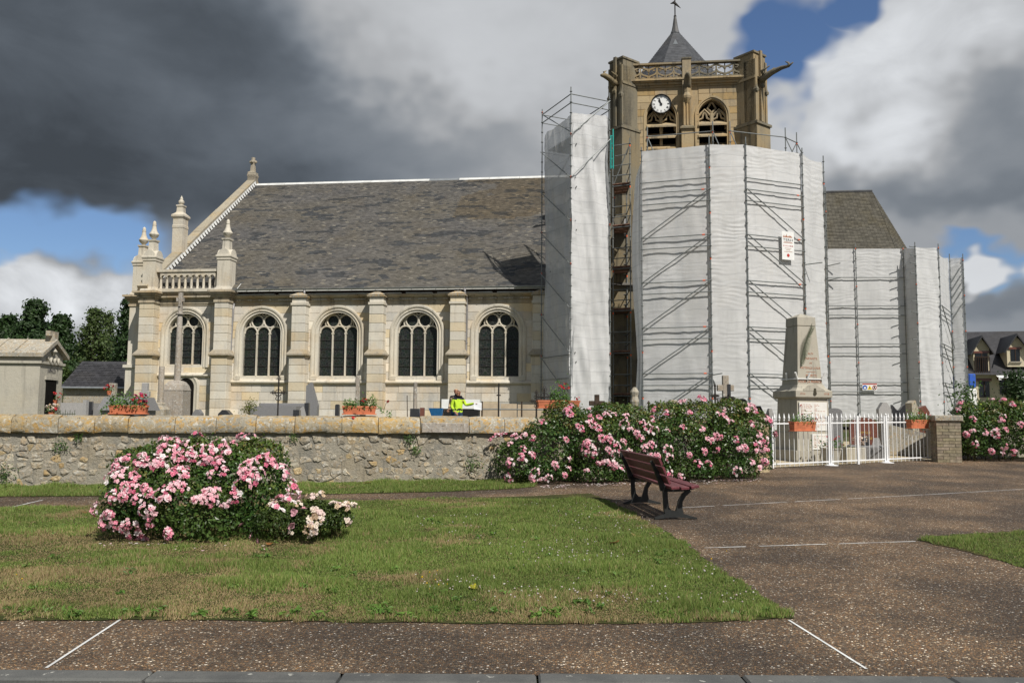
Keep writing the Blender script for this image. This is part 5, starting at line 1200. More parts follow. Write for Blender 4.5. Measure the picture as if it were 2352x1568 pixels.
# loose curtain gathered at the left edge
ca, cb = P2(1456, 640, 37.2), a_
nu, nv = 26, 90; pts = []
for j in range(nv+1):
    v = j/nv; zt_ = zat(1467, 362, 36.6); z = gb+.1+(zt_-gb-.1)*v; wd = .55+.45*sin(v*2.4+.3); sh = .10*sin(v*7)-.45*max(0, .25-v)*2.2-.10*max(0, v-.8)*-6*0
    for i in range(nu+1):
        u = i/nu; p = ca.lerp(cb, 1-(1-u)*wd*(1 if v < .93 else (1-v)/.07)); fold = .09*sin(u*15+v*2.2)*(.6+.4*sin(v*5+u*3))
        pts.append((p.x+sh*(1-u)-s3.o.x, p.y+fold-.05-s3.o.y, z-s3.o.z))
m = MB(); m.v = pts; m.f = [(j*(nu+1)+i, j*(nu+1)+i+1, (j+1)*(nu+1)+i+1, (j+1)*(nu+1)+i) for j in range(nv) for i in range(nu)]; m.c = [None]*len(m.f); m.build('loose_curtain', M['sheet'], s3.r, True)
# inner poles, guard rails and stays above the sheet
for (pa, pb, da, db) in (((1486.7, 317), (1637, 298.5), 37.3, 36.5), ((1676.6, 298.5), (1804, 318), 36.5, 37.3)):
    A = P2(*pa, da); Bq = P2(*pb, db); zA, zB = zat(*pa, da), zat(*pb, db); zz = (zA+zB)/2
    for p in (A, Bq): s3.pole(p, gb, zz+.45, lv=lb)
    s3.bar(A, Bq, zz, zz, 'guard_rail'); s3.bar(A, Bq, zz-1.0, zz-1.0, 'guard_rail')
    for p in (A, Bq): s3.bar(p, p+Vector((.45, -.25)), zz, zz-1.3, 'stay')
pp = P2(1830, 330, 38.0); zz = zat(1830, 328, 38.0); s3.pole(pp, gb, zz+.5, lv=lb); s3.bar(pp, pp+Vector((-.6, .1)), zz, zz-1.2, 'stay'); s3.bar(pp, pp+Vector((.6, .1)), zz, zz-1.2, 'stay'); s3.bar(pp, P2(1804, 318, 37.3), zz, zz, 'guard_rail')
for z, p, q in ((zat(1860, 608, 36.4), d_, Vector((.7, -.25))), (zat(1645, 861, 35.3), b_, Vector((.35, -.3)))): s3.bar(p, p+q, z, z+.06, 'tie_tube')
for z in levs:      # decks inside
    MB().prism([(p.x-s3.o.x, p.y-s3.o.y) for p in (a_+Vector((.2, .3)), b_+Vector((0, .3)), c_+Vector((0, .3)), d_+Vector((-.2, .3)), d_+Vector((-.5, 1.1)), c_+Vector((0, 1.1)), b_+Vector((0, 1.1)), a_+Vector((.5, 1.1)))], z-s3.o.z, z-s3.o.z+.05, 'z').build('deck', M['deck_steel'], s3.r)
# --- lower scaffold round the choir
gr = g(43)
f_, g_, h_, i_, j_, k_, l_ = P2(1904, 750, 43.2), P2(1970, 750, 43.1), P2(2080, 750, 43.0), P2(2108, 750, 42.25), P2(2162, 750, 42.7), P2(2187, 750, 46.3), P2(2218, 750, 46.0)
s4 = Scaf('scaffold', 'lower white-sheeted scaffold round the choir, the rightmost one', (*g_, gr))
lr = zat(1980, 702.5, 43.1)
for p, t in ((f_, zat(1900, 430, 43.2)), (g_, zat(1965, 560, 43.1)), (h_, zat(2074, 566, 43)), (i_, zat(2104, 556, 42.25)), (j_, zat(2158, 560, 42.7)), (k_, zat(2179, 583, 46.3)), (l_, zat(2208, 583, 46))): s4.pole(p, gr, t, lv=lr)
f2 = f_+Vector((-.35, -.5)); s4.pole(f2, gr, zat(1895, 420, 42.7), lv=lr)
zz = gr+.5
while zz < zat(1898, 470, 43): s4.bar(f_, f2, zz, zz+.45, 'lacing', r=.018); zz += 1
for y in (637.7, 702.5, 724, 789.5, 811.5, 878, 899.4):
    z = zat(2000, y, 43.1); s4.bar(f_, g_, z, z, out=.03); s4.bar(g_, h_, z, z, out=.03)
    if y > 650: s4.bar(j_, k_, z, z, out=.05)
for z in (lr, lr-2, lr-4): s4.bar(j_, k_, z, z-1.9, 'brace', out=.08)
tp = zat(2000, 571, 43.1); zb = gr+.45
s4.sheet(f_, g_, tp, tp, zb, off=-.08, seed=41, hr=.9, vr=.2, seams=(.3, .5, .75), sag=0, bot=.08)
s4.sheet(g_, h_, tp, tp, zb, off=-.08, seed=44, hr=.9, vr=.2, seams=(.3, .5, .75), sag=0, bot=.08)
s4.sheet(h_, i_, tp, zat(2107, 570, 42.25), zb, off=-.04, seed=47, hr=.3, vr=.3, seams=(), sag=0, amp=.015)
s4.sheet(i_, j_, zat(2107, 567, 42.25), zat(2160, 569, 42.7), zb-.1, off=-.03, seed=49, hr=.7, vr=.9, amp=.034, seams=(), sag=.03)
s4.sheet(j_, k_, zat(2163, 582, 42.7), zat(2182, 592, 46.3), zb, off=-.06, seed=52, hr=.4, vr=.5, seams=(), sag=.1)
s4.sheet(k_, l_, zat(2184, 593, 46.3), zat(2212, 591, 46), zb, off=-.03, seed=55, hr=.7, vr=.5, seams=(), mat='sheet_thin', sag=.02)
s4.sheet(l_, l_+Vector((1.0, 3.0)), zat(2212, 591, 46), zat(2212, 591, 46), zb, off=-.03, seed=57, hr=.7, vr=.5, seams=(), sag=.02)
for y in (568, 586, 605, 629, 692, 717, 780, 869): z = zat(2105, y, 42.25); s4.bar(i_, i_+Vector((-.35, -.12)), z, z+.02, 'tie_tube')
for y in (605, 624, 642, 660, 690): z = zat(2208, y, 46); s4.bar(k_, l_, z-1.1, z, 'tie_tube', out=.1)
for px, y in ((1918, 608), (1918, 641)): p = f_; z = zat(px, y, 43); s4.bar(f_, f_+Vector((.55, -.35)), z-.03, z+.06, 'tie_tube')
# --- builder's board on the big scaffold and the safety sign
dd = (d_-c_); rz = atan2(dd.y, dd.x); nn = Vector((dd.y, -dd.x)).normalized()
p0 = at_y(1810, 564, 35.95); tpar = ((p0.xy-c_).dot(dd)/dd.length_squared); bp = c_+dd*tpar+nn*.10
bz0, bz1 = zat(1810, 597, bp.y), zat(1810, 532, bp.y); bw = .66; bh = bz1-bz0
bd = thing('builder_board', 'white upright builder board with red and black print on the big scaffold', 'sign', (bp.x, bp.y, bz0), rz)
MB().bbox(-bw/2, bw/2, -.008, .008, 0, bh, .004).build('panel', M['white'], bd)
R90 = (pi/2, 0, 0)
text('lettering', 'TERH', .155, M['greytext'], bd, (0, -.012, bh*.70), R90, .004, sx=1.45); text('lettering', '02 32 21 58 80', .088, M['red'], bd, (0, -.012, bh*.49), R90, .004)
for zf, w_ in ((.62, .45), (.59, .5), (.40, .35), (.34, .22), (.28, .45)): MB().box(-w_/2, w_/2, -.012, -.009, bh*zf, bh*zf+.018).build('print_line', M['redfade'], bd)
cit = MB(); xx = -.27
for w_, h in ((.05, .06), (.03, .12), (.06, .05), (.04, .10), (.025, .16), (.05, .08), (.06, .05), (.045, .11), (.03, .07), (.06, .09), (.05, .05)):
    cit.add([(xx, -.012, bh*.79), (xx+w_, -.012, bh*.79), (xx+w_, -.012, bh*.79+h*.7), (xx+w_/2, -.012, bh*.79+h), (xx, -.012, bh*.79+h*.7)], [(0, 1, 2, 3, 4)]); xx += w_
cit.build('skyline_emblem', M['redfade'], bd)
MB().lathe([(.075, -.002), (.075, .002)], 0, 0, 16).build('round_emblem', M['red'], bd, rot=R90, loc=(.0, -.012, bh*.16))
sp_ = at_y(1997.5, 888, 43.02); sg = thing('safety_sign', 'small white site safety sign with blue, yellow and red symbols', 'sign', (sp_.x, sp_.y, zat(1997, 896, 42.85)), atan2(h_.y-g_.y, h_.x-g_.x))
sw = at_y(2014, 888, 42.85).x-at_y(1981, 888, 42.85).x; sh = zat(1997, 880, 42.85)-zat(1997, 896, 42.85)
MB().bbox(-sw/2, sw/2, -.006, .006, 0, sh, .003).build('panel', M['white'], sg); MB().box(-sw/2, sw/2, -.010, -.0065, sh*.84, sh).build('red_heading', M['red'], sg)
r_ = sh*.33
MB().lathe([(r_, 0), (r_, .003)], 0, 0, 20).build('blue_disc', M['blue_sign'], sg, rot=R90, loc=(-sw*.33, -.0075, sh*.42)); MB().lathe([(r_*.5, 0), (r_*.5, .003)], 0, 0, 12).build('helmet_symbol', M['white'], sg, rot=R90, loc=(-sw*.33, -.0115, sh*.36))
MB().prism([(-r_*1.05, sh*.12), (r_*1.05, sh*.12), (0, sh*.12+r_*1.85)], -.011, -.0075).build('yellow_triangle', M['yellow_sign'], sg); MB().prism([(-.025, sh*.24), (.025, sh*.24), (.015, sh*.58), (-.015, sh*.58)], -.014, -.0115).build('exclamation_mark', M['black'], sg)
ring = MB().path([(sw*.33+r_*.88*cos(2*pi*q/24), -.010, sh*.42+r_*.88*sin(2*pi*q/24)) for q in range(24)], r_*.12, 4, True, sq=(0, 1, 0)); ring.tube((sw*.33-r_*.6, -.010, sh*.42+r_*.6), (sw*.33+r_*.6, -.010, sh*.42-r_*.6), r_*.10, 4); ring.build('red_prohibition_ring', M['red'], sg)
fg = MB().box(sw*.33-.03, sw*.33+.03, -.0095, -.0065, sh*.30, sh*.60).tube((sw*.33-.03, -.008, sh*.3), (sw*.33-.09, -.008, sh*.18), .018, 4).tube((sw*.33+.02, -.008, sh*.3), (sw*.33+.08, -.008, sh*.2), .018, 4); fg.build('walking_figure', M['black'], sg)
# ------------------------------------------------------------------ churchyard wall
wa, wb = on_g(0, 1117), on_g(1150, 1104); wd = (wb-wa).xy.normalized(); W0 = wa.xy-wd*4.0; wrz = atan2(wd.y, wd.x)
WL1 = 4.0+(wb-wa).xy.length+3.2
WF = Frame((W0.x, W0.y, g(W0.y)), wrz)
cwall = thing('churchyard_wall', 'long low rubble-stone wall with lichen-covered coping stones', 'wall', WF.loc, wrz)
zl_, zr_ = WF.L(0, 951)[1], WF.L(1150, 956.5)[1]; xl_, xr_ = WF.L(0, 951)[0], WF.L(1150, 956)[0]
def wtop(x): return zl_+(zr_-zl_)*(x-xl_)/(xr_-xl_)
CPH = .34
core = MB(); nx = 90
for i in range(nx):
    a, b = WL1*i/nx, WL1*(i+1)/nx
    core.add([(a, 0, -.25), (b, 0, -.25), (b, 0, wtop(b)-CPH+.02), (a, 0, wtop(a)-CPH+.02), (a, .46, -.25), (b, .46, -.25), (b, .46, wtop(b)-CPH+.02), (a, .46, wtop(a)-CPH+.02)], [(0, 1, 2, 3), (7, 6, 5, 4), (3, 2, 6, 7)])
mort = core.build('mortar', M['mortar'], cwall)
# irregular stones: cells of a jittered pattern, pulled in from their joints
x0s, x1s = xl_-.8, WL1-.05; zsb = -.02; sites = []; row = 0; z = zsb+.05
while z < wtop(0)-CPH-.02:
    x = x0s+rnd.uniform(0, .2); h = rnd.uniform(.085, .15)
    while x < x1s:
        w_ = rnd.choice((.07, .10, .13, .17, .24, .36)); sites.append((x+w_/2+rnd.uniform(-.02, .02), z+rnd.uniform(-.035, .035), w_, h)); x += w_
    z += h
sa = np.array([(s[0], s[1]*1.35) for s in sites]); it = []
def clip(poly, a, b, c):          # keep a*x+b*z<=c
    out = []
    for i in range(len(poly)):
        p, q = poly[i], poly[(i+1) % len(poly)]; dp = a*p[0]+b*p[1]-c; dq = a*q[0]+b*q[1]-c
        if dp <= 0: out.append(p)
        if dp*dq < 0: t = dp/(dp-dq); out.append((p[0]+(q[0]-p[0])*t, p[1]+(q[1]-p[1])*t))
    return out
for k, (sx, sz, w_, h) in enumerate(sites):
    me_ = sa[k]; d2 = ((sa-me_)**2).sum(1); near = np.argsort(d2)[1:13]; poly = [(sx-.22, sz-.15), (sx+.22, sz-.15), (sx+.22, sz+.15), (sx-.22, sz+.15)]
    for o in near:
        mx_, mz_ = (me_+sa[o])/2; ax2, az2 = sa[o]-me_
        poly = clip(poly, ax2, az2*1.35, ax2*mx_+az2*mz_)
        if len(poly) < 3: break
    if len(poly) < 3: continue
    tp = wtop(sx)-CPH-.01; poly = [(p[0], min(max(p[1], -.12), tp)) for p in poly]
    r_ = rnd.random()
    if r_ < .22: continue                       # a patch of mortar
    sh = rnd.uniform(.62, 1.0); cx = sum(p[0] for p in poly)/len(poly); cz = sum(p[1] for p in poly)/len(poly); pr = rnd.choice((.003, .006, .010, .016, .026)); n = len(poly)
    if n < 3: continue
    def lump(p, k_, y): j = rnd.uniform(.92, 1.06)*k_; return (cx+(p[0]-cx)*j, y, cz+(p[1]-cz)*j)
    sub = []
    for i in range(n):
        p, q = poly[i], poly[(i+1) % n]; sub += [p, ((p[0]+q[0])/2*.99+cx*.01, (p[1]+q[1])/2*.99+cz*.01)] if hypot(p[0]-q[0], p[1]-q[1]) > .09 else [p]
    n = len(sub); jit = [rnd.uniform(.80, 1.12) for _ in sub]; vs = [lump(p, sh*j_, .004) for p, j_ in zip(sub, jit)]+[lump(p, sh*.94*j_, -pr*rnd.uniform(.6, 1)) for p, j_ in zip(sub, jit)]+[lump(p, sh*.55*j_, -pr-rnd.uniform(-.004, .008)) for p, j_ in zip(sub, jit)]
    fs = [(i, (i+1) % n, (i+1) % n+n, i+n) for i in range(n)]+[(i+n, (i+1) % n+n, (i+1) % n+2*n, i+2*n) for i in range(n)]+[tuple(range(2*n, 3*n))]
    f = rnd.uniform(.80, 1.14); t = rnd.random(); c = (f, f*.985, f*.96) if t < .72 else ((f*1.2, f*1.18, f*1.12) if t < .90 else (f*1.2, f*1.02, f*.72))
    A = (max(p[0] for p in poly)-min(p[0] for p in poly))*(max(p[1] for p in poly)-min(p[1] for p in poly))
    if sx < xl_-.1 or sx > xr_+.8: A *= .2
    it.append((vs, fs, c, A))
pieces('stone', mort, it, M['rubble'], 300, 'small_stones')
# coping stones
jx = [WF.L(q, 970)[0] for q in (30, 137, 220, 297, 404, 498, 589, 678, 786, 869, 965, 1077, 1158)]
jx = [jx[0]-.85*k for k in (4, 3, 2, 1)]+jx
while jx[-1] < WL1-.9: jx.append(jx[-1]+rnd.uniform(.7, 1.0))
jx.append(WL1)
def coping(parent, a, b, top, seed, L0, mat, grey=False):
    n = max(3, int((b-a)/.12)); prof = [(.02, -CPH+.012), (-.075, -CPH+.012), (-.095, -CPH+.05), (-.095, -CPH*.55), (-.085, -CPH*.30), (-.045, -CPH*.12), (.03, -.03), (.14, 0), (.34, -.005), (.48, -.06), (.54, -CPH*.6), (.54, -CPH+.012)]
    m = MB(); pts = []
    for i in range(n+1):
        x = a+.006+(b-a-.012)*i/n; en = .014 if i in (0, n) else 0
        for j, (y, z) in enumerate(prof): 
            d = (float(fbm(x*1.0, j*.8, 3.1, seed, 3))-.5)*.06 if 0 < j < 11 else 0
            pts.append((x, y+en+d*(1 if y < .1 else -1), top(x)+z-en*.7+d*.25))
    k = len(prof); f = rnd.uniform(.88, 1.1)
    m.add(pts, [(i*k+j, (i+1)*k+j, (i+1)*k+j+1, i*k+j+1) for i in range(n) for j in range(k-1)]+[tuple(range(k)), tuple(n*k+j for j in range(k-1, -1, -1))], (f, f, f*.98))
    return m.build('coping_stone', mat, parent, 50)
for i, (a, b) in enumerate(zip(jx, jx[1:])): coping(cwall, a, b, lambda x: wtop(x)+.012*sin(i*2.3), i, 0, M['coping'])
ga, gb2 = WF.L(968, 990)[0], WF.L(1074, 990)[0]
MB().bbox(ga, gb2, -.125, -.06, wtop(ga)-CPH+.02, wtop(ga)-.13, .008).build('grey_patch', M['calvary'], cwall)
# the wall bends towards the gate behind the hedge
pilL = on_g(1757, 1084); e1 = WF.W((WL1, 0, 0)); v2 = pilL.xy-e1.xy; r2 = atan2(v2.y, v2.x)
cw2 = thing('churchyard_wall', 'short stretch of rubble wall running from the long hedge to the gate pillar', 'wall', tuple(e1), r2); n = 8
mb = MB().box(.0, v2.length-.15, 0, .42, -.3, 1.0); mb.build('mortar', M['mortar'], cw2)
x = 0
while x < v2.length-.2:
    b = min(x+.85, v2.length-.15); coping(cw2, x, b, lambda q: 1.32, int(x*7)+40, 0, M['coping']); x = b
# beyond the right pillar
pilR = on_g(2180, 1060)
cw3 = thing('churchyard_wall', 'rubble wall with stone coping right of the gate, behind the rose bush', 'wall', (pilR.x+.1, pilR.y+.75, g(pilR.y)), radians(24))
MB().box(0, 9, 0, .4, -.3, .84).build('mortar', M['mortar'], cw3)
for k in range(9): coping(cw3, k*1.0, k+1.0, lambda q: 1.16, 70+k, 0, M['coping'])
# ------------------------------------------------------------------ brick gate pillars
def pillar(px, py, wdt, h, label, rz, cap, bm_='brick'):
    p = on_g(px, py); t = thing('gate_pillar', label, 'pillar', (p.x, p.y, p.z), rz, 'brick gate pillars')
    core_ = MB().box(-wdt/2+.012, wdt/2-.012, .012, wdt-.012, -.2, h).build('mortar_core', M['mortar'], t)
    ch = .083; n = int(h/ch); bl = wdt/2; its = []
    for i in range(n):
        z0, z1 = i*ch+.005, (i+1)*ch-.005
        for s in (0, 1):                        # front, sides
            for k in range(2 if not i % 2 else 3):
                e = [(-wdt/2, 0), (0, wdt/2)] if not i % 2 else [(-wdt/2, -wdt/4), (-wdt/4, wdt/4), (wdt/4, wdt/2)]
                a, b = e[k]; f = rnd.uniform(.85, 1.12); c = (f, f*rnd.uniform(.94, 1.02), f*rnd.uniform(.86, 1.0))
                m = MB().box(a+.006, b-.006, -rnd.uniform(0, .004), .06, z0, z1, c) if s == 0 else MB().box(-wdt/2-rnd.uniform(0, .004), -wdt/2+.05, .065+(a+wdt/2)*.85, .055+(b+wdt/2)*.85, z0, z1, c)
                its.append((m.v, m.f, c, 1+i*.01))
    pieces('brick', core_, its, M[bm_])
    MB().bbox(-wdt/2-.05, wdt/2+.05, -.05, wdt+.05, h, h+cap, .02).build('cap', M['tomb'], t); return t
FA, FB = on_g(1773, 1075), on_g(2152, 1057); fd = (FB-FA).xy.normalized(); frz = atan2(fd.y, fd.x)
pillar(1752, 1085, .44, 1.16, 'pale brick gate pillar half hidden by the long rose hedge, left of the fence', frz, .10)
pillar(2182, 1062, .62, 1.12, 'weathered grey brick gate pillar with stone cap, right of the fence', radians(-12), .16, 'brick_old')
# ------------------------------------------------------------------ white railings and gate
FF = Frame((FA.x, FA.y, FA.z), frz); FLn = (FB-FA).xy.length
def fx(px): return FF.L(px, 1010)[0]
def fz(x): p = FF.W((x, 0, 0)); return g(p.y)-FA.z
def railing(label, px0, px1, name, posts=True, group='white gate railings'):
    a, b = fx(px0), fx(px1); t = thing(name, label, 'gate' if 'gate' in name else 'fence', tuple(FF.W((a, 0, fz(a)))), frz, group); L = b-a; sl = fz(b)-fz(a)
    def Z(x): return sl*x/L
    for z, r_ in ((.10, .016), (1.08, .016)): MB().box(0, 0, 0, 0, 0, 0) ; MB().add([(0, -r_*.6, z-r_), (L, -r_*.6, z+sl-r_), (L, r_*.6, z+sl-r_), (0, r_*.6, z-r_), (0, -r_*.6, z+r_), (L, -r_*.6, z+sl+r_), (L, r_*.6, z+sl+r_), (0, r_*.6, z+r_)], [(0, 3, 2, 1), (4, 5, 6, 7), (0, 1, 5, 4), (1, 2, 6, 5), (2, 3, 7, 6), (3, 0, 4, 7)]).build('rail', M['white_rail'], t)
    n = max(2, round(L/.165))
    for i in range(n):
        x = L*(i+.5)/n; z = Z(x); m = MB().tube((x, 0, .02+z), (x, 0, 1.16+z), .0075, 7)
        m.lathe([(.008, 1.150), (.024, 1.162), (.010, 1.180), (.030, 1.210), (.024, 1.232), (.004, 1.325), (.0005, 1.335)], x, 0, 8, z0=z); m.build('bar', M['white_rail'], t, 50)
    for x in (0, L) if posts else ():
        MB().box(x-.02, x+.02, -.02, .02, 0+Z(x), 1.26+Z(x)).build('post', M['white_rail'], t)
    return t
railing('white spear-topped railing left of the gate, with a terracotta flower box on it', 1774, 1903, 'fence_panel')
g1 = railing('left leaf of the white spear-topped gate', 1908, 1969, 'gate_leaf'); g2 = railing('right leaf of the white spear-topped gate', 1971, 2031, 'gate_leaf')
railing('white spear-topped railing right of the gate, up to the brick pillar', 2037, 2151, 'fence_panel')
for px, lab in ((1906, 'slim white gate post on a round foot, left of the gate leaves'), (2034, 'slim white gate post on a round foot, right of the gate leaves')):
    x = fx(px); t = thing('gate_post', lab, 'post', tuple(FF.W((x, -.03, fz(x)))), frz, 'white gate posts')
    MB().tube((0, 0, 0), (0, 0, 1.28), .022, 10).lathe([(.024, 1.27), (.03, 1.29), (.0, 1.33)], 0, 0, 10).build('shaft', M['white_rail'], t, 40); MB().lathe([(.17, 0), (.17, .012), (.05, .03), (.025, .06)], 0, 0, 20).build('foot', M['white_rail'], t, 40)
# ------------------------------------------------------------------ bench
Nn, Ff = on_g(1547, 1192), on_g(1470, 1157); bdv = (Ff-Nn).xy; BL = bdv.length; brz = atan2(bdv.y, bdv.x)-pi/2      # local +y runs along the bench, away from the camera; +x is where the seat faces
bench = thing('park_bench', 'plum red slatted park bench on black cast-iron legs beside the lawn', 'bench', (Nn.x, Nn.y, Nn.z+.002), brz)
print('bench support spacing', BL)
for k, y in enumerate((0.0, BL)):
    z_ = (g(Ff.y)-g(Nn.y))*k; m = MB(); T = .022
    def strip(pts, ws, tk=T):
        n = len(pts); L = []
        for i in range(n):
            t = Vector(pts[min(i+1, n-1)])-Vector(pts[max(i-1, 0)]); nn_ = Vector((-t.y, t.x)).normalized()*ws[i]/2; L.append((Vector(pts[i])+nn_, Vector(pts[i])-nn_))
        for i in range(n-1):
            q = [L[i][0], L[i+1][0], L[i+1][1], L[i][1]]
            m.add([(p.x, y-tk, p.y+z_) for p in q]+[(p.x, y+tk, p.y+z_) for p in q], [(0, 1, 2, 3), (7, 6, 5, 4), (0, 4, 5, 1), (1, 5, 6, 2), (2, 6, 7, 3), (3, 7, 4, 0)])
    strip([(-.27, .012), (-.14, .045), (0, .075), (.15, .045), (.33, .012)], [.022, .05, .09, .05, .020], .03)
    strip([(-.07, .08), (-.105, .16), (-.115, .28), (-.12, .38), (-.14, .44)], [.12, .075, .062, .066, .09])
    strip([(.08, .08), (.085, .16), (.10, .25), (.15, .33), (.235, .40)], [.12, .075, .058, .06, .05])
    strip([(-.15, .405), (0, .40), (.15, .405), (.29, .425)], [.05, .05, .045, .03])
    strip([(-.14, .40), (-.185, .52), (-.245, .66), (-.315, .80)], [.09, .065, .05, .035])
    m.build('cast_iron_leg', M['bench_iron'], bench)
zend = g(Ff.y)-g(Nn.y); sl_b = zend/BL; ya, yb = -.26, BL+.26
def slat(cu, cz, w_, tk, ang, name):
    m = MB().bbox(-w_/2, w_/2, ya, yb, -tk/2, tk/2, .006); o = m.build(name, M['plum'], bench); o.location = (cu, 0, cz); o.rotation_euler = (math.atan(sl_b), -ang, 0)
for cu, cz, an in ((-.055, .452, .06), (.085, .448, .04), (.225, .466, .16)): slat(cu, cz, .118, .04, an, 'seat_slat')
for cu, cz in ((-.160, .555), (-.214, .682), (-.270, .805)): slat(cu+.015, cz, .118, .036, -radians(66), 'back_slat')
# ------------------------------------------------------------------ war memorial
MD = 22.6; mp = at_y(1833, 1052, MD); mz = lambda py: at_y(1833, py, MD).z
mrz = radians(14.2); ca_, sa_ = cos(mrz), sin(mrz); hs = .50
mc = Vector((mp.x, mp.y))-Vector((-hs*ca_+hs*sa_, -hs*sa_-hs*ca_)); mg = g(mc.y)
mem = thing('war_memorial', 'tapering stone obelisk war memorial with palm leaf and marble name plaques', 'memorial', (mc.x, mc.y, mg), mrz)
zz = lambda py: mz(py)-mg
MB().box(-.66, .66, -.66, .66, -.1, zz(1034)).build('step', M['memorial'], mem); MB().box(-.54, .54, -.54, .54, zz(1034), zz(994), ty=.012, tx=.012).build('lower_pedestal', M['memorial'], mem)
MB().box(-.505, .505, -.505, .505, zz(994), zz(915), tx=.03, ty=.03).build('pedestal', M['memorial'], mem)
MB().lathe([(.50, zz(915)), (.565, zz(911)), (.565, zz(897)), (.50, zz(894)), (.44, zz(889)), (.405, zz(882))], 0, 0, sq=True).build('cornice', M['memorial'], mem)
zsb, zst = zz(882), zz(746); h0, h1 = .385, .285
MB().lathe([(h0, zsb), (h1, zst)], 0, 0, sq=True).build('shaft', M['memorial'], mem)
MB().lathe([(h1-.012, zst), (h1-.012, zst+.018), (h1+.004, zst+.02), (h1-.005, zz(725)), (.02, zz(714.5))], 0, 0, sq=True).build('cap', M['memorial'], mem)
pd = MB(); n = 12; pd.prism([(-.34, zz(897)), (.34, zz(897)), (.30, zz(893)), (.18, zz(889)), (.10, zz(884)), (0, zz(882)), (-.10, zz(884)), (-.18, zz(889)), (-.30, zz(893))], -.572, -.42); pd.build('pediment', M['memorial'], mem)
th = math.atan((h0-h1)/(zst-zsb))
def fy(z): return -(h0-(h0-h1)*(z-zsb)/(zst-zsb))-.004
for body, py, size, x in (('AUX', 810, .075, .07), ('ENFANTS', 821.5, .085, .07), ('DE', 832, .06, .06), ('VATTEVILLE LA RUE', 843.5, .082, .04), ('MORTS', 861, .095, .05)):
    z = zz(py); text('inscription', body, size, M['redfade'], mem, (x, fy(z), z), (pi/2-th, 0, 0), .004, sx=.86 if 'VATTE' in body else 1.1)
z = zz(875.5); text('inscription', 'POUR LA FRANCE', .085, M['redfade'], mem, (0, fy(z)-.003, z), (pi/2-th, 0, 0), .004, sx=1.05)
z = zz(852.5); MB().box(-.09, .19, fy(z)-.002, fy(z)+.01, z-.005, z+.005).build('rule', M['redfade'], mem)
for body, x in (('1914', -.36), ('1918', .38)): text('date', body, .085, M['redfade'], mem, (x, -.568, zz(904)), R90, .004)
MB().lathe([(.05, 0), (.05, .015)], 0, 0, 14).build('medal', M['bronze'], mem, rot=R90, loc=(0.02, -.572, zz(903))); MB().prism([(-.02, zz(901)), (.06, zz(901)), (.05, zz(891)), (-.01, zz(891))], -.585, -.572).build('medal_ribbon', M['bronze'], mem)
# palm frond
pf = MB(); NP = 26; pp_ = []
for i in range(NP+1):
    t = i/NP; px = 1838.5+(1867-1838.5)*t+6*sin(t*pi)*-.9; py = 842+(751-842)*t; c0 = FF and None; 
    fr_ = Frame(mem.location, mrz); c = fr_.i @ CAMP; d = fr_.i.to_3x3() @ ray(px, py); tt_ = (-.36-c.y)/d.y; q = c+d*tt_; pp_.append(Vector((q.x, fy(q.z)-.03-.03*sin(t*pi), q.z)))
pf.path(pp_, .010, 5)
for i in range(1, NP+1):
    t = i/NP; p = pp_[i]; dr_ = (pp_[i]-pp_[i-1]).normalized(); sd = Vector((dr_.z, 0, -dr_.x)); l = .17*sin(min(1, t*1.2+.12)*pi*.86)+.04
    for s in (-1, 1):
        e = p+dr_*l*.75+sd*s*l*.75+Vector((0, -.035, 0)); w_ = dr_.cross(sd*s).normalized()*.004+dr_*.0065
        pf.add([p-w_, p+w_, p.lerp(e, .6)+w_*1.5, e, p.lerp(e, .6)-w_*1.5], [(0, 1, 2, 3, 4)])
pf.build('palm_leaf', M['palm'], mem)
z = zz(869); hh_ = -fy(z)+.02
for a, b in (((-hh_, -hh_), (hh_, -hh_)), ((hh_, -hh_), (hh_, hh_)), ((hh_, hh_), (-hh_, hh_)), ((-hh_, hh_), (-hh_, -hh_))): MB().tube((*a, z), (*b, z), .014, 6).build('belt_rod', M['white_rail'], mem)
for x, y, lean in ((-hh_, -hh_, -.10), (-.10, -hh_-.01, .05), (hh_*.9, -hh_-.01, .06), (-hh_-.01, .1, -.05)):
    MB().tube((x, y, z-.02), (x-lean*.0+lean, y-.06, z+.17), .026, 10).build('flag_holder', M['white'], mem)
for z0, z1, xa, xb, yy, nm in ((zz(989), zz(923), -.44, .42, -.512, 0), (zz(1032), zz(996), -.10, .50, -.552, 1)):
    pl = MB().bbox(xa, xb, yy-.012, yy+.02, z0, z1, .005).build('plaque', M['plaque'], mem); ln = MB(); zc = z1-.07
    if nm == 0: pl.rotation_euler = (0, 0, 0)
    while zc > z0+.04:
        for cx0, cx1 in (((xa+.05, (xa+xb)/2-.03), ((xa+xb)/2+.03, xb-.05)) if nm == 0 else ((xa+.06, xb-.06),)):
            x = cx0
            while x < cx1-.04:
                l = min(rnd.uniform(.03, .09), cx1-x); ln.add([(x, yy-.0135, zc), (x+l, yy-.0135, zc), (x+l, yy-.0135, zc+.012), (x, yy-.0135, zc+.012)], [(0, 1, 2, 3)]); x += l+.02
                if rnd.random() < .2: break
        zc -= .036
    struct(ln.build('name_list', M['redfade'], pl), 'stuff')
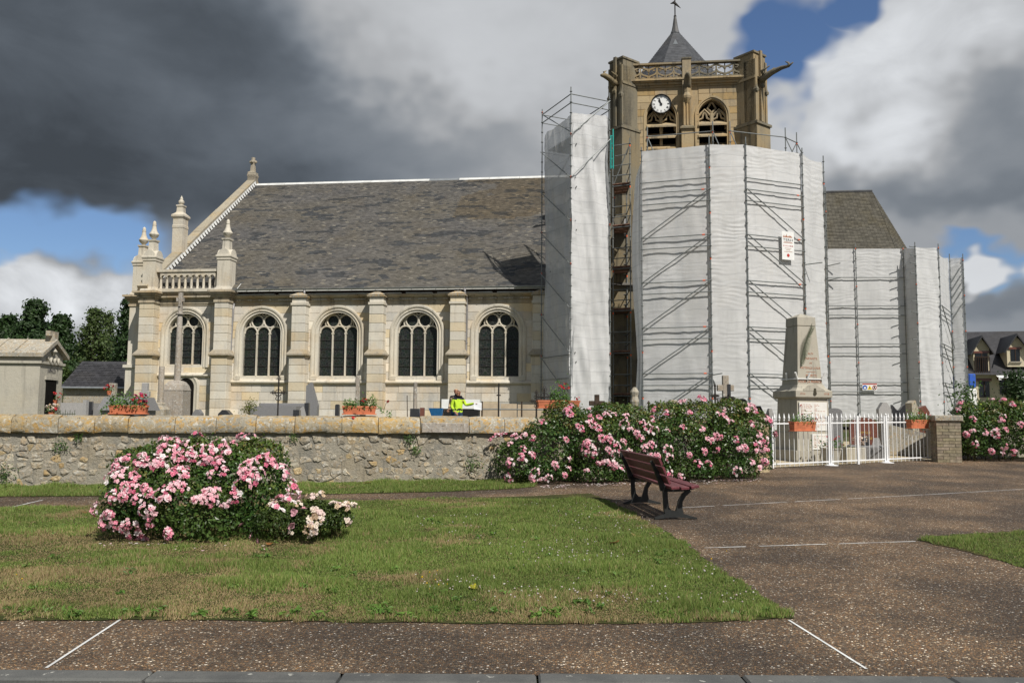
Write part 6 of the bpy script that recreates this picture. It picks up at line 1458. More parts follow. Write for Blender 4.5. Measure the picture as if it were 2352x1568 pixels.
# ------------------------------------------------------------------ roses
def blossom_mesh(nb, spread, cols, seed, br=.030):
    r = random.Random(seed); V = []; C = []
    for _ in range(nb):
        a = r.uniform(0, 2*pi); q = sqrt(r.random())*spread; c = Vector((q*cos(a), q*sin(a), spread*.55*(1-(q/spread)**2)+r.uniform(-.015, .02)))
        nrm = (Vector((c.x, c.y, spread*.9))).normalized(); nrm = (nrm+Vector((r.uniform(-.35, .35), r.uniform(-.35, .35), 0))).normalized(); u = nrm.orthogonal().normalized(); v = nrm.cross(u); pk = r.choice(cols); R = br*r.uniform(.75, 1.2)
        for ring, (n, tilt, rs) in enumerate(((5, .18, 1.0), (4, .75, .55))):
            ph = r.uniform(0, 6)
            for k in range(n):
                h = ph+2*pi*k/n; d = u*cos(h)+v*sin(h); s = nrm.cross(d); tl = tilt+r.uniform(-.35, .35); rq = rs*r.uniform(.8, 1.15); tip = c+d*R*rq*cos(tl)+nrm*R*rq*sin(tl); w_ = s*R*rs*r.uniform(.36, .52)
                mid = c+d*R*rs*.55*cos(tilt)+nrm*R*rs*(.55*sin(tilt)-.06)
                f = r.uniform(.85, 1.12); ce = [min(.9, x*f) for x in pk]; pale = [min(.88, .45*x+.42) for x in ce]
                A, B, T, Cc = mid-w_, mid+w_, tip, c
                V += [(Cc, B, A), (A, B, tip+w_*.55), (A, tip+w_*.55, tip-w_*.55)]; C += [(pale, ce, ce), (ce, ce, ce), (ce, ce, ce)]
    V = np.array([[tuple(p) for p in t] for t in V]); return V, np.array(C)
def to_mesh(name, V, C, mat): o = tri_mesh(name, V, C, mat); me = o.data; bpy.data.objects.remove(o); return me
PINK = [(.86, .38, .48), (.88, .48, .56), (.90, .62, .67), (.92, .76, .78), (.82, .27, .39), (.90, .55, .62)]
HOT = [(.82, .28, .40), (.88, .48, .56), (.78, .19, .32)]
PALE = [(.93, .82, .82), (.92, .70, .73), (.89, .54, .60)]
CREAM = [(.80, .70, .60), (.82, .74, .68), (.66, .50, .34), (.80, .64, .60)]
CLM = [to_mesh('blossom_cluster', *blossom_mesh(rnd.randint(10, 17), rnd.uniform(.06, .095), c, 100+i), M['petal']) for i, c in enumerate((PINK, PINK+PALE, HOT+PINK, PALE+PINK, PINK, HOT+PALE, PALE+PINK, PINK+HOT))]
CRM = [to_mesh('faded_cluster', *blossom_mesh(rnd.randint(6, 11), rnd.uniform(.05, .07), CREAM, 150+i, .030), M['petal']) for i in range(3)]
SGL = [to_mesh('blossom', *blossom_mesh(1, .001, HOT, 170+i, .045), M['petal']) for i in range(3)]
def leaves(pts, nrm, size, tint, asp=.62, fold=.25):
    """folded leaf: two triangles either side of the midrib"""
    n = len(pts); rv = nrg.normal(size=(n, 3)); nn_ = nrm+rv*.55; nn_ /= np.linalg.norm(nn_, axis=1, keepdims=True)
    t = nrg.normal(size=(n, 3)); t[:, 2] -= .35; t -= nn_*(t*nn_).sum(1, keepdims=True); t /= np.linalg.norm(t, axis=1, keepdims=True); s = np.cross(nn_, t)
    L = (size*nrg.uniform(.6, 1.3, n))[:, None]; b = pts-t*L*.5; e = pts+t*L*.5; w_ = s*L*asp*.5; up = nn_*L*fold*.3
    l = pts+w_+up; r = pts-w_+up; V = np.concatenate([np.stack([b, l, e], 1), np.stack([b, e, r], 1)]); C = np.repeat(np.concatenate([tint, tint])[:, None, :], 3, 1); return V, C
def shell(lumps, n, depth=.14, zmin=.03):
    """points and outward directions through the outer part of a group of overlapping ellipsoids"""
    Ls = np.array(lumps); wt = Ls[:, 3]*Ls[:, 4]+Ls[:, 3]*Ls[:, 5]+Ls[:, 4]*Ls[:, 5]; k = nrg.choice(len(Ls), n, p=wt/wt.sum()); d = nrg.normal(size=(n, 3)); d /= np.linalg.norm(d, axis=1, keepdims=True); d[:, 2] = np.where(d[:, 2] < -.55, -d[:, 2], d[:, 2])
    rad = 1-np.abs(nrg.normal(0, depth, n))+.05*nrg.normal(size=n)+np.where(nrg.random(n) < .05, nrg.random(n)*.22, 0); c = Ls[k, :3]; R = Ls[k, 3:6]; p = c+d*R*rad[:, None]; keep = p[:, 2] > zmin+gv(p[:, 1])
    for L in Ls: keep &= ~((((p-L[:3])/L[3:6])**2).sum(1) < (1-3.0*depth)**2)
    nr = d/R; nr /= np.linalg.norm(nr, axis=1, keepdims=True); return p[keep], nr[keep]
def hit(lumps, px, py):
    d = ray(px, py); best = None
    for L in lumps:
        o = Vector(((CAMP.x-L[0])/L[3], (CAMP.y-L[1])/L[4], (CAMP.z-L[2])/L[5])); v = Vector((d.x/L[3], d.y/L[4], d.z/L[5])); A = v.dot(v); B = 2*o.dot(v); Cc = o.dot(o)-1.06; D = B*B-4*A*Cc
        if D > 0:
            t = (-B-sqrt(D))/(2*A)
            if best is None or t < best[0]:
                p = CAMP+d*t; n_ = Vector(((p.x-L[0])/L[3]**2, (p.y-L[1])/L[4]**2, (p.z-L[2])/L[5]**2)).normalized(); best = (t, p, n_)
    if best is None:                # beyond the outline: the nearest shoulder of the bush at that sight line
        bb_ = min(lumps, key=lambda L: (CAMP+d*(L[1]/d.y)-Vector(L[:3])).length/max(L[3], L[5])); p = CAMP+d*(bb_[1]/d.y); best = (0, p, (p-Vector(bb_[:3])).normalized())
    return best[1], best[2]
def rose(name, label, base, lumps, nl, pix, extra, meshes=CLM, lsize=.050, young=.0, mat='rose_leaf', cl_scale=1.0, group=None, tintc=(1, 1, 1)):
    t = thing(name, label, 'rose bush', (base[0], base[1], g(base[1])), 0, group); off = Vector((base[0], base[1], g(base[1])))
    p, nr = shell(lumps, nl); f = nrg.uniform(.65, 1.35, len(p))[:, None]; tint = np.array(tintc)*f*np.ones((1, 3)); zt = max(L[2]+L[5] for L in lumps)
    up = np.clip((p[:, 2]-zt*.55)/(zt*.45), 0, 1); red = (nrg.random(len(p)) < up*young)[:, None]; tint = np.where(red, f*np.array([2.4, 1.25, 1.3]), tint*(1+.5*up[:, None]*np.array([.9, .55, .2])))
    V, C = leaves(p, nr, lsize, tint); o = tri_mesh('foliage', V-np.array(off), C, M[mat]); o.parent = t; struct(o, 'stuff')
    st = MB()
    for k in range(26):
        L = rnd.choice(lumps); a = Vector((L[0]+rnd.uniform(-.3, .3)*L[3], L[1]+rnd.uniform(-.3, .3)*L[4], 0)); a.z = g(a.y)-.02; e = Vector((L[0], L[1], L[2]))+Vector((rnd.uniform(-1, 1)*L[3]*.75, rnd.uniform(-1, 1)*L[4]*.75, rnd.uniform(.3, .85)*L[5])); m_ = (a+e)/2+Vector((0, 0, .12)); st.path([a-off, m_-off, e-off], [.011, .008, .004], 5)
    struct(st.build('stems', M['stem'], t), 'stuff')
    def place(P, N, me, sc):
        c = mk(me.name.split('.')[0], me, M['petal'], t); c.location = P-off+N*.02; c.rotation_euler = (N+Vector((rnd.uniform(-.25, .25), rnd.uniform(-.25, .25), rnd.uniform(-.1, .4)))).to_track_quat('Z', 'Y').to_euler(); c.scale = (sc,)*3
    for q in pix: P, N = hit(lumps, q[0], q[1]); place(P, N, rnd.choice(q[2] if len(q) > 2 else meshes), rnd.uniform(.8, 1.2)*cl_scale)
    if extra:
        ep, en = shell(lumps, extra*3, .03)
        for k in range(min(extra, len(ep))): place(Vector(ep[k]), Vector(en[k]), rnd.choice(meshes), rnd.uniform(.6, 1.0)*cl_scale)
    return t
def lump(px, py, y, rx, ry, rz_): p = at_y(px, py, y); return (p.x, y, p.z, rx, ry, rz_)
Z4 = lambda l: [(181.5+x/3.534, 937.7+y/3.534) for x, y in l]
LB = [lump(430, 1150, 10.1, .78, .72, .48), lump(330, 1150, 10.0, .48, .55, .45), lump(560, 1120, 10.2, .55, .6, .50), lump(400, 1075, 10.3, .55, .5, .36), lump(590, 1060, 10.4, .40, .4, .30), lump(480, 1205, 9.9, .62, .5, .30), lump(300, 1195, 9.9, .30, .35, .22), lump(320, 1075, 10.2, .33, .35, .26), lump(470, 1050, 10.3, .45, .4, .26)]
rose('rose_bush', 'big round rose bush covered in pink blossom on the lawn', on_g(430, 1235), LB, 21000, Z4([(680, 270), (770, 290), (860, 300), (720, 350), (800, 400), (880, 370), (690, 340), (520, 390), (490, 450), (600, 440), (660, 450), (560, 480), (390, 410), (340, 430), (310, 480), (340, 520), (280, 560), (330, 580), (970, 330), (1040, 340), (1060, 400), (1010, 420), (1170, 330), (1200, 380), (1130, 440), (1320, 240), (1390, 240), (760, 540), (820, 520), (860, 560), (1080, 540), (1180, 520), (1150, 470), (1350, 480), (1400, 450), (1480, 430), (1530, 410), (1340, 540), (1400, 560), (1440, 530), (1560, 460), (1660, 500), (1650, 560), (380, 640), (440, 650), (360, 720), (540, 650), (570, 690), (480, 740), (660, 700), (720, 660), (780, 640), (840, 650), (700, 740), (960, 740), (1040, 680), (1100, 690), (1060, 750), (1190, 780), (1260, 720), (990, 740), (560, 820), (600, 840), (580, 920), (260, 850), (220, 920), (240, 890), (310, 940), (390, 940), (420, 950), (450, 1010), (500, 1010), (550, 1040), (740, 1010), (690, 1110), (270, 720), (1330, 620), (1720, 640), (1750, 690), (450, 560), (1130, 300), (930, 400), (730, 430), (620, 470)]), 10, young=.25, cl_scale=.92)
SB = [lump(640, 1205, 9.75, .30, .35, .22), lump(720, 1195, 9.75, .30, .33, .24), lump(770, 1190, 9.8, .20, .22, .18)]
rose('rose_bush', 'small low rose bush with faded cream blossom, right of the big round bush', on_g(690, 1240), SB, 5500, [(*q, CLM) for q in Z4([(1640, 740), (1720, 740), (1630, 800)])]+[(*q, SGL) for q in Z4([(1760, 850), (1340, 945), (1420, 1025), (1470, 1060), (1715, 945), (1830, 830)])]+[(*q, CRM) for q in Z4([(1960, 730), (1900, 740), (1920, 840), (1940, 900), (1890, 940), (1880, 990), (2150, 810), (2210, 800), (2080, 795), (1790, 790), (1930, 860)])], 5, meshes=CRM, lsize=.036, mat='weed', tintc=(.62, .55, .5))
ZH = lambda l: [(1088.9+x/3.24, 877.2+y/3.24) for x, y in l]
HB_ = []
for px, py, y, rx, ry, rz_ in ((1190, 1060, 16.6, .50, .6, .45), (1255, 1040, 16.8, .65, .7, .68), (1310, 1000, 17.0, .62, .65, .60), (1380, 1030, 17.0, .75, .75, .72), (1440, 985, 17.2, .6, .6, .52), (1480, 1035, 17.3, .75, .75, .70), (1560, 1030, 17.5, .72, .75, .74), (1600, 985, 17.7, .70, .65, .62), (1670, 1030, 17.9, .72, .7, .72), (1715, 1000, 18.2, .52, .6, .62), (1735, 1050, 18.0, .36, .5, .48), (1290, 955, 17.2, .42, .4, .33), (1680, 950, 18.1, .46, .45, .34), (1530, 960, 17.6, .5, .45, .36), (1400, 960, 17.3, .5, .45, .32), (1250, 1085, 16.5, .55, .5, .25), (1370, 1085, 16.7, .6, .5, .28), (1480, 1082, 17.0, .6, .5, .28), (1580, 1080, 17.2, .6, .5, .28), (1680, 1078, 17.5, .6, .5, .28)): HB_.append(lump(px, py, y, rx, ry, rz_))
rose('rose_hedge', 'long rose hedge with scattered pink blossom in front of the wall, behind the bench', on_g(1450, 1108), HB_, 50000, ZH([(180, 410), (140, 430), (220, 400), (300, 410), (330, 430), (270, 470), (380, 400), (440, 420), (510, 310), (720, 190), (710, 240), (690, 210), (770, 330), (800, 350), (850, 310), (900, 330), (930, 350), (860, 210), (1000, 240), (1040, 250), (980, 250), (930, 270), (1130, 260), (1120, 310), (1160, 350), (1210, 390), (1240, 420), (1250, 310), (1320, 280), (1340, 360), (1290, 340), (680, 430), (390, 550), (430, 550), (350, 560), (270, 600), (820, 460), (850, 460), (830, 510), (880, 520), (950, 420), (1000, 420), (1000, 510), (1060, 480), (1110, 450), (1050, 530), (930, 600), (980, 590), (1040, 620), (1090, 640), (1020, 610), (700, 650), (670, 690), (460, 670), (440, 715), (510, 715), (700, 570), (600, 620), (840, 660), (1270, 490), (1320, 470), (1310, 550), (1360, 550), (1440, 500), (1450, 560), (1560, 150), (1540, 160), (1690, 130), (1700, 140), (1340, 210), (1430, 230), (1600, 230), (1810, 240), (2060, 190), (2030, 210), (2090, 220), (1880, 290), (1910, 300), (1690, 350), (1740, 440), (1770, 430), (1800, 400), (1830, 410), (1710, 515), (1800, 500), (1600, 540), (1660, 610), (1740, 610), (1950, 430), (1980, 495), (2010, 490), (1960, 660), (2060, 600), (2110, 390), (2090, 470), (2120, 460), (2160, 440), (2100, 510), (2160, 500), (2170, 270), (2190, 300), (2060, 320), (2230, 390), (2160, 590), (2120, 640), (1120, 755), (560, 775), (1540, 700), (260, 710)]), 18, lsize=.062, young=.45, cl_scale=1.0)
Z6 = lambda l: [(1845+x/3.703, 665.5+y/3.703) for x, y in l]
RB = [lump(2228, 1012, 23.5, .42, .5, .72), lump(2270, 1010, 23.7, .8, .7, .80), lump(2330, 1000, 23.7, .9, .8, .95), lump(2420, 1000, 23.7, 1.1, .8, 1.0), lump(2225, 965, 23.8, .5, .5, .48), lump(2300, 955, 23.9, .8, .6, .50)]
rose('rose_bush', 'tall rose bush with pink blossom at the right edge, beside the brick pillar', on_g(2290, 1062), RB, 20000, Z6([(1610, 940), (1340, 970), (1320, 1020), (1260, 1100), (1440, 1100), (1680, 1110), (1700, 1080), (1850, 1150), (1630, 1220), (1640, 1200), (1440, 1200), (1390, 1230), (1540, 1210), (1720, 1190), (1460, 1310), (1600, 1370), (1710, 1330), (1690, 1385), (1790, 1380), (1650, 1240), (1780, 980), (1700, 940)]), 8, lsize=.075, young=.35, cl_scale=1.2)
# ------------------------------------------------------------------ flower boxes and their plants
RED = [(.70, .05, .04), (.62, .03, .05)]; MAG = [(.50, .02, .14), (.55, .04, .20), (.45, .02, .10)]
RDM = [to_mesh('flower_head', *blossom_mesh(6, .04, RED, 300+i, .022), M['petal']) for i in range(2)]; MGM = [to_mesh('flower_head', *blossom_mesh(4, .035, MAG, 320+i, .030), M['petal']) for i in range(2)]
def planter(px0, px1, pyb, y, label, hgt=.17, rz=None, group='terracotta flower boxes'):
    a, b = at_y(px0, pyb, y), at_y(px1, pyb, y); L = (b-a).length; c = (a+b)/2; rz = wrz if rz is None else rz
    t = thing('flower_box', label, 'flower box', (c.x, c.y, c.z), rz, group); d = .19
    m = MB(); m.add([(-L/2+.03, -d/2+.02, .02), (L/2-.03, -d/2+.02, .02), (L/2-.03, d/2-.02, .02), (-L/2+.03, d/2-.02, .02), (-L/2+.01, -d/2+.005, hgt-.03), (L/2-.01, -d/2+.005, hgt-.03), (L/2-.01, d/2-.005, hgt-.03), (-L/2+.01, d/2-.005, hgt-.03)], [(0, 3, 2, 1), (0, 1, 5, 4), (1, 2, 6, 5), (2, 3, 7, 6), (3, 0, 4, 7)]); m.build('trough', M['terracotta'], t)
    for x0, x1, y0, y1 in ((-L/2, L/2, -d/2, -d/2+.015), (-L/2, L/2, d/2-.015, d/2), (-L/2, -L/2+.015, -d/2+.015, d/2-.015), (L/2-.015, L/2, -d/2+.015, d/2-.015)): MB().box(x0, x1, y0, y1, hgt-.035, hgt).build('rim', M['terracotta'], t)
    MB().box(-L/2+.012, L/2-.012, -d/2+.016, d/2-.016, hgt-.06, hgt-.045).build('soil', M['ground'], t); MB().bbox(-L/2+.0, L/2-.0, -d/2-.01, d/2+.01, 0, .022, .006).build('tray', M['terracotta'], t)
    return c, rz, L, hgt
def geranium(c, rz, L, hgt, label, heads, meshes, leaves_n=520, spread=(.12, .16), xr=(-1, 1), trail=None, big=1.0):
    t = thing('geranium', label, 'plant', (c.x, c.y, c.z+hgt-.045), rz); n = leaves_n
    x = nrg.uniform(xr[0], xr[1], n)*L/2*.95; yy = nrg.normal(0, spread[0]*.6, n); z = np.abs(nrg.normal(0, spread[1]*.6, n))*(.6+.8*fbm(x, x*0, 5, int(abs(c.x)*10), 2)); z = np.where(np.abs(yy) > .09, z-.08*nrg.random(n), z); p = np.stack([x, yy, z+.03], 1)
    if trail:
        k = 90; tx = nrg.uniform(*trail, k)*L; p = np.concatenate([p, np.stack([tx, nrg.normal(-.02, .05, k), .10+.12*np.sin(np.abs(tx)*9)-np.maximum(0, np.abs(tx)-L/2)*.6+nrg.normal(0, .05, k)], 1)])
    nr = np.stack([p[:, 0]*.3, np.full(len(p), -.5), np.full(len(p), .8)], 1); f = nrg.uniform(.8, 1.9, len(p))[:, None]*np.array([[1, 1, .9]])
    V, C = leaves(p, nr, .038*big, f, .9); o = tri_mesh('foliage', V, C, M['weed']); o.parent = t; struct(o, 'stuff')
    st = MB()
    for hx, hy, hz in heads:
        st.path([(hx*L*.9, 0, -.02), (hx*L*.95, hy*.6, hz*.6), (hx*L, hy, hz)], .004, 4)
        h = mk('flower_head', rnd.choice(meshes), M['petal'], t); h.location = (hx*L, hy, hz); h.rotation_euler = (rnd.uniform(.2, .9), rnd.uniform(-.4, .4), rnd.uniform(0, 6)); h.scale = (rnd.uniform(.85, 1.3)*big,)*3
    struct(st.build('stems', M['stem'], t), 'stuff')
wy = lambda px: WF.W((WF.L(px, 950)[0], .14, 0)).y
a = planter(254, 337, 951, wy(295), 'terracotta flower box with magenta flowers on the wall, before the tombs'); geranium(*a, 'trailing plant with magenta flowers in the left wall flower box', [(.10, -.05, .13), (.22, -.08, .17), (.30, -.06, .10), (.34, -.03, .20), (.42, -.05, .12), (.27, .02, .23), (.46, -.1, .04), (.38, 0, .22), (.15, -.04, .21)], MGM+RDM[:1], 620, trail=(-.72, -.3))
a = planter(786, 864, 952, wy(825), 'terracotta flower box with straggling greenery on the wall, left of the workman'); geranium(*a, 'straggling green plant with few red flowers in the middle wall flower box', [(.15, -.03, .16), (.25, 0, .14), (.80, -.05, .13), (-.15, -.17, -.2), (.05, -.06, .12)], RDM, 460, trail=(.35, .95))
a = planter(1232, 1332, 938, wy(1282)+.05, 'terracotta flower box with upright red geraniums, above the left end of the rose hedge'); geranium(*a, 'upright green geranium with red flowers above the left end of the hedge', [(.02, 0, .34), (.16, -.02, .38), (.22, -.05, .28), (.45, -.08, .08), (.12, 0, .30)], RDM, 520, (.13, .26), (-.4, .5))
def fplanter(px0, px1, pyb): p = FF.W((fx((px0+px1)/2), -.13, 0)); return p.y
a = planter(1807, 1880, 990, fplanter(1807, 1880, 990), 'terracotta flower box hung on the left white railing, before the memorial', .24, frz); geranium(*a, 'green plant with red flowers in the flower box before the memorial', [(-.05, 0, .42), (.02, 0, .22), (.55, -.04, .10), (.40, -.06, .05)], RDM, 420, (.12, .17))
a = planter(2075, 2141, 983.5, fplanter(2075, 2141, 983), 'terracotta flower box hung on the right white railing, beside the brick pillar', .24, frz); geranium(*a, 'bushy plant with red flowers in the flower box beside the brick pillar', [(.40, 0, .22), (.58, -.05, .16), (.62, -.06, .02), (.1, 0, .2)], RDM, 520, (.13, .22))
# tufts growing out of the wall
for px, py, s, lab in ((140, 1018, 1.0, 'green weed tuft in a hole of the rubble wall, leftmost of the upper ones'), (182, 1000, .6, 'small fern hanging just under the coping at the left'), (940, 1003, 1.1, 'leafy weed hanging under the coping, left of the grey patch'), (955, 1030, .7, 'small weed low under the leafy one in the wall'), (6, 1086, 1.4, 'mossy tuft low in the wall at the left edge'), (1085, 1062, 1.1, 'green tuft in the wall close to the left end of the rose hedge'), (675, 1000, .6, 'yellowish moss tuft under the coping, right of the big round bush')):
    x, z = WF.L(px, py, -.03); t = thing('wall_weed', lab, 'weed', tuple(WF.W((x, -.03, z))), wrz, 'weeds in the wall'); n = int(110*s)
    p = np.stack([nrg.normal(0, .07*s, n), -np.abs(nrg.normal(.02, .035, n)), nrg.normal(-.03, .07*s, n)], 1); V, C = leaves(p, np.tile([0, -1, .5], (n, 1)), .035, nrg.uniform(.7, 1.3, (n, 1))*np.ones((1, 3)), .6)
    o = tri_mesh('foliage', V, C, M['weed']); o.parent = t; struct(o, 'stuff')

# broad-leaved weeds in the lawn
wx = []
for _ in range(110):
    px, py = (rnd.uniform(0, 1800), 1420+rnd.uniform(-12, 4)) if _ < 40 else (rnd.uniform(0, 1700), rnd.uniform(1180, 1415)); p = on_g(px, py)
    if inside(LAWN, np.array([p.x]), np.array([p.y+.06]))[0]: wx.append(p)
V_, C_w = [], []
for p in wx:
    k = rnd.randint(8, 16); a = nrg.uniform(0, 2*pi, k); r_ = nrg.uniform(.01, .055, k)*rnd.uniform(.6, 1.3); q = np.stack([p.x+r_*np.cos(a), p.y+r_*np.sin(a), p.z+.022+nrg.uniform(0, .03, k)], 1)
    v, c = leaves(q, np.tile([0, -.2, 1.0], (k, 1)), .05, nrg.uniform(1.2, 2.0, (k, 1))*np.array([[1.1, 1, .9]]), .38); V_.append(v); C_w.append(c)
tag(tri_mesh('lawn_weeds', np.concatenate(V_), np.concatenate(C_w), M['weed']), 'small broad-leaved weeds scattered through the lawn', 'weeds', kind='stuff')
# ------------------------------------------------------------------ things in the churchyard
def gz_(p): return g(p.y)
def spot(px, y): p = at_y(px, 950, y); return Vector((p.x, y, g(y)))
def hz_(py, px, y, base): return at_y(px, py, y).z-base
# calvary: tall stone cross on a stepped base
D = 32.0; b = spot(404, D); cal = thing('calvary_cross', 'tall slender stone cross on a block pedestal before the side door', 'cross', tuple(b)); H = lambda py: hz_(py, 404, D, b.z); wpx = D/FQ
MB().box(-24*wpx, 24*wpx, -24*wpx, 24*wpx, 0, H(897), tx=.02, ty=.02).build('pedestal', M['calvary'], cal)
MB().lathe([(23.5*wpx, H(897)), (23.5*wpx, H(895.5)), (20*wpx, H(884)), (15*wpx, H(877)), (9*wpx, H(874))], 0, 0, sq=True).build('pedestal_cap', M['calvary'], cal)
MB().lathe([(7.6*wpx, H(874)), (6.9*wpx, H(800)), (5.6*wpx, H(724)), (5.2*wpx, H(723)), (10*wpx, H(722)), (10*wpx, H(719.5)), (5.5*wpx, H(718.5)), (4.6*wpx, H(712))], 0, 0, 12).build('shaft', M['calvary'], cal, 40)
m = MB().box(-4*wpx, 4*wpx, -4*wpx, 4*wpx, H(715), H(672)); m.box(-9*wpx, 8*wpx, -3.6*wpx, 3.6*wpx, H(693), H(684)).box(-2.2*wpx, 2.2*wpx, -6.4*wpx, -4*wpx, H(704), H(682)); m.build('cross_head', M['calvary'], cal)
D = 31.0; b = spot(367, D); H = lambda py: hz_(py, 367, D, b.z); w_ = D/FQ
t = thing('broken_column', 'short broken stone column on a dark base, left of the tall stone cross', 'column', tuple(b)); MB().lathe([(6.6*w_, H(926)), (6.2*w_, H(843)), (5.6*w_, H(841)), (4*w_, H(842))], 0, 0, 14).build('shaft', M['calvary'], t, 40); MB().lathe([(17*w_, 0), (17*w_, H(940)), (10*w_, H(932)), (9*w_, H(926)), (6.5*w_, H(924))], 0, 0, sq=True).build('base', M['tomb'], t)
def slabgrave(px, pyt, y, wp, label, mat, shape='flat', d=.16, name='gravestone', rz=0.0, cat='gravestone'):
    b = spot(px, y); h = hz_(pyt, px, y, b.z); w_ = wp*y/FQ/2; t = thing(name, label, cat, tuple(b), rz); n = 10
    if shape == 'round': pol = [(-w_, 0), (w_, 0)]+[(w_*cos(pi*q/n), h-w_*.6+w_*.6*sin(pi*q/n)) for q in range(n+1)]
    elif shape == 'point': pol = [(-w_, 0), (w_, 0), (w_*.95, h*.86), (w_*.3, h), (-w_*.3, h), (-w_*.95, h*.86)]
    elif shape == 'slope': pol = [(-w_, 0), (w_, 0), (w_, h*.62), (-w_*.2, h), (-w_, h*.94)]
    elif shape == 'wave': pol = [(-w_, 0), (w_, 0), (w_, h*.9)]+[(w_*(1-2*q/8), h*(.93+.07*cos(q/8*2*pi*.9))) for q in range(9)]+[(-w_, h*.86)]
    else: pol = [(-w_, 0), (w_, 0), (w_, h), (-w_, h)]
    MB().prism(pol, -d/2, d/2).build('stele', M[mat], t); MB().bbox(-w_-.08, w_+.08, -d/2-.08, d/2+.08, -.1, .14, .01).build('plinth', M[mat], t); return t, h, w_
def cross(px, pyt, y, wp, label, mat, name='stone_cross', thick=.12, arm=.68, base=True, rz=0.0):
    b = spot(px, y); h = hz_(pyt, px, y, b.z); w_ = wp*y/FQ/2; t = thing(name, label, 'cross', tuple(b), rz); k = thick/2
    MB().bbox(-k, k, -k*.8, k*.8, 0, h, .012).build('upright', M[mat], t); MB().bbox(-w_, w_, -k*.72, k*.72, h*arm-k+.0, h*arm+k, .012).build('arm', M[mat], t)
    if base: MB().box(-.28, .28, -.22, .22, -.1, .30, tx=.05, ty=.05).build('base', M[mat], t)
    return t, h, w_
def iron_cross(px, pyt, y, wp, label, fancy=True, mat='iron', arm=.74, rz=0.0):
    b = spot(px, y); h = hz_(pyt, px, y, b.z); w_ = wp*y/FQ/2; t = thing('iron_cross', label, 'cross', tuple(b), rz); za = h*arm; m = MB()
    MB().tube((0, 0, 0), (0, 0, h), .026, 6).build('upright', M[mat], t); MB().tube((-w_, 0, za), (w_, 0, za), .022, 6).build('arm', M[mat], t)
    if fancy:
        r_ = w_*.55
        m.path([(r_*cos(2*pi*q/16), 0, za+r_*sin(2*pi*q/16)) for q in range(16)], .014, 4, True, sq=(0, 1, 0))
        for x, z in ((-w_, za), (w_, za), (0, h)):
            for a in range(3):
                an = 2*pi*a/3+atan2(z-za, x) if True else 0; c = Vector((x+w_*.24*cos(an), 0, z+w_*.24*sin(an))); m.path([(c.x+w_*.15*cos(2*pi*q/8), 0, c.z+w_*.15*sin(2*pi*q/8)) for q in range(8)], .013, 4, True, sq=(0, 1, 0))
        for s in (-1, 1): m.path([(0, 0, za-w_*1.5), (s*w_*.5, 0, za-w_*1.1), (s*w_*.25, 0, za-w_*.6), (s*w_*.55, 0, za-w_*.35)], .014, 4, sq=(0, 1, 0))
        m.build('scrollwork', M[mat], t)
    MB().lathe([(.16, -.1), (.15, .2), (.05, .28)], 0, 0, sq=True).build('base', M['tomb'], t); return t
# left of the nave
slabgrave(455, 940, 30.5, 20, 'low grey granite stone at the foot of the church door', 'granite_grey', 'point', .3); slabgrave(518, 941, 30.0, 28, 'low black tapering granite stone before the second buttress', 'granite_dark', 'point', .35)
b = spot(290, 27.0); tb_ = thing('tomb', 'grey granite box tomb with sloping lid behind the left flower box', 'tomb', tuple(b), radians(-8)); hh = hz_(912, 290, 27, b.z); MB().box(-.62, .72, -.4, .5, 0, hh*.72).build('chest', M['granite_pale'], tb_); MB().box(-.72, .82, -.5, .6, hh*.72, hh, tx=.10, ty=.22).build('lid', M['granite_grey'], tb_)
cross(257, 880, 29, 12, 'small squat stone cross with red flowers, above the box tomb', 'tomb', thick=.22, arm=.86); cross(331, 879, 29.5, 22, 'grey stone cross with broad arms right of the box tomb', 'granite_pale', thick=.20, arm=.80)
p_ = spot(243, 28.6); p_.z = at_y(250, 897, 28.6).z
def pot_flowers(px, py, y, label, meshes, n=5, s=.1):
    p = at_y(px, py, y); t = thing('flower_pot', label, 'flowers', tuple(p)); MB().lathe([(.06, -.14), (.09, 0), (.10, .01), (.07, .0)], 0, 0, 10).build('pot', M['terracotta'], t)
    k = 60; q = np.stack([nrg.normal(0, s*.7, k), nrg.normal(0, s*.7, k), np.abs(nrg.normal(.03, s*.6, k))], 1); V, C = leaves(q, np.tile([0, -.6, .8], (k, 1)), .05, np.ones((k, 3)), .8); o = tri_mesh('foliage', V, C, M['weed']); o.parent = t; struct(o, 'stuff')
    for i in range(n): h = mk('flower_head', rnd.choice(meshes), M['petal'], t); h.location = (rnd.uniform(-s, s), rnd.uniform(-s, 0), rnd.uniform(.05, s*1.4)); h.scale = (1.5,)*3; h.rotation_euler = (rnd.uniform(.3, 1), 0, rnd.uniform(0, 6))
pot_flowers(251, 897, 28.6, 'pot of red flowers beside the small squat cross', RDM, 5, .12); pot_flowers(126, 918, 27, 'pot of red flowers on the graves right of the stone chapel', RDM, 6, .2); pot_flowers(118, 946, 24, 'pot of yellow and red flowers just above the wall, near the chapel', [RDM[0], CRM[0]], 5, .15)
slabgrave(196, 918, 26, 8, 'narrow pale stone post among the graves left of the box tomb', 'granite_pale'); slabgrave(206, 922, 26.3, 12, 'small black headstone next to the narrow pale post', 'granite_dark', 'flat', .1)
b = spot(165, 30); t = thing('tomb', 'pale flat tomb slab left of the narrow stone post', 'tomb', tuple(b)); MB().box(-.9, .9, -.6, .6, 0, hz_(925, 165, 30, b.z), ty=.1).build('slab', M['granite_pale'], t)
b = spot(150, 25); t = thing('grave_railing', 'low green iron grave railing above the wall at the left', 'railing', tuple(b)); hh = hz_(941, 150, 25, b.z)
for i in range(9): MB().tube((-.28+i*.07, 0, 0), (-.28+i*.07, 0, hh-.06*(i % 2)), .008, 5).build('bar', M['palm'], t)
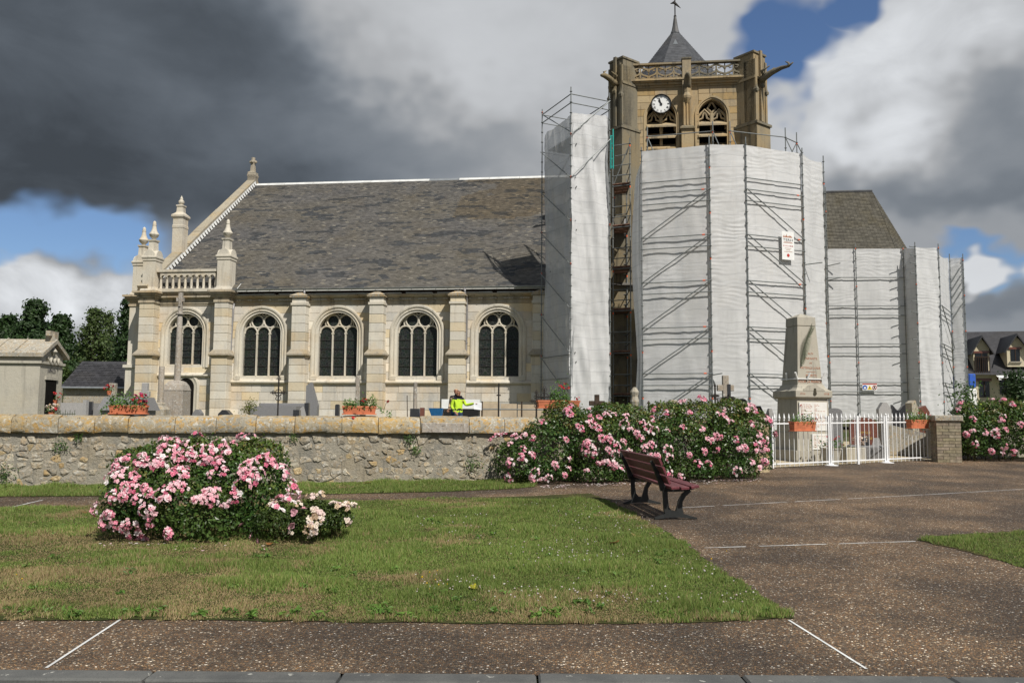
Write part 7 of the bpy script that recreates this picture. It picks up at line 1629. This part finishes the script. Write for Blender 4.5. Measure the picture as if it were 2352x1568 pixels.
MB().tube((-.3, 0, hh-.12), (.3, 0, hh-.12), .01, 5).build('rail', M['palm'], t)
cross(117, 885, 30, 10, 'thin dark stone cross right of the stone chapel', 'tomb', thick=.10, arm=.80)
# before the nave
iron_cross(638, 868, 25, 26, 'tall ornate cast-iron cross before the second buttress', True, 'iron', .80)
slabgrave(717, 878, 28, 26, 'tall grey granite stele with sloping top between two windows', 'granite_grey', 'slope', .3); slabgrave(705, 925, 27, 10, 'thin black slab leaning at the tall granite stele', 'granite_dark'); slabgrave(682, 941, 25, 14, 'small black granite block beside the tall iron cross', 'granite_dark', 'flat', .2); slabgrave(698, 933, 26, 16, 'small pale sloping stone left of the tall granite stele', 'granite_pale', 'slope')
b = spot(640, 29); t = thing('tomb', 'wide grey granite tomb behind the tall iron cross', 'tomb', tuple(b)); hh = hz_(933, 640, 29, b.z); MB().box(-.75, .75, -.5, .5, 0, hh, tx=.03, ty=.03).build('slab', M['granite_grey'], t); MB().bbox(-.85, .8, .5, .65, 0, hh+.12, .02).build('headstone', M['granite_grey'], t)
slabgrave(586, 936, 26, 22, 'grey sloping granite headstone left of the wide tomb', 'granite_grey', 'slope', .4)
b = at_y(572, 950, 24.5); t = thing('golden_shrub', 'small yellow-green shrub behind the wall, left of the granite tomb', 'shrub', (b.x, b.y, g(24.5))); n = 500; zc = at_y(572, 935, 24.5).z-g(24.5); q = np.stack([nrg.normal(0, .10, n), nrg.normal(0, .10, n), zc+nrg.normal(0, .11, n)], 1); q[:, 0] += (q[:, 2]-zc)*.5; V, C = leaves(q, q-np.array([0, 0, zc])+1e-3, .05, nrg.uniform(.7, 1.3, (n, 1))*np.ones((1, 3)), .5); o = tri_mesh('foliage', V, C, M['yellowgreen']); o.parent = t; struct(o, 'stuff'); MB().tube((0, 0, -.1), (0, 0, zc), .02, 6).build('stem', M['bark'], t)
cross(820, 862, 27, 12, 'slender worn stone cross behind the middle flower box', 'calvary', thick=.11, arm=.93)
slabgrave(775, 928, 24, 9, 'narrow black granite stone left of the middle flower box', 'granite_dark', 'round')
D = 27; b = spot(953, D); H = lambda py: hz_(py, 953, D, b.z); t = thing('column', 'slim round stone column left of the workman', 'column', tuple(b)); MB().lathe([(4.8*D/FQ, .2), (4.3*D/FQ, H(878)), (3*D/FQ, H(877))], 0, 0, 12).build('shaft', M['calvary'], t, 40); MB().box(-.17, .17, -.17, .17, -.1, H(938), tx=.03, ty=.03).build('base', M['granite_dark'], t)
t = thing('stake', 'thin dark iron stake beside the slim stone column', 'stake', tuple(spot(938, 26))); MB().tube((0, 0, 0), (-.05, 0, hz_(908, 938, 26, g(26))), .014, 6).build('rod', M['iron_rust'], t); MB().lathe([(.03, -.05), (.02, .05)], 0, 0, 6).build('foot', M['iron_rust'], t)
iron_cross(1145, 880, 26, 10, 'thin plain black iron cross before the last window', False, 'iron', .82); iron_cross(1250, 893, 24, 34, 'ornate wrought-iron cross with scrolls, the larger of two by the left scaffold', True, 'iron', .88); iron_cross(1232, 900, 23.5, 22, 'thin wrought-iron cross just left of the larger scrolled one', True, 'iron', .86)
# behind the hedge
cross(1371, 906, 24, 36, 'rusty cast-iron cross with round foliage above the middle of the hedge', 'iron_rust', 'iron_cross', .14, .86, True); iron_cross(1490, 924, 24, 18, 'small rusty iron cross peeping over the hedge', True, 'iron_rust', .80)
b = spot(1458, 25); t = thing('carved_post', 'mossy carved stone post with stacked rings above the hedge', 'post', tuple(b)); hh = hz_(889, 1458, 25, b.z); MB().lathe([(.10+.035*(k % 2), hh*k/14) for k in range(14)]+[(.05, hh)], 0, 0, 8).build('shaft', M['tomb'], t); MB().box(-.2, .2, -.2, .2, -.1, .15).build('base', M['tomb'], t)
cross(1546, 918, 23, 20, 'thick grey stone cross rising behind the hedge', 'tomb', thick=.22, arm=.90)
b_ = cross(1667, 862, 25, 38, 'pale stone cross behind the hedge, right of the thick grey one', 'calvary', thick=.18, arm=.84)
t, h, w_ = cross(1675, 882, 24.5, 26, 'dark metal crucifix standing before the pale stone cross', 'granite_dark', 'crucifix', .10, .80); MB().box(-.025, .025, -.075, -.04, h*.5, h*.86).box(-.12, .12, -.07, -.045, h*.80, h*.83).build('figure', M['iron'], t)
iron_cross(1643, 885, 25, 14, 'small openwork iron cross left of the pale stone cross', True, 'iron', .85)
slabgrave(1703, 915, 25, 22, 'dark rounded headstone behind the hedge, left of the memorial', 'granite_dark', 'round'); slabgrave(1655, 911, 26, 14, 'dark grey headstone behind the pale stone cross', 'granite_grey', 'round'); slabgrave(1742, 932, 24.5, 24, 'dark shouldered headstone close to the memorial', 'granite_dark', 'point'); slabgrave(1768, 938, 24.8, 18, 'pale low stone close to the memorial, next to the dark shouldered headstone', 'granite_pale', 'point')
# right of the memorial
slabgrave(1917, 937, 25.2, 32, 'blue-grey rounded headstone right of the memorial', 'granite_grey', 'round', .14, rz=-.2); slabgrave(2030, 924, 26.5, 30, 'pale pointed headstone behind the right gate leaf', 'granite_pale', 'point', .2); slabgrave(2063, 928, 27, 30, 'black polished wavy headstone behind the right railing', 'granite_dark', 'wave', .14); slabgrave(2098, 919, 28, 26, 'tall brown sloping headstone behind the right flower box', 'tomb', 'slope', .3, rz=.3); slabgrave(2125, 931, 28, 36, 'red-brown granite headstone behind the right flower box', 'granite_red', 'slope', .3)
t, h, w_ = slabgrave(1982, 958, 25.0, 62, 'red-brown granite headstone with gold lettering behind the gate', 'granite_red', 'round', .14)
for i, (s, z) in enumerate((('FAMILLE', .60), ('DOUVENE', .45))): text('lettering', s, .10, M['gold'], t, (0, -.074, h*z), R90, .004)
b = spot(1990, 24.0); t = thing('tomb', 'low grey grave slab with small plaques and white flowers behind the gate', 'tomb', tuple(b), -.3); MB().bbox(-.5, .5, -.5, .6, 0, .38, .03).build('slab', M['granite_grey'], t); MB().prism([(-.2, .38), (.05, .38), (.0, .66), (-.15, .66)], -.3, -.26).build('plaque', M['granite_dark'], t); MB().prism([(.1, .38), (.35, .38), (.3, .6), (.15, .6)], -.2, -.16).build('plaque', M['granite_pale'], t)
for k in range(10): h_ = mk('flower_head', rnd.choice(CRM), M['petal'], t); h_.location = (-.25+rnd.uniform(-.15, .15), -.42+rnd.uniform(-.1, .1), .42+rnd.uniform(0, .25)); h_.rotation_euler = (.9, 0, rnd.uniform(0, 6))
def tub(px, py, y, label, r=.2, h=.32, tapered=True):
    p = on_g(px, py) if y is None else spot(px, y); t = thing('flower_tub', label, 'flower tub', tuple(p)); m = MB().lathe([(r*.72, 0), (r, h*.92), (r*1.06, h*.93), (r*1.06, h), (r*.9, h), (r*.88, h*.9)], 0, 0, 16); m.build('tub', M['mausoleum'], t, 40); k = 200
    q = np.stack([nrg.normal(0, r*.7, k), nrg.normal(0, r*.7, k), h+np.abs(nrg.normal(.02, .12, k))], 1); V, C = leaves(q, np.tile([0, -.6, .8], (k, 1)), .05, np.ones((k, 3)), .8); o = tri_mesh('foliage', V, C, M['weed']); o.parent = t; struct(o, 'stuff')
    for i in range(9): h_ = mk('flower_head', rnd.choice(RDM), M['petal'], t); h_.location = (rnd.uniform(-r, r), rnd.uniform(-r, r*.3), h+rnd.uniform(-.05, .26)); h_.scale = (1.3,)*3; h_.rotation_euler = (rnd.uniform(.3, 1), 0, rnd.uniform(0, 6))
tub(1906, 1060, 21.9, 'stone flower tub of red geraniums at the memorial foot, behind the gate post', .26, .42)
b = spot(1950, 22.6); t = thing('stone_trough', 'pale square stone trough behind the left gate leaf', 'trough', tuple(b), frz); MB().bbox(-.42, .42, -.2, .2, 0, .40, .02).build('trough', M['mausoleum'], t); MB().box(-.36, .36, -.15, .15, .395, .41).build('soil', M['ground'], t)
b = spot(2010, 26.0); t = thing('golden_shrub', 'rounded yellow-green shrub behind the right gate leaf', 'shrub', (b.x, b.y, b.z)); n = 500; q = np.stack([nrg.normal(0, .18, n), nrg.normal(0, .18, n), .45+nrg.normal(0, .22, n)], 1); q[:, 2] = np.abs(q[:, 2]); V, C = leaves(q, q-np.array([0, 0, .3]), .06, nrg.uniform(.7, 1.3, (n, 1))*np.ones((1, 3)), .6); o = tri_mesh('foliage', V, C, M['yellowgreen']); o.parent = t; struct(o, 'stuff'); MB().tube((0, 0, -.05), (0, 0, .5), .02, 6).build('stem', M['bark'], t)
b = spot(2100, 25.5); t = thing('tomb', 'long pale sloping tomb border behind the right railing', 'tomb', tuple(b)); MB().add([(-1.2, -.5, 0), (1.2, -.9, 0), (1.2, .6, 0), (-1.2, .9, 0), (-1.2, -.5, .95), (1.2, -.9, .35), (1.2, .6, .35), (-1.2, .9, .95)], [(0, 1, 5, 4), (1, 2, 6, 5), (4, 5, 6, 7), (2, 3, 7, 6), (3, 0, 4, 7)]).build('border', M['tomb'], t)
# ------------------------------------------------------------------ building site
def panel(px0, px1, py0, py1, y, name, label, cat, mat, d=.03): a, b = at_y(px0, py1, y), at_y(px1, py0, y); t = thing(name, label, cat, (a.x, y, g(y))); MB().box(0, b.x-a.x, 0, d, a.z-g(y), b.z-g(y)).build('panel', M[mat], t); return t, b.x-a.x, a.z-g(y), b.z-g(y)
t, w_, z0, z1 = panel(1014, 1102, 917, 938, 33, 'tipper_truck', 'low white site truck body with red and black letters behind the workman', 'truck', 'white', 1.9)
text('lettering', 'RE', .16, M['greytext'], t, (.45, -.006, z1-.11), R90, .004); text('lettering', 'LOC', .16, M['red'], t, (.47, -.006, z1-.27), R90, .004)
MB().box(.05, w_-.05, .02, 1.85, .45, z0-.01).build('chassis', M['black'], t)
for x in (.35, w_-.35):
    MB().lathe([(.30, -.1), (.33, -.08), (.33, .08), (.30, .1)], 0, 0, 18).build('wheel', M['tyre'], t, rot=R90, loc=(x, .15, .33))
    MB().bbox(x-.08, x+.08, -.03, .02, .52, .60, .01).build('tail_lamp', M['orange'], t)
for i, (a, b_) in enumerate(((1104, 1148), (1150, 1187), (1189, 1266))): panel(a, b_, 925+i*2, 965, 32.5+i*.05, 'plywood_sheet', ('plywood sheet leaning by the truck, the left one of three', 'narrow plywood sheet, the middle one of three', 'long plywood sheet at the left scaffold, the right one of three')[i], 'board', 'plywood')
b = spot(1180, 31.5); t = thing('site_rail', 'low grey tube rail before the plywood sheets', 'barrier', tuple(b)); hh = hz_(940, 1180, 31.5, b.z)
MB().tube((-1.3, 0, hh), (1.3, 0, hh), .025, 7).build('rail', M['steel'], t)
for x in (-1.2, .3, 1.2): MB().tube((x, 0, 0), (x, 0, hh+.3), .03, 7).build('post', M['iron_rust'], t)
b = spot(1003, 31); t = thing('wheelbarrow', 'blue plastic wheelbarrow left of the white truck', 'wheelbarrow', tuple(b)); hh = hz_(937, 1003, 31, b.z); MB().add([(-.18, -.15, hh-.30), (.18, -.15, hh-.30), (.18, .3, hh-.30), (-.18, .3, hh-.30), (-.28, -.3, hh), (.22, -.3, hh), (.22, .4, hh), (-.28, .4, hh)], [(3, 2, 1, 0), (0, 1, 5, 4), (1, 2, 6, 5), (2, 3, 7, 6), (3, 0, 4, 7)]).build('tray', M['blue_plastic'], t)
MB().lathe([(.15, -.04), (.19, -.03), (.19, .03), (.15, .04)], 0, 0, 16).build('wheel', M['blue_plastic'], t, rot=(0, pi/2, 0), loc=(.10, -.35, .19)); 
for s in (-.2, .2): MB().path([(s*.5, -.35, .19), (s, .1, hh-.32), (s*1.2, .9, hh-.05)], .015, 5).build('handle', M['iron_rust'], t); MB().tube((s, .35, 0), (s, .3, hh-.3), .015, 5).build('leg', M['iron_rust'], t)
t, h, w_ = slabgrave(970, 936, 30, 10, 'small rusty box beside the blue wheelbarrow', 'granite_red')
# ------------------------------------------------------------------ the two men
def person(label, base, rz, verts, edges, hs, cols, parts=None, lean=0):
    t = thing('person', label, 'person', tuple(base), rz)
    me = bpy.data.meshes.new('body'); me.from_pydata([v[:3] for v in verts], edges, []); o = bpy.data.objects.new('body', me); COL.objects.link(o)
    md = o.modifiers.new('s', 'SKIN'); sb_ = o.modifiers.new('d', 'SUBSURF'); sb_.levels = sb_.render_levels = 2
    sk = me.skin_vertices[0].data
    for i, v in enumerate(verts): sk[i].radius = (v[3], v[4] if len(v) > 4 else v[3]); sk[i].use_root = (i == 0)
    bpy.context.view_layer.update(); dg = bpy.context.evaluated_depsgraph_get(); m2 = bpy.data.meshes.new_from_object(o.evaluated_get(dg)); bpy.data.objects.remove(o)
    m2.materials.clear()
    for k in cols[0]: m2.materials.append(M[k])
    for p in m2.polygons: p.material_index = cols[1](p.center); p.use_smooth = True
    b = mk('body', m2, None, t); return t
#     pelvis, waist, chest, neck base, head..., arms, legs
BV = [(0, 0, .95, .15, .11), (0, 0, 1.12, .15, .11), (0, 0, 1.34, .18, .12), (0, .0, 1.47, .10, .09), (0, -.01, 1.55, .055), (0, -.02, 1.64, .085, .095), (0, -.02, 1.73, .075, .085),
      (.20, 0, 1.41, .075), (.30, -.05, 1.20, .06), (.42, -.28, 1.24, .05), (.46, -.40, 1.27, .032),
      (-.20, 0, 1.41, .075), (-.26, .04, 1.15, .06), (-.22, -.12, .95, .05), (-.20, -.20, .92, .032),
      (.10, 0, .88, .10), (.11, -.01, .50, .075), (.11, .02, .10, .05), (.11, -.12, .04, .045), (-.10, 0, .88, .10), (-.12, .02, .50, .075), (-.12, .05, .10, .05), (-.12, -.09, .04, .045)]
BE = [(0, 1), (1, 2), (2, 3), (3, 4), (4, 5), (5, 6), (2, 7), (7, 8), (8, 9), (9, 10), (2, 11), (11, 12), (12, 13), (13, 14), (0, 15), (15, 16), (16, 17), (17, 18), (0, 19), (19, 20), (20, 21), (21, 22)]
def hivis_cols(c):
    if c.z > 1.70 or (c.z > 1.60 and c.y > .02): return 3
    if c.z > 1.51 or (c.x > .43 and c.y < -.33) or (c.x < -.14 and c.y < -.15): return 2
    if c.z < .10: return 4
    if c.z < .93: return 1
    if c.z > 1.40 or (1.0 < c.z < 1.05): return 4
    return 0
wp_ = spot(1052, 30.5); dz = at_y(1052, 892, 30.5).z-1.80; wbase = (wp_.x, 30.5, max(g(30.5), dz))
man = person('workman in a yellow hi-vis jacket and jeans holding out a sheet of paper', wbase, radians(35), BV, BE, 1, (['hivis', 'jeans', 'skin', 'hair', 'navy'], hivis_cols))
hd = []
def hand(t, at, d, s=1):
    m = MB(); d = Vector(d).normalized(); sd = d.cross(Vector((0, 0, 1))).normalized()
    for k in range(4): a = Vector(at)+sd*(-.03+.02*k); L = (.075, .085, .08, .065)[k]; m.path([a, a+d*L*.5+Vector((0, 0, -.006)), a+d*L+Vector((0, 0, -.025))], [.010, .009, .007], 5)
    a = Vector(at)+sd*.035-d*.03; m.path([a, a+sd*.03+d*.03, a+sd*.03+d*.06+Vector((0, 0, -.01))], [.012, .010, .008], 5); m.build('fingers', M['skin'], t, True)
hand(man, (.47, -.43, 1.27), (.35, -.9, 0)); hand(man, (-.195, -.225, .91), (.1, -.5, -.8))
def face(t):
    for s in (-1, 1): MB().lathe([(.001, -.014), (.013, 0), (.001, .014)], s*.032, -.112, 8, z0=1.675).build('eye', M['black'], t); MB().lathe([(.001, -.03), (.016, 0), (.001, .03)], s*.088, 0, 6, z0=1.66).build('ear', M['skin'], t)
    MB().path([(0, -.105, 1.685), (0, -.135, 1.645), (0, -.11, 1.635)], [.009, .014, .008], 5).build('nose', M['skin'], t); MB().box(-.025, .025, -.116, -.10, 1.606, 1.614).build('mouth', M['red'], t)
face(man)
pa = thing('paper_sheet', 'white sheet of paper held out by the workman', 'paper', tuple(man.matrix_basis @ Vector((0, 0, 0)))); pa.location = Vector(wbase)+Matrix.Rotation(radians(35), 3, 'Z') @ Vector((.50, -.50, 1.05)); pa.rotation_euler = (0, 0, radians(20))
MB().grid(lambda u, v: (-.12+.30*u, .02*sin(u*3), (v)*.26-.03*u), 6, 4).build('sheet', M['paper'], pa)
p2 = spot(1044, 31.1); b2 = (p2.x+.05, 31.1, max(g(31.1), at_y(1050, 888, 31.1).z-1.80))
man2 = person('man in beige jacket and cap half hidden behind the workman', b2, radians(-20), BV, BE, 1, (['beige', 'jeans', 'skin', 'beige', 'navy'], hivis_cols)); face(man2); hand(man2, (.47, -.43, 1.27), (.35, -.9, 0)); hand(man2, (-.195, -.225, .91), (.1, -.5, -.8))
# ------------------------------------------------------------------ stone chapel tomb at the left
D = 26.0; b = at_y(86, 950, D); b.z = g(D); ma = thing('chapel_tomb', 'small grey stone burial chapel with gabled door front at the left edge', 'mausoleum', tuple(b), radians(4)); QF = Frame(b, radians(4))
mw = 1.5; 
ze = QF.L(60, 815)[1]; zr = QF.L(69, 790, mw/2)[1]; zL = 2.6
MB().box(-zL, 0, 0, mw, -.1, ze).build('wall', M['mausoleum'], ma); MB().prism([(0, ze), (mw, ze), (mw/2, zr)], -zL, 0, 'x').build('gable', M['mausoleum'], ma)
ov = .14
for s in (0, 1):
    y0 = -ov if s == 0 else mw+ov; ym = mw/2; k = (zr-ze)/(mw/2); z0 = ze-ov*k
    MB().prism([(y0, z0+.02), (ym, zr+.02), (ym, zr+.16), (y0, z0+.14)], -zL-.1, .14, 'x').build('roof_slab', M['tomb'], ma)
for x in (-2.0, -1.4, -.8): MB().prism([(-ov, ze-ov*(zr-ze)/(mw/2)+.15), (mw/2, zr+.17), (mw/2, zr+.19), (-ov, ze-ov*(zr-ze)/(mw/2)+.17)], x, x+.04, 'x').build('roof_rib', M['tomb'], ma)
MB().box(-zL, .06, -.07, mw+.07, ze-.26, ze-.18).build('cornice', M['mausoleum'], ma); MB().box(-zL, .10, -.12, mw+.12, -.1, .62).build('plinth', M['mausoleum'], ma); MB().box(-zL, .07, -.16, mw+.16, .62, .74, tx=0, ty=.06).build('plinth_moulding', M['mausoleum'], ma)
zd = QF.L(62, 872, mw/2)[1]; MB().box(-.02, .025, mw*.28, mw*.72, .0, zd).box(-.02, .115, mw*.28, mw*.72, .0, .61).build('door', M['dark'], ma)
MB().box(-.05, .05, mw*.22, mw*.78, zd, zd+.10).build('lintel', M['mausoleum'], ma); text('lettering', 'FAMILLE', .15, M['greytext'], ma, (.012, mw/2, zd+.28), (pi/2, 0, pi/2), .004)
sw_ = MB()
for i in range(3): sw_.path([(.03, mw*(.25+.17*i), ze-.05), (.06, mw*(.335+.17*i), ze-.22), (.03, mw*(.42+.17*i), ze-.05)], .05, 5)
sw_.lathe([(.02, -.12), (.12, 0), (.02, .14)], .04, mw/2, 8, z0=ze+.16); sw_.build('carved_garland', M['mausoleum'], ma)
MB().box(-.18, .10, mw/2-.12, mw/2+.12, zr+.10, QF.L(70, 766, mw/2)[1]).box(-.11, .03, mw/2-.28, mw/2+.28, zr+.26, zr+.42).build('cross_stump', M['tomb'], ma)
# ------------------------------------------------------------------ long outbuilding, far left
D = 50; a, b_ = at_y(142, 900, D), at_y(302, 900, D); ob = thing('outbuilding', 'long low outbuilding with dark slate roof left of the church', 'building', (a.x, D, g(D))); L = b_.x-a.x; ze = at_y(150, 886, D-.2).z-g(D); zr = at_y(150, 829, D+2.2).z-g(D)
MB().box(.1, L+3, .0, 4.4, -.2, ze).build('wall', M['rubble'], ob); rf = MB().add([(0, -.25, ze-.08), (L+3, -.25, ze-.08), (L+3, 2.2, zr), (0, 2.2, zr), (0, 4.65, ze-.08), (L+3, 4.65, ze-.08)], [(0, 1, 2, 3), (3, 2, 5, 4)]).build('roof', M['slate_new'], ob)
MB().prism([(0, ze), (4.4, ze), (2.2, zr-.1)], .1, .3, 'x').build('gable', M['rubble'], ob); MB().path([(0, -.3, ze-.1), (L+3, -.3, ze-.1)], .06, 6).build('gutter', M['zinc'], ob); its = []
sv2 = Vector((0, 2.45, zr-ze+.08)); S2 = sv2.length; u_ = sv2/S2; nn2 = Vector((0, -u_.z, u_.y))
for i in range(int(S2/.2)):
    for j in range(int((L+1)/.3)):
        A = Vector((0, -.25, ze-.08))+u_*i*.2; B = A+u_*.24; x = j*.3+(i % 2)*.15; f = rnd.uniform(.75, 1.3); its.append(([(x+.01, *(A+nn2*.03).yz), (x+.29, *(A+nn2*.03).yz), (x+.29, *(B+nn2*.006).yz), (x+.01, *(B+nn2*.006).yz)], [(0, 1, 2, 3)], (f, f, f), -i))
pieces('slate', rf, its, M['slate_new'], 200, 'slates')
t, _, _, _ = panel(88, 108, 894, 935, 44, 'block_wall', 'low white block wall right of the stone chapel', 'wall', 'white_block', .2); t, _, _, _ = panel(112, 140, 890, 935, 46, 'stone_wall', 'low grey wall left of the outbuilding', 'wall', 'tomb', .2)
# ------------------------------------------------------------------ house, far right
D = 60; a = at_y(2226, 900, D); hs_ = thing('house', 'cream house with dark slate roof and two dormers at the right edge', 'house', (a.x, D, g(D)), radians(-14)); HF = Frame((a.x, D, g(D)), radians(-14)); HL = HF.L
zr = HL(2226, 762, 4)[1]; zev = HL(2300, 853)[1]; W_ = 14.0; zlow = HL(2330, 830, .8)[1]
MB().box(0.2, W_, 0, 8, -.3, zev).build('wall', M['cream'], hs_)
k = (zr-zev)/4.0
roof_ = MB().add([(-.3, -.5, zev-.25), (W_, -.5, zev-.25), (W_, 4, zr), (-.3, 4, zr), (-.3, 8.5, zev-.25), (W_, 8.5, zev-.25)], [(0, 1, 2, 3), (3, 2, 5, 4)]).build('roof', M['slate_new'], hs_); MB().prism([(0, zev), (8, zev), (4, zr-.1)], .2, .4, 'x').build('gable', M['cream'], hs_)
def dormer(px0, px1, pya, pye, pyb, win, name='dormer'):
    x0, ze_ = HL(px0, pye, -.1); x1, _ = HL(px1, pye, -.1); xm = (x0+x1)/2; _, za = HL((px0+px1)/2, pya, -.3); _, zb = HL(px0, pyb, -.1)
    d = MB().box(x0, x1, -.1, 3, zb, ze_).prism([(x0, ze_), (x1, ze_), (xm, za-.15)], -.1, 3.4).build(name, M['cream'], roof_)
    for s in (-1, 1):
        xo = x0-.25 if s < 0 else x1+.25; kk = (za-ze_)/(xm-x0); MB().add([(xo, -.45, ze_-.25*kk), (xm, -.45, za), (xm, 4, za), (xo, 4, ze_-.25*kk), (xo, -.45, ze_-.25*kk-.14), (xm, -.45, za-.14)], [(0, 1, 2, 3) if s < 0 else (3, 2, 1, 0), (0, 4, 5, 1)]).build('dormer_roof', M['slate_new'], d)
    wx0, wz1 = HL(win[0], win[2], -.12); wx1, wz0 = HL(win[1], win[3], -.12); MB().box(wx0, wx1, -.14, -.11, wz0, wz1).build('window_pane', M['glass'], d); MB().box(wx0-.12, wx1+.12, -.17, -.12, wz1, wz1+.15).build('lintel', M['granite_red'], d); MB().box((wx0+wx1)/2-.03, (wx0+wx1)/2+.03, -.165, -.142, wz0, wz1).build('glazing_bar', M['wood_dark'], d)
    MB().box(wx0-.1, wx1+.1, -.22, -.11, wz0-.08, wz0).build('sill', M['tomb'], d)
dormer(2235, 2272, 770, 800, 868, (2240, 2270, 811, 858)); dormer(2312, 2356, 766, 797, 842, (2321, 2343, 802, 830))
for x0, x1, y0, y1 in ((2250, 2272, 875, 912), (2297, 2320, 872, 905), (2335, 2352, 872, 912)):
    xa, zb = HL(x0, y1, -.02); xb, zt = HL(x1, y0, -.02); wn = MB().box(xa, xb, -.04, .02, zb, zt).build('window', M['glass'], hs_); MB().box(xa-.15, xb+.15, -.08, .0, zt, zt+.2).build('lintel', M['granite_red'], wn); MB().box((xa+xb)/2-.04, (xa+xb)/2+.04, -.07, -.045, zb, zt).build('glazing_bar', M['wood_dark'], wn)
xa, zt = HL(2288, 857, -.5); aw = MB().add([(xa, -.1, zt), (xa+8, -.1, zt), (xa+8, -1.0, zt-.35), (xa, -1.0, zt-.35)], [(0, 1, 2, 3)]).build('awning', M['white'], hs_)
for i in range(16): MB().box(xa+i*.5, xa+i*.5+.25, -1.02, -.99, zt-.50, zt-.35).build('valance_scallop', M['greytext'] if i % 2 else M['white'], aw)
xa, zb = HL(2238, 850, -.15); xb, _ = HL(2272, 850, -.15)
for i in range(9): x = xa+(xb-xa)*i/8; MB().tube((x, -.30, zb-.3), (x, -.30, zb+.9), .03, 5).build('balcony_bar', M['wood_dark'], hs_)
MB().box(xa, xb, -.33, -.27, zb+.9, zb+.98).build('balcony_rail', M['wood_dark'], hs_)
D = 52; a = at_y(2226, 890, D); vn = thing('van', 'small white van with blue cab and green stripe behind the right scaffold', 'van', (a.x, D, g(D)), .2); z1 = at_y(2226, 858, D).z-g(D); MB().bbox(0, .6, 0, 3, .4, z1*.72, .08).build('body', M['white'], vn); MB().bbox(.05, .55, .02, 2, z1*.74, z1, .05).build('cab', M['blue_sign'], vn); MB().box(.6, 1.0, -.012, .0, .9, 1.5).build('stripe', M['hivis'], vn)
for y in (.5, 2.4): MB().lathe([(.28, -.1), (.33, -.08), (.33, .08), (.28, .1)], 0, 0, 14).build('wheel', M['tyre'], vn, rot=(0, pi/2, 0), loc=(.0, y, .33)); MB().lathe([(.28, -.1), (.33, -.08), (.33, .08), (.28, .1)], 0, 0, 14).build('wheel', M['tyre'], vn, rot=(0, pi/2, 0), loc=(1.1, y, .33))
# ------------------------------------------------------------------ trees
def tree(label, px, D, pytop, wpx, n, mat, cone=False, sparse=0.0, seed=1, low=.12, name='tree', lean=0.0, cat='tree'):
    r = random.Random(seed); b = spot(px, D); H = at_y(px, pytop, D).z-b.z; R = wpx*D/FQ/2; t = thing(name, label, cat, tuple(b)); tr = MB(); tr.path([(0, 0, -.2), (.05, 0, H*.3), (lean*.5, 0, H*.65), (lean, 0, H*.97)], [H*.022, H*.017, H*.010, H*.003], 7); P = []; N = []
    nb = 46 if not cone else 70
    for i in range(nb):
        z = H*(low+(1-low)*(i+.5)/nb); f = (z/H-low)/(1-low); prof = (sin(min(1, f*1.15+.12)*pi)**.7*.9+.12) if not cone else (1.05-f)*(.75+.5*r.random())
        l = R*prof*r.uniform(.65, 1.1); a = r.uniform(0, 2*pi); rise = r.uniform(.05, .45)*l if not cone else r.uniform(-.15, .25)*l
        s0 = Vector((lean*f, 0, z)); e = s0+Vector((cos(a)*l, sin(a)*l, rise)); tr.path([s0, s0.lerp(e, .55)+Vector((0, 0, .05*l)), e], [H*.006, H*.004, H*.0015], 4)
        m = int(n*2.3/nb); u = np.sqrt(nrg.random(m))*.9+.12; k = np.array(s0)+(np.array(e)-np.array(s0))*u[:, None]; sc = (.12+.20*u)*l+.25
        off = nrg.normal(size=(m, 3))*sc[:, None]*np.array([1, 1, .55]); P.append(k+off); N.append(off+np.array([0, 0, .25*l]))
    tr.build('trunk', M['bark'], t, 60); P = np.concatenate(P); N = np.concatenate(N)+1e-4
    keep = nrg.random(len(P)) > sparse; P = P[keep]; N = N[keep]; N /= np.linalg.norm(N, axis=1, keepdims=True); f = nrg.uniform(.6, 1.4, (len(P), 1))*np.ones((1, 3)); V, C = leaves(P, N, (.32 if n > 3000 else .24)*D/65, f, .55); o = tri_mesh('crown', V, C, M[mat]); o.parent = t; struct(o, 'stuff'); return t
tree('broad dark green tree, the tallest at the far left', 68, 70, 697, 130, 9000, 'tree_leaf', seed=3); tree('dark tree at the left edge behind the stone chapel', 5, 74, 730, 110, 7000, 'tree_leaf', seed=4); tree('pointed green tree right of the tallest one', 128, 66, 728, 80, 6000, 'tree_leaf', True, seed=5)
tree('thin airy tree with sky showing through, left of the church', 205, 68, 712, 95, 2600, 'tree_pale', seed=6, low=.25); tree('slight bare-topped tree beside the airy one', 238, 70, 722, 70, 1500, 'tree_pale', True, seed=7, low=.2); tree('dark layered conifer right against the church corner', 292, 62, 688, 80, 7000, 'tree_leaf', True, seed=8)
tree('low dark tree between the chapel and the outbuilding', 110, 60, 790, 90, 6000, 'tree_leaf', seed=9, low=.05); tree('rounded bright green bush left of the outbuilding', 128, 54, 845, 44, 4000, 'tree_pale', seed=10, low=.03, name='bush', cat='bush'); tree('dark bush behind the airy tree', 185, 72, 800, 90, 5000, 'tree_leaf', seed=12, low=.03, name='bush', cat='bush'); tree('low dark bush behind the outbuilding roof', 255, 70, 800, 90, 5000, 'tree_leaf', seed=13, low=.03, name='bush', cat='bush')
tree('young leafy sapling above the right rose bush', 2219, 27, 884, 34, 320, 'weed', True, seed=14, low=.35, name='sapling'); tree('small dark conifer before the house at the right edge', 2338, 40, 858, 30, 1600, 'tree_leaf', True, seed=15, low=.1)
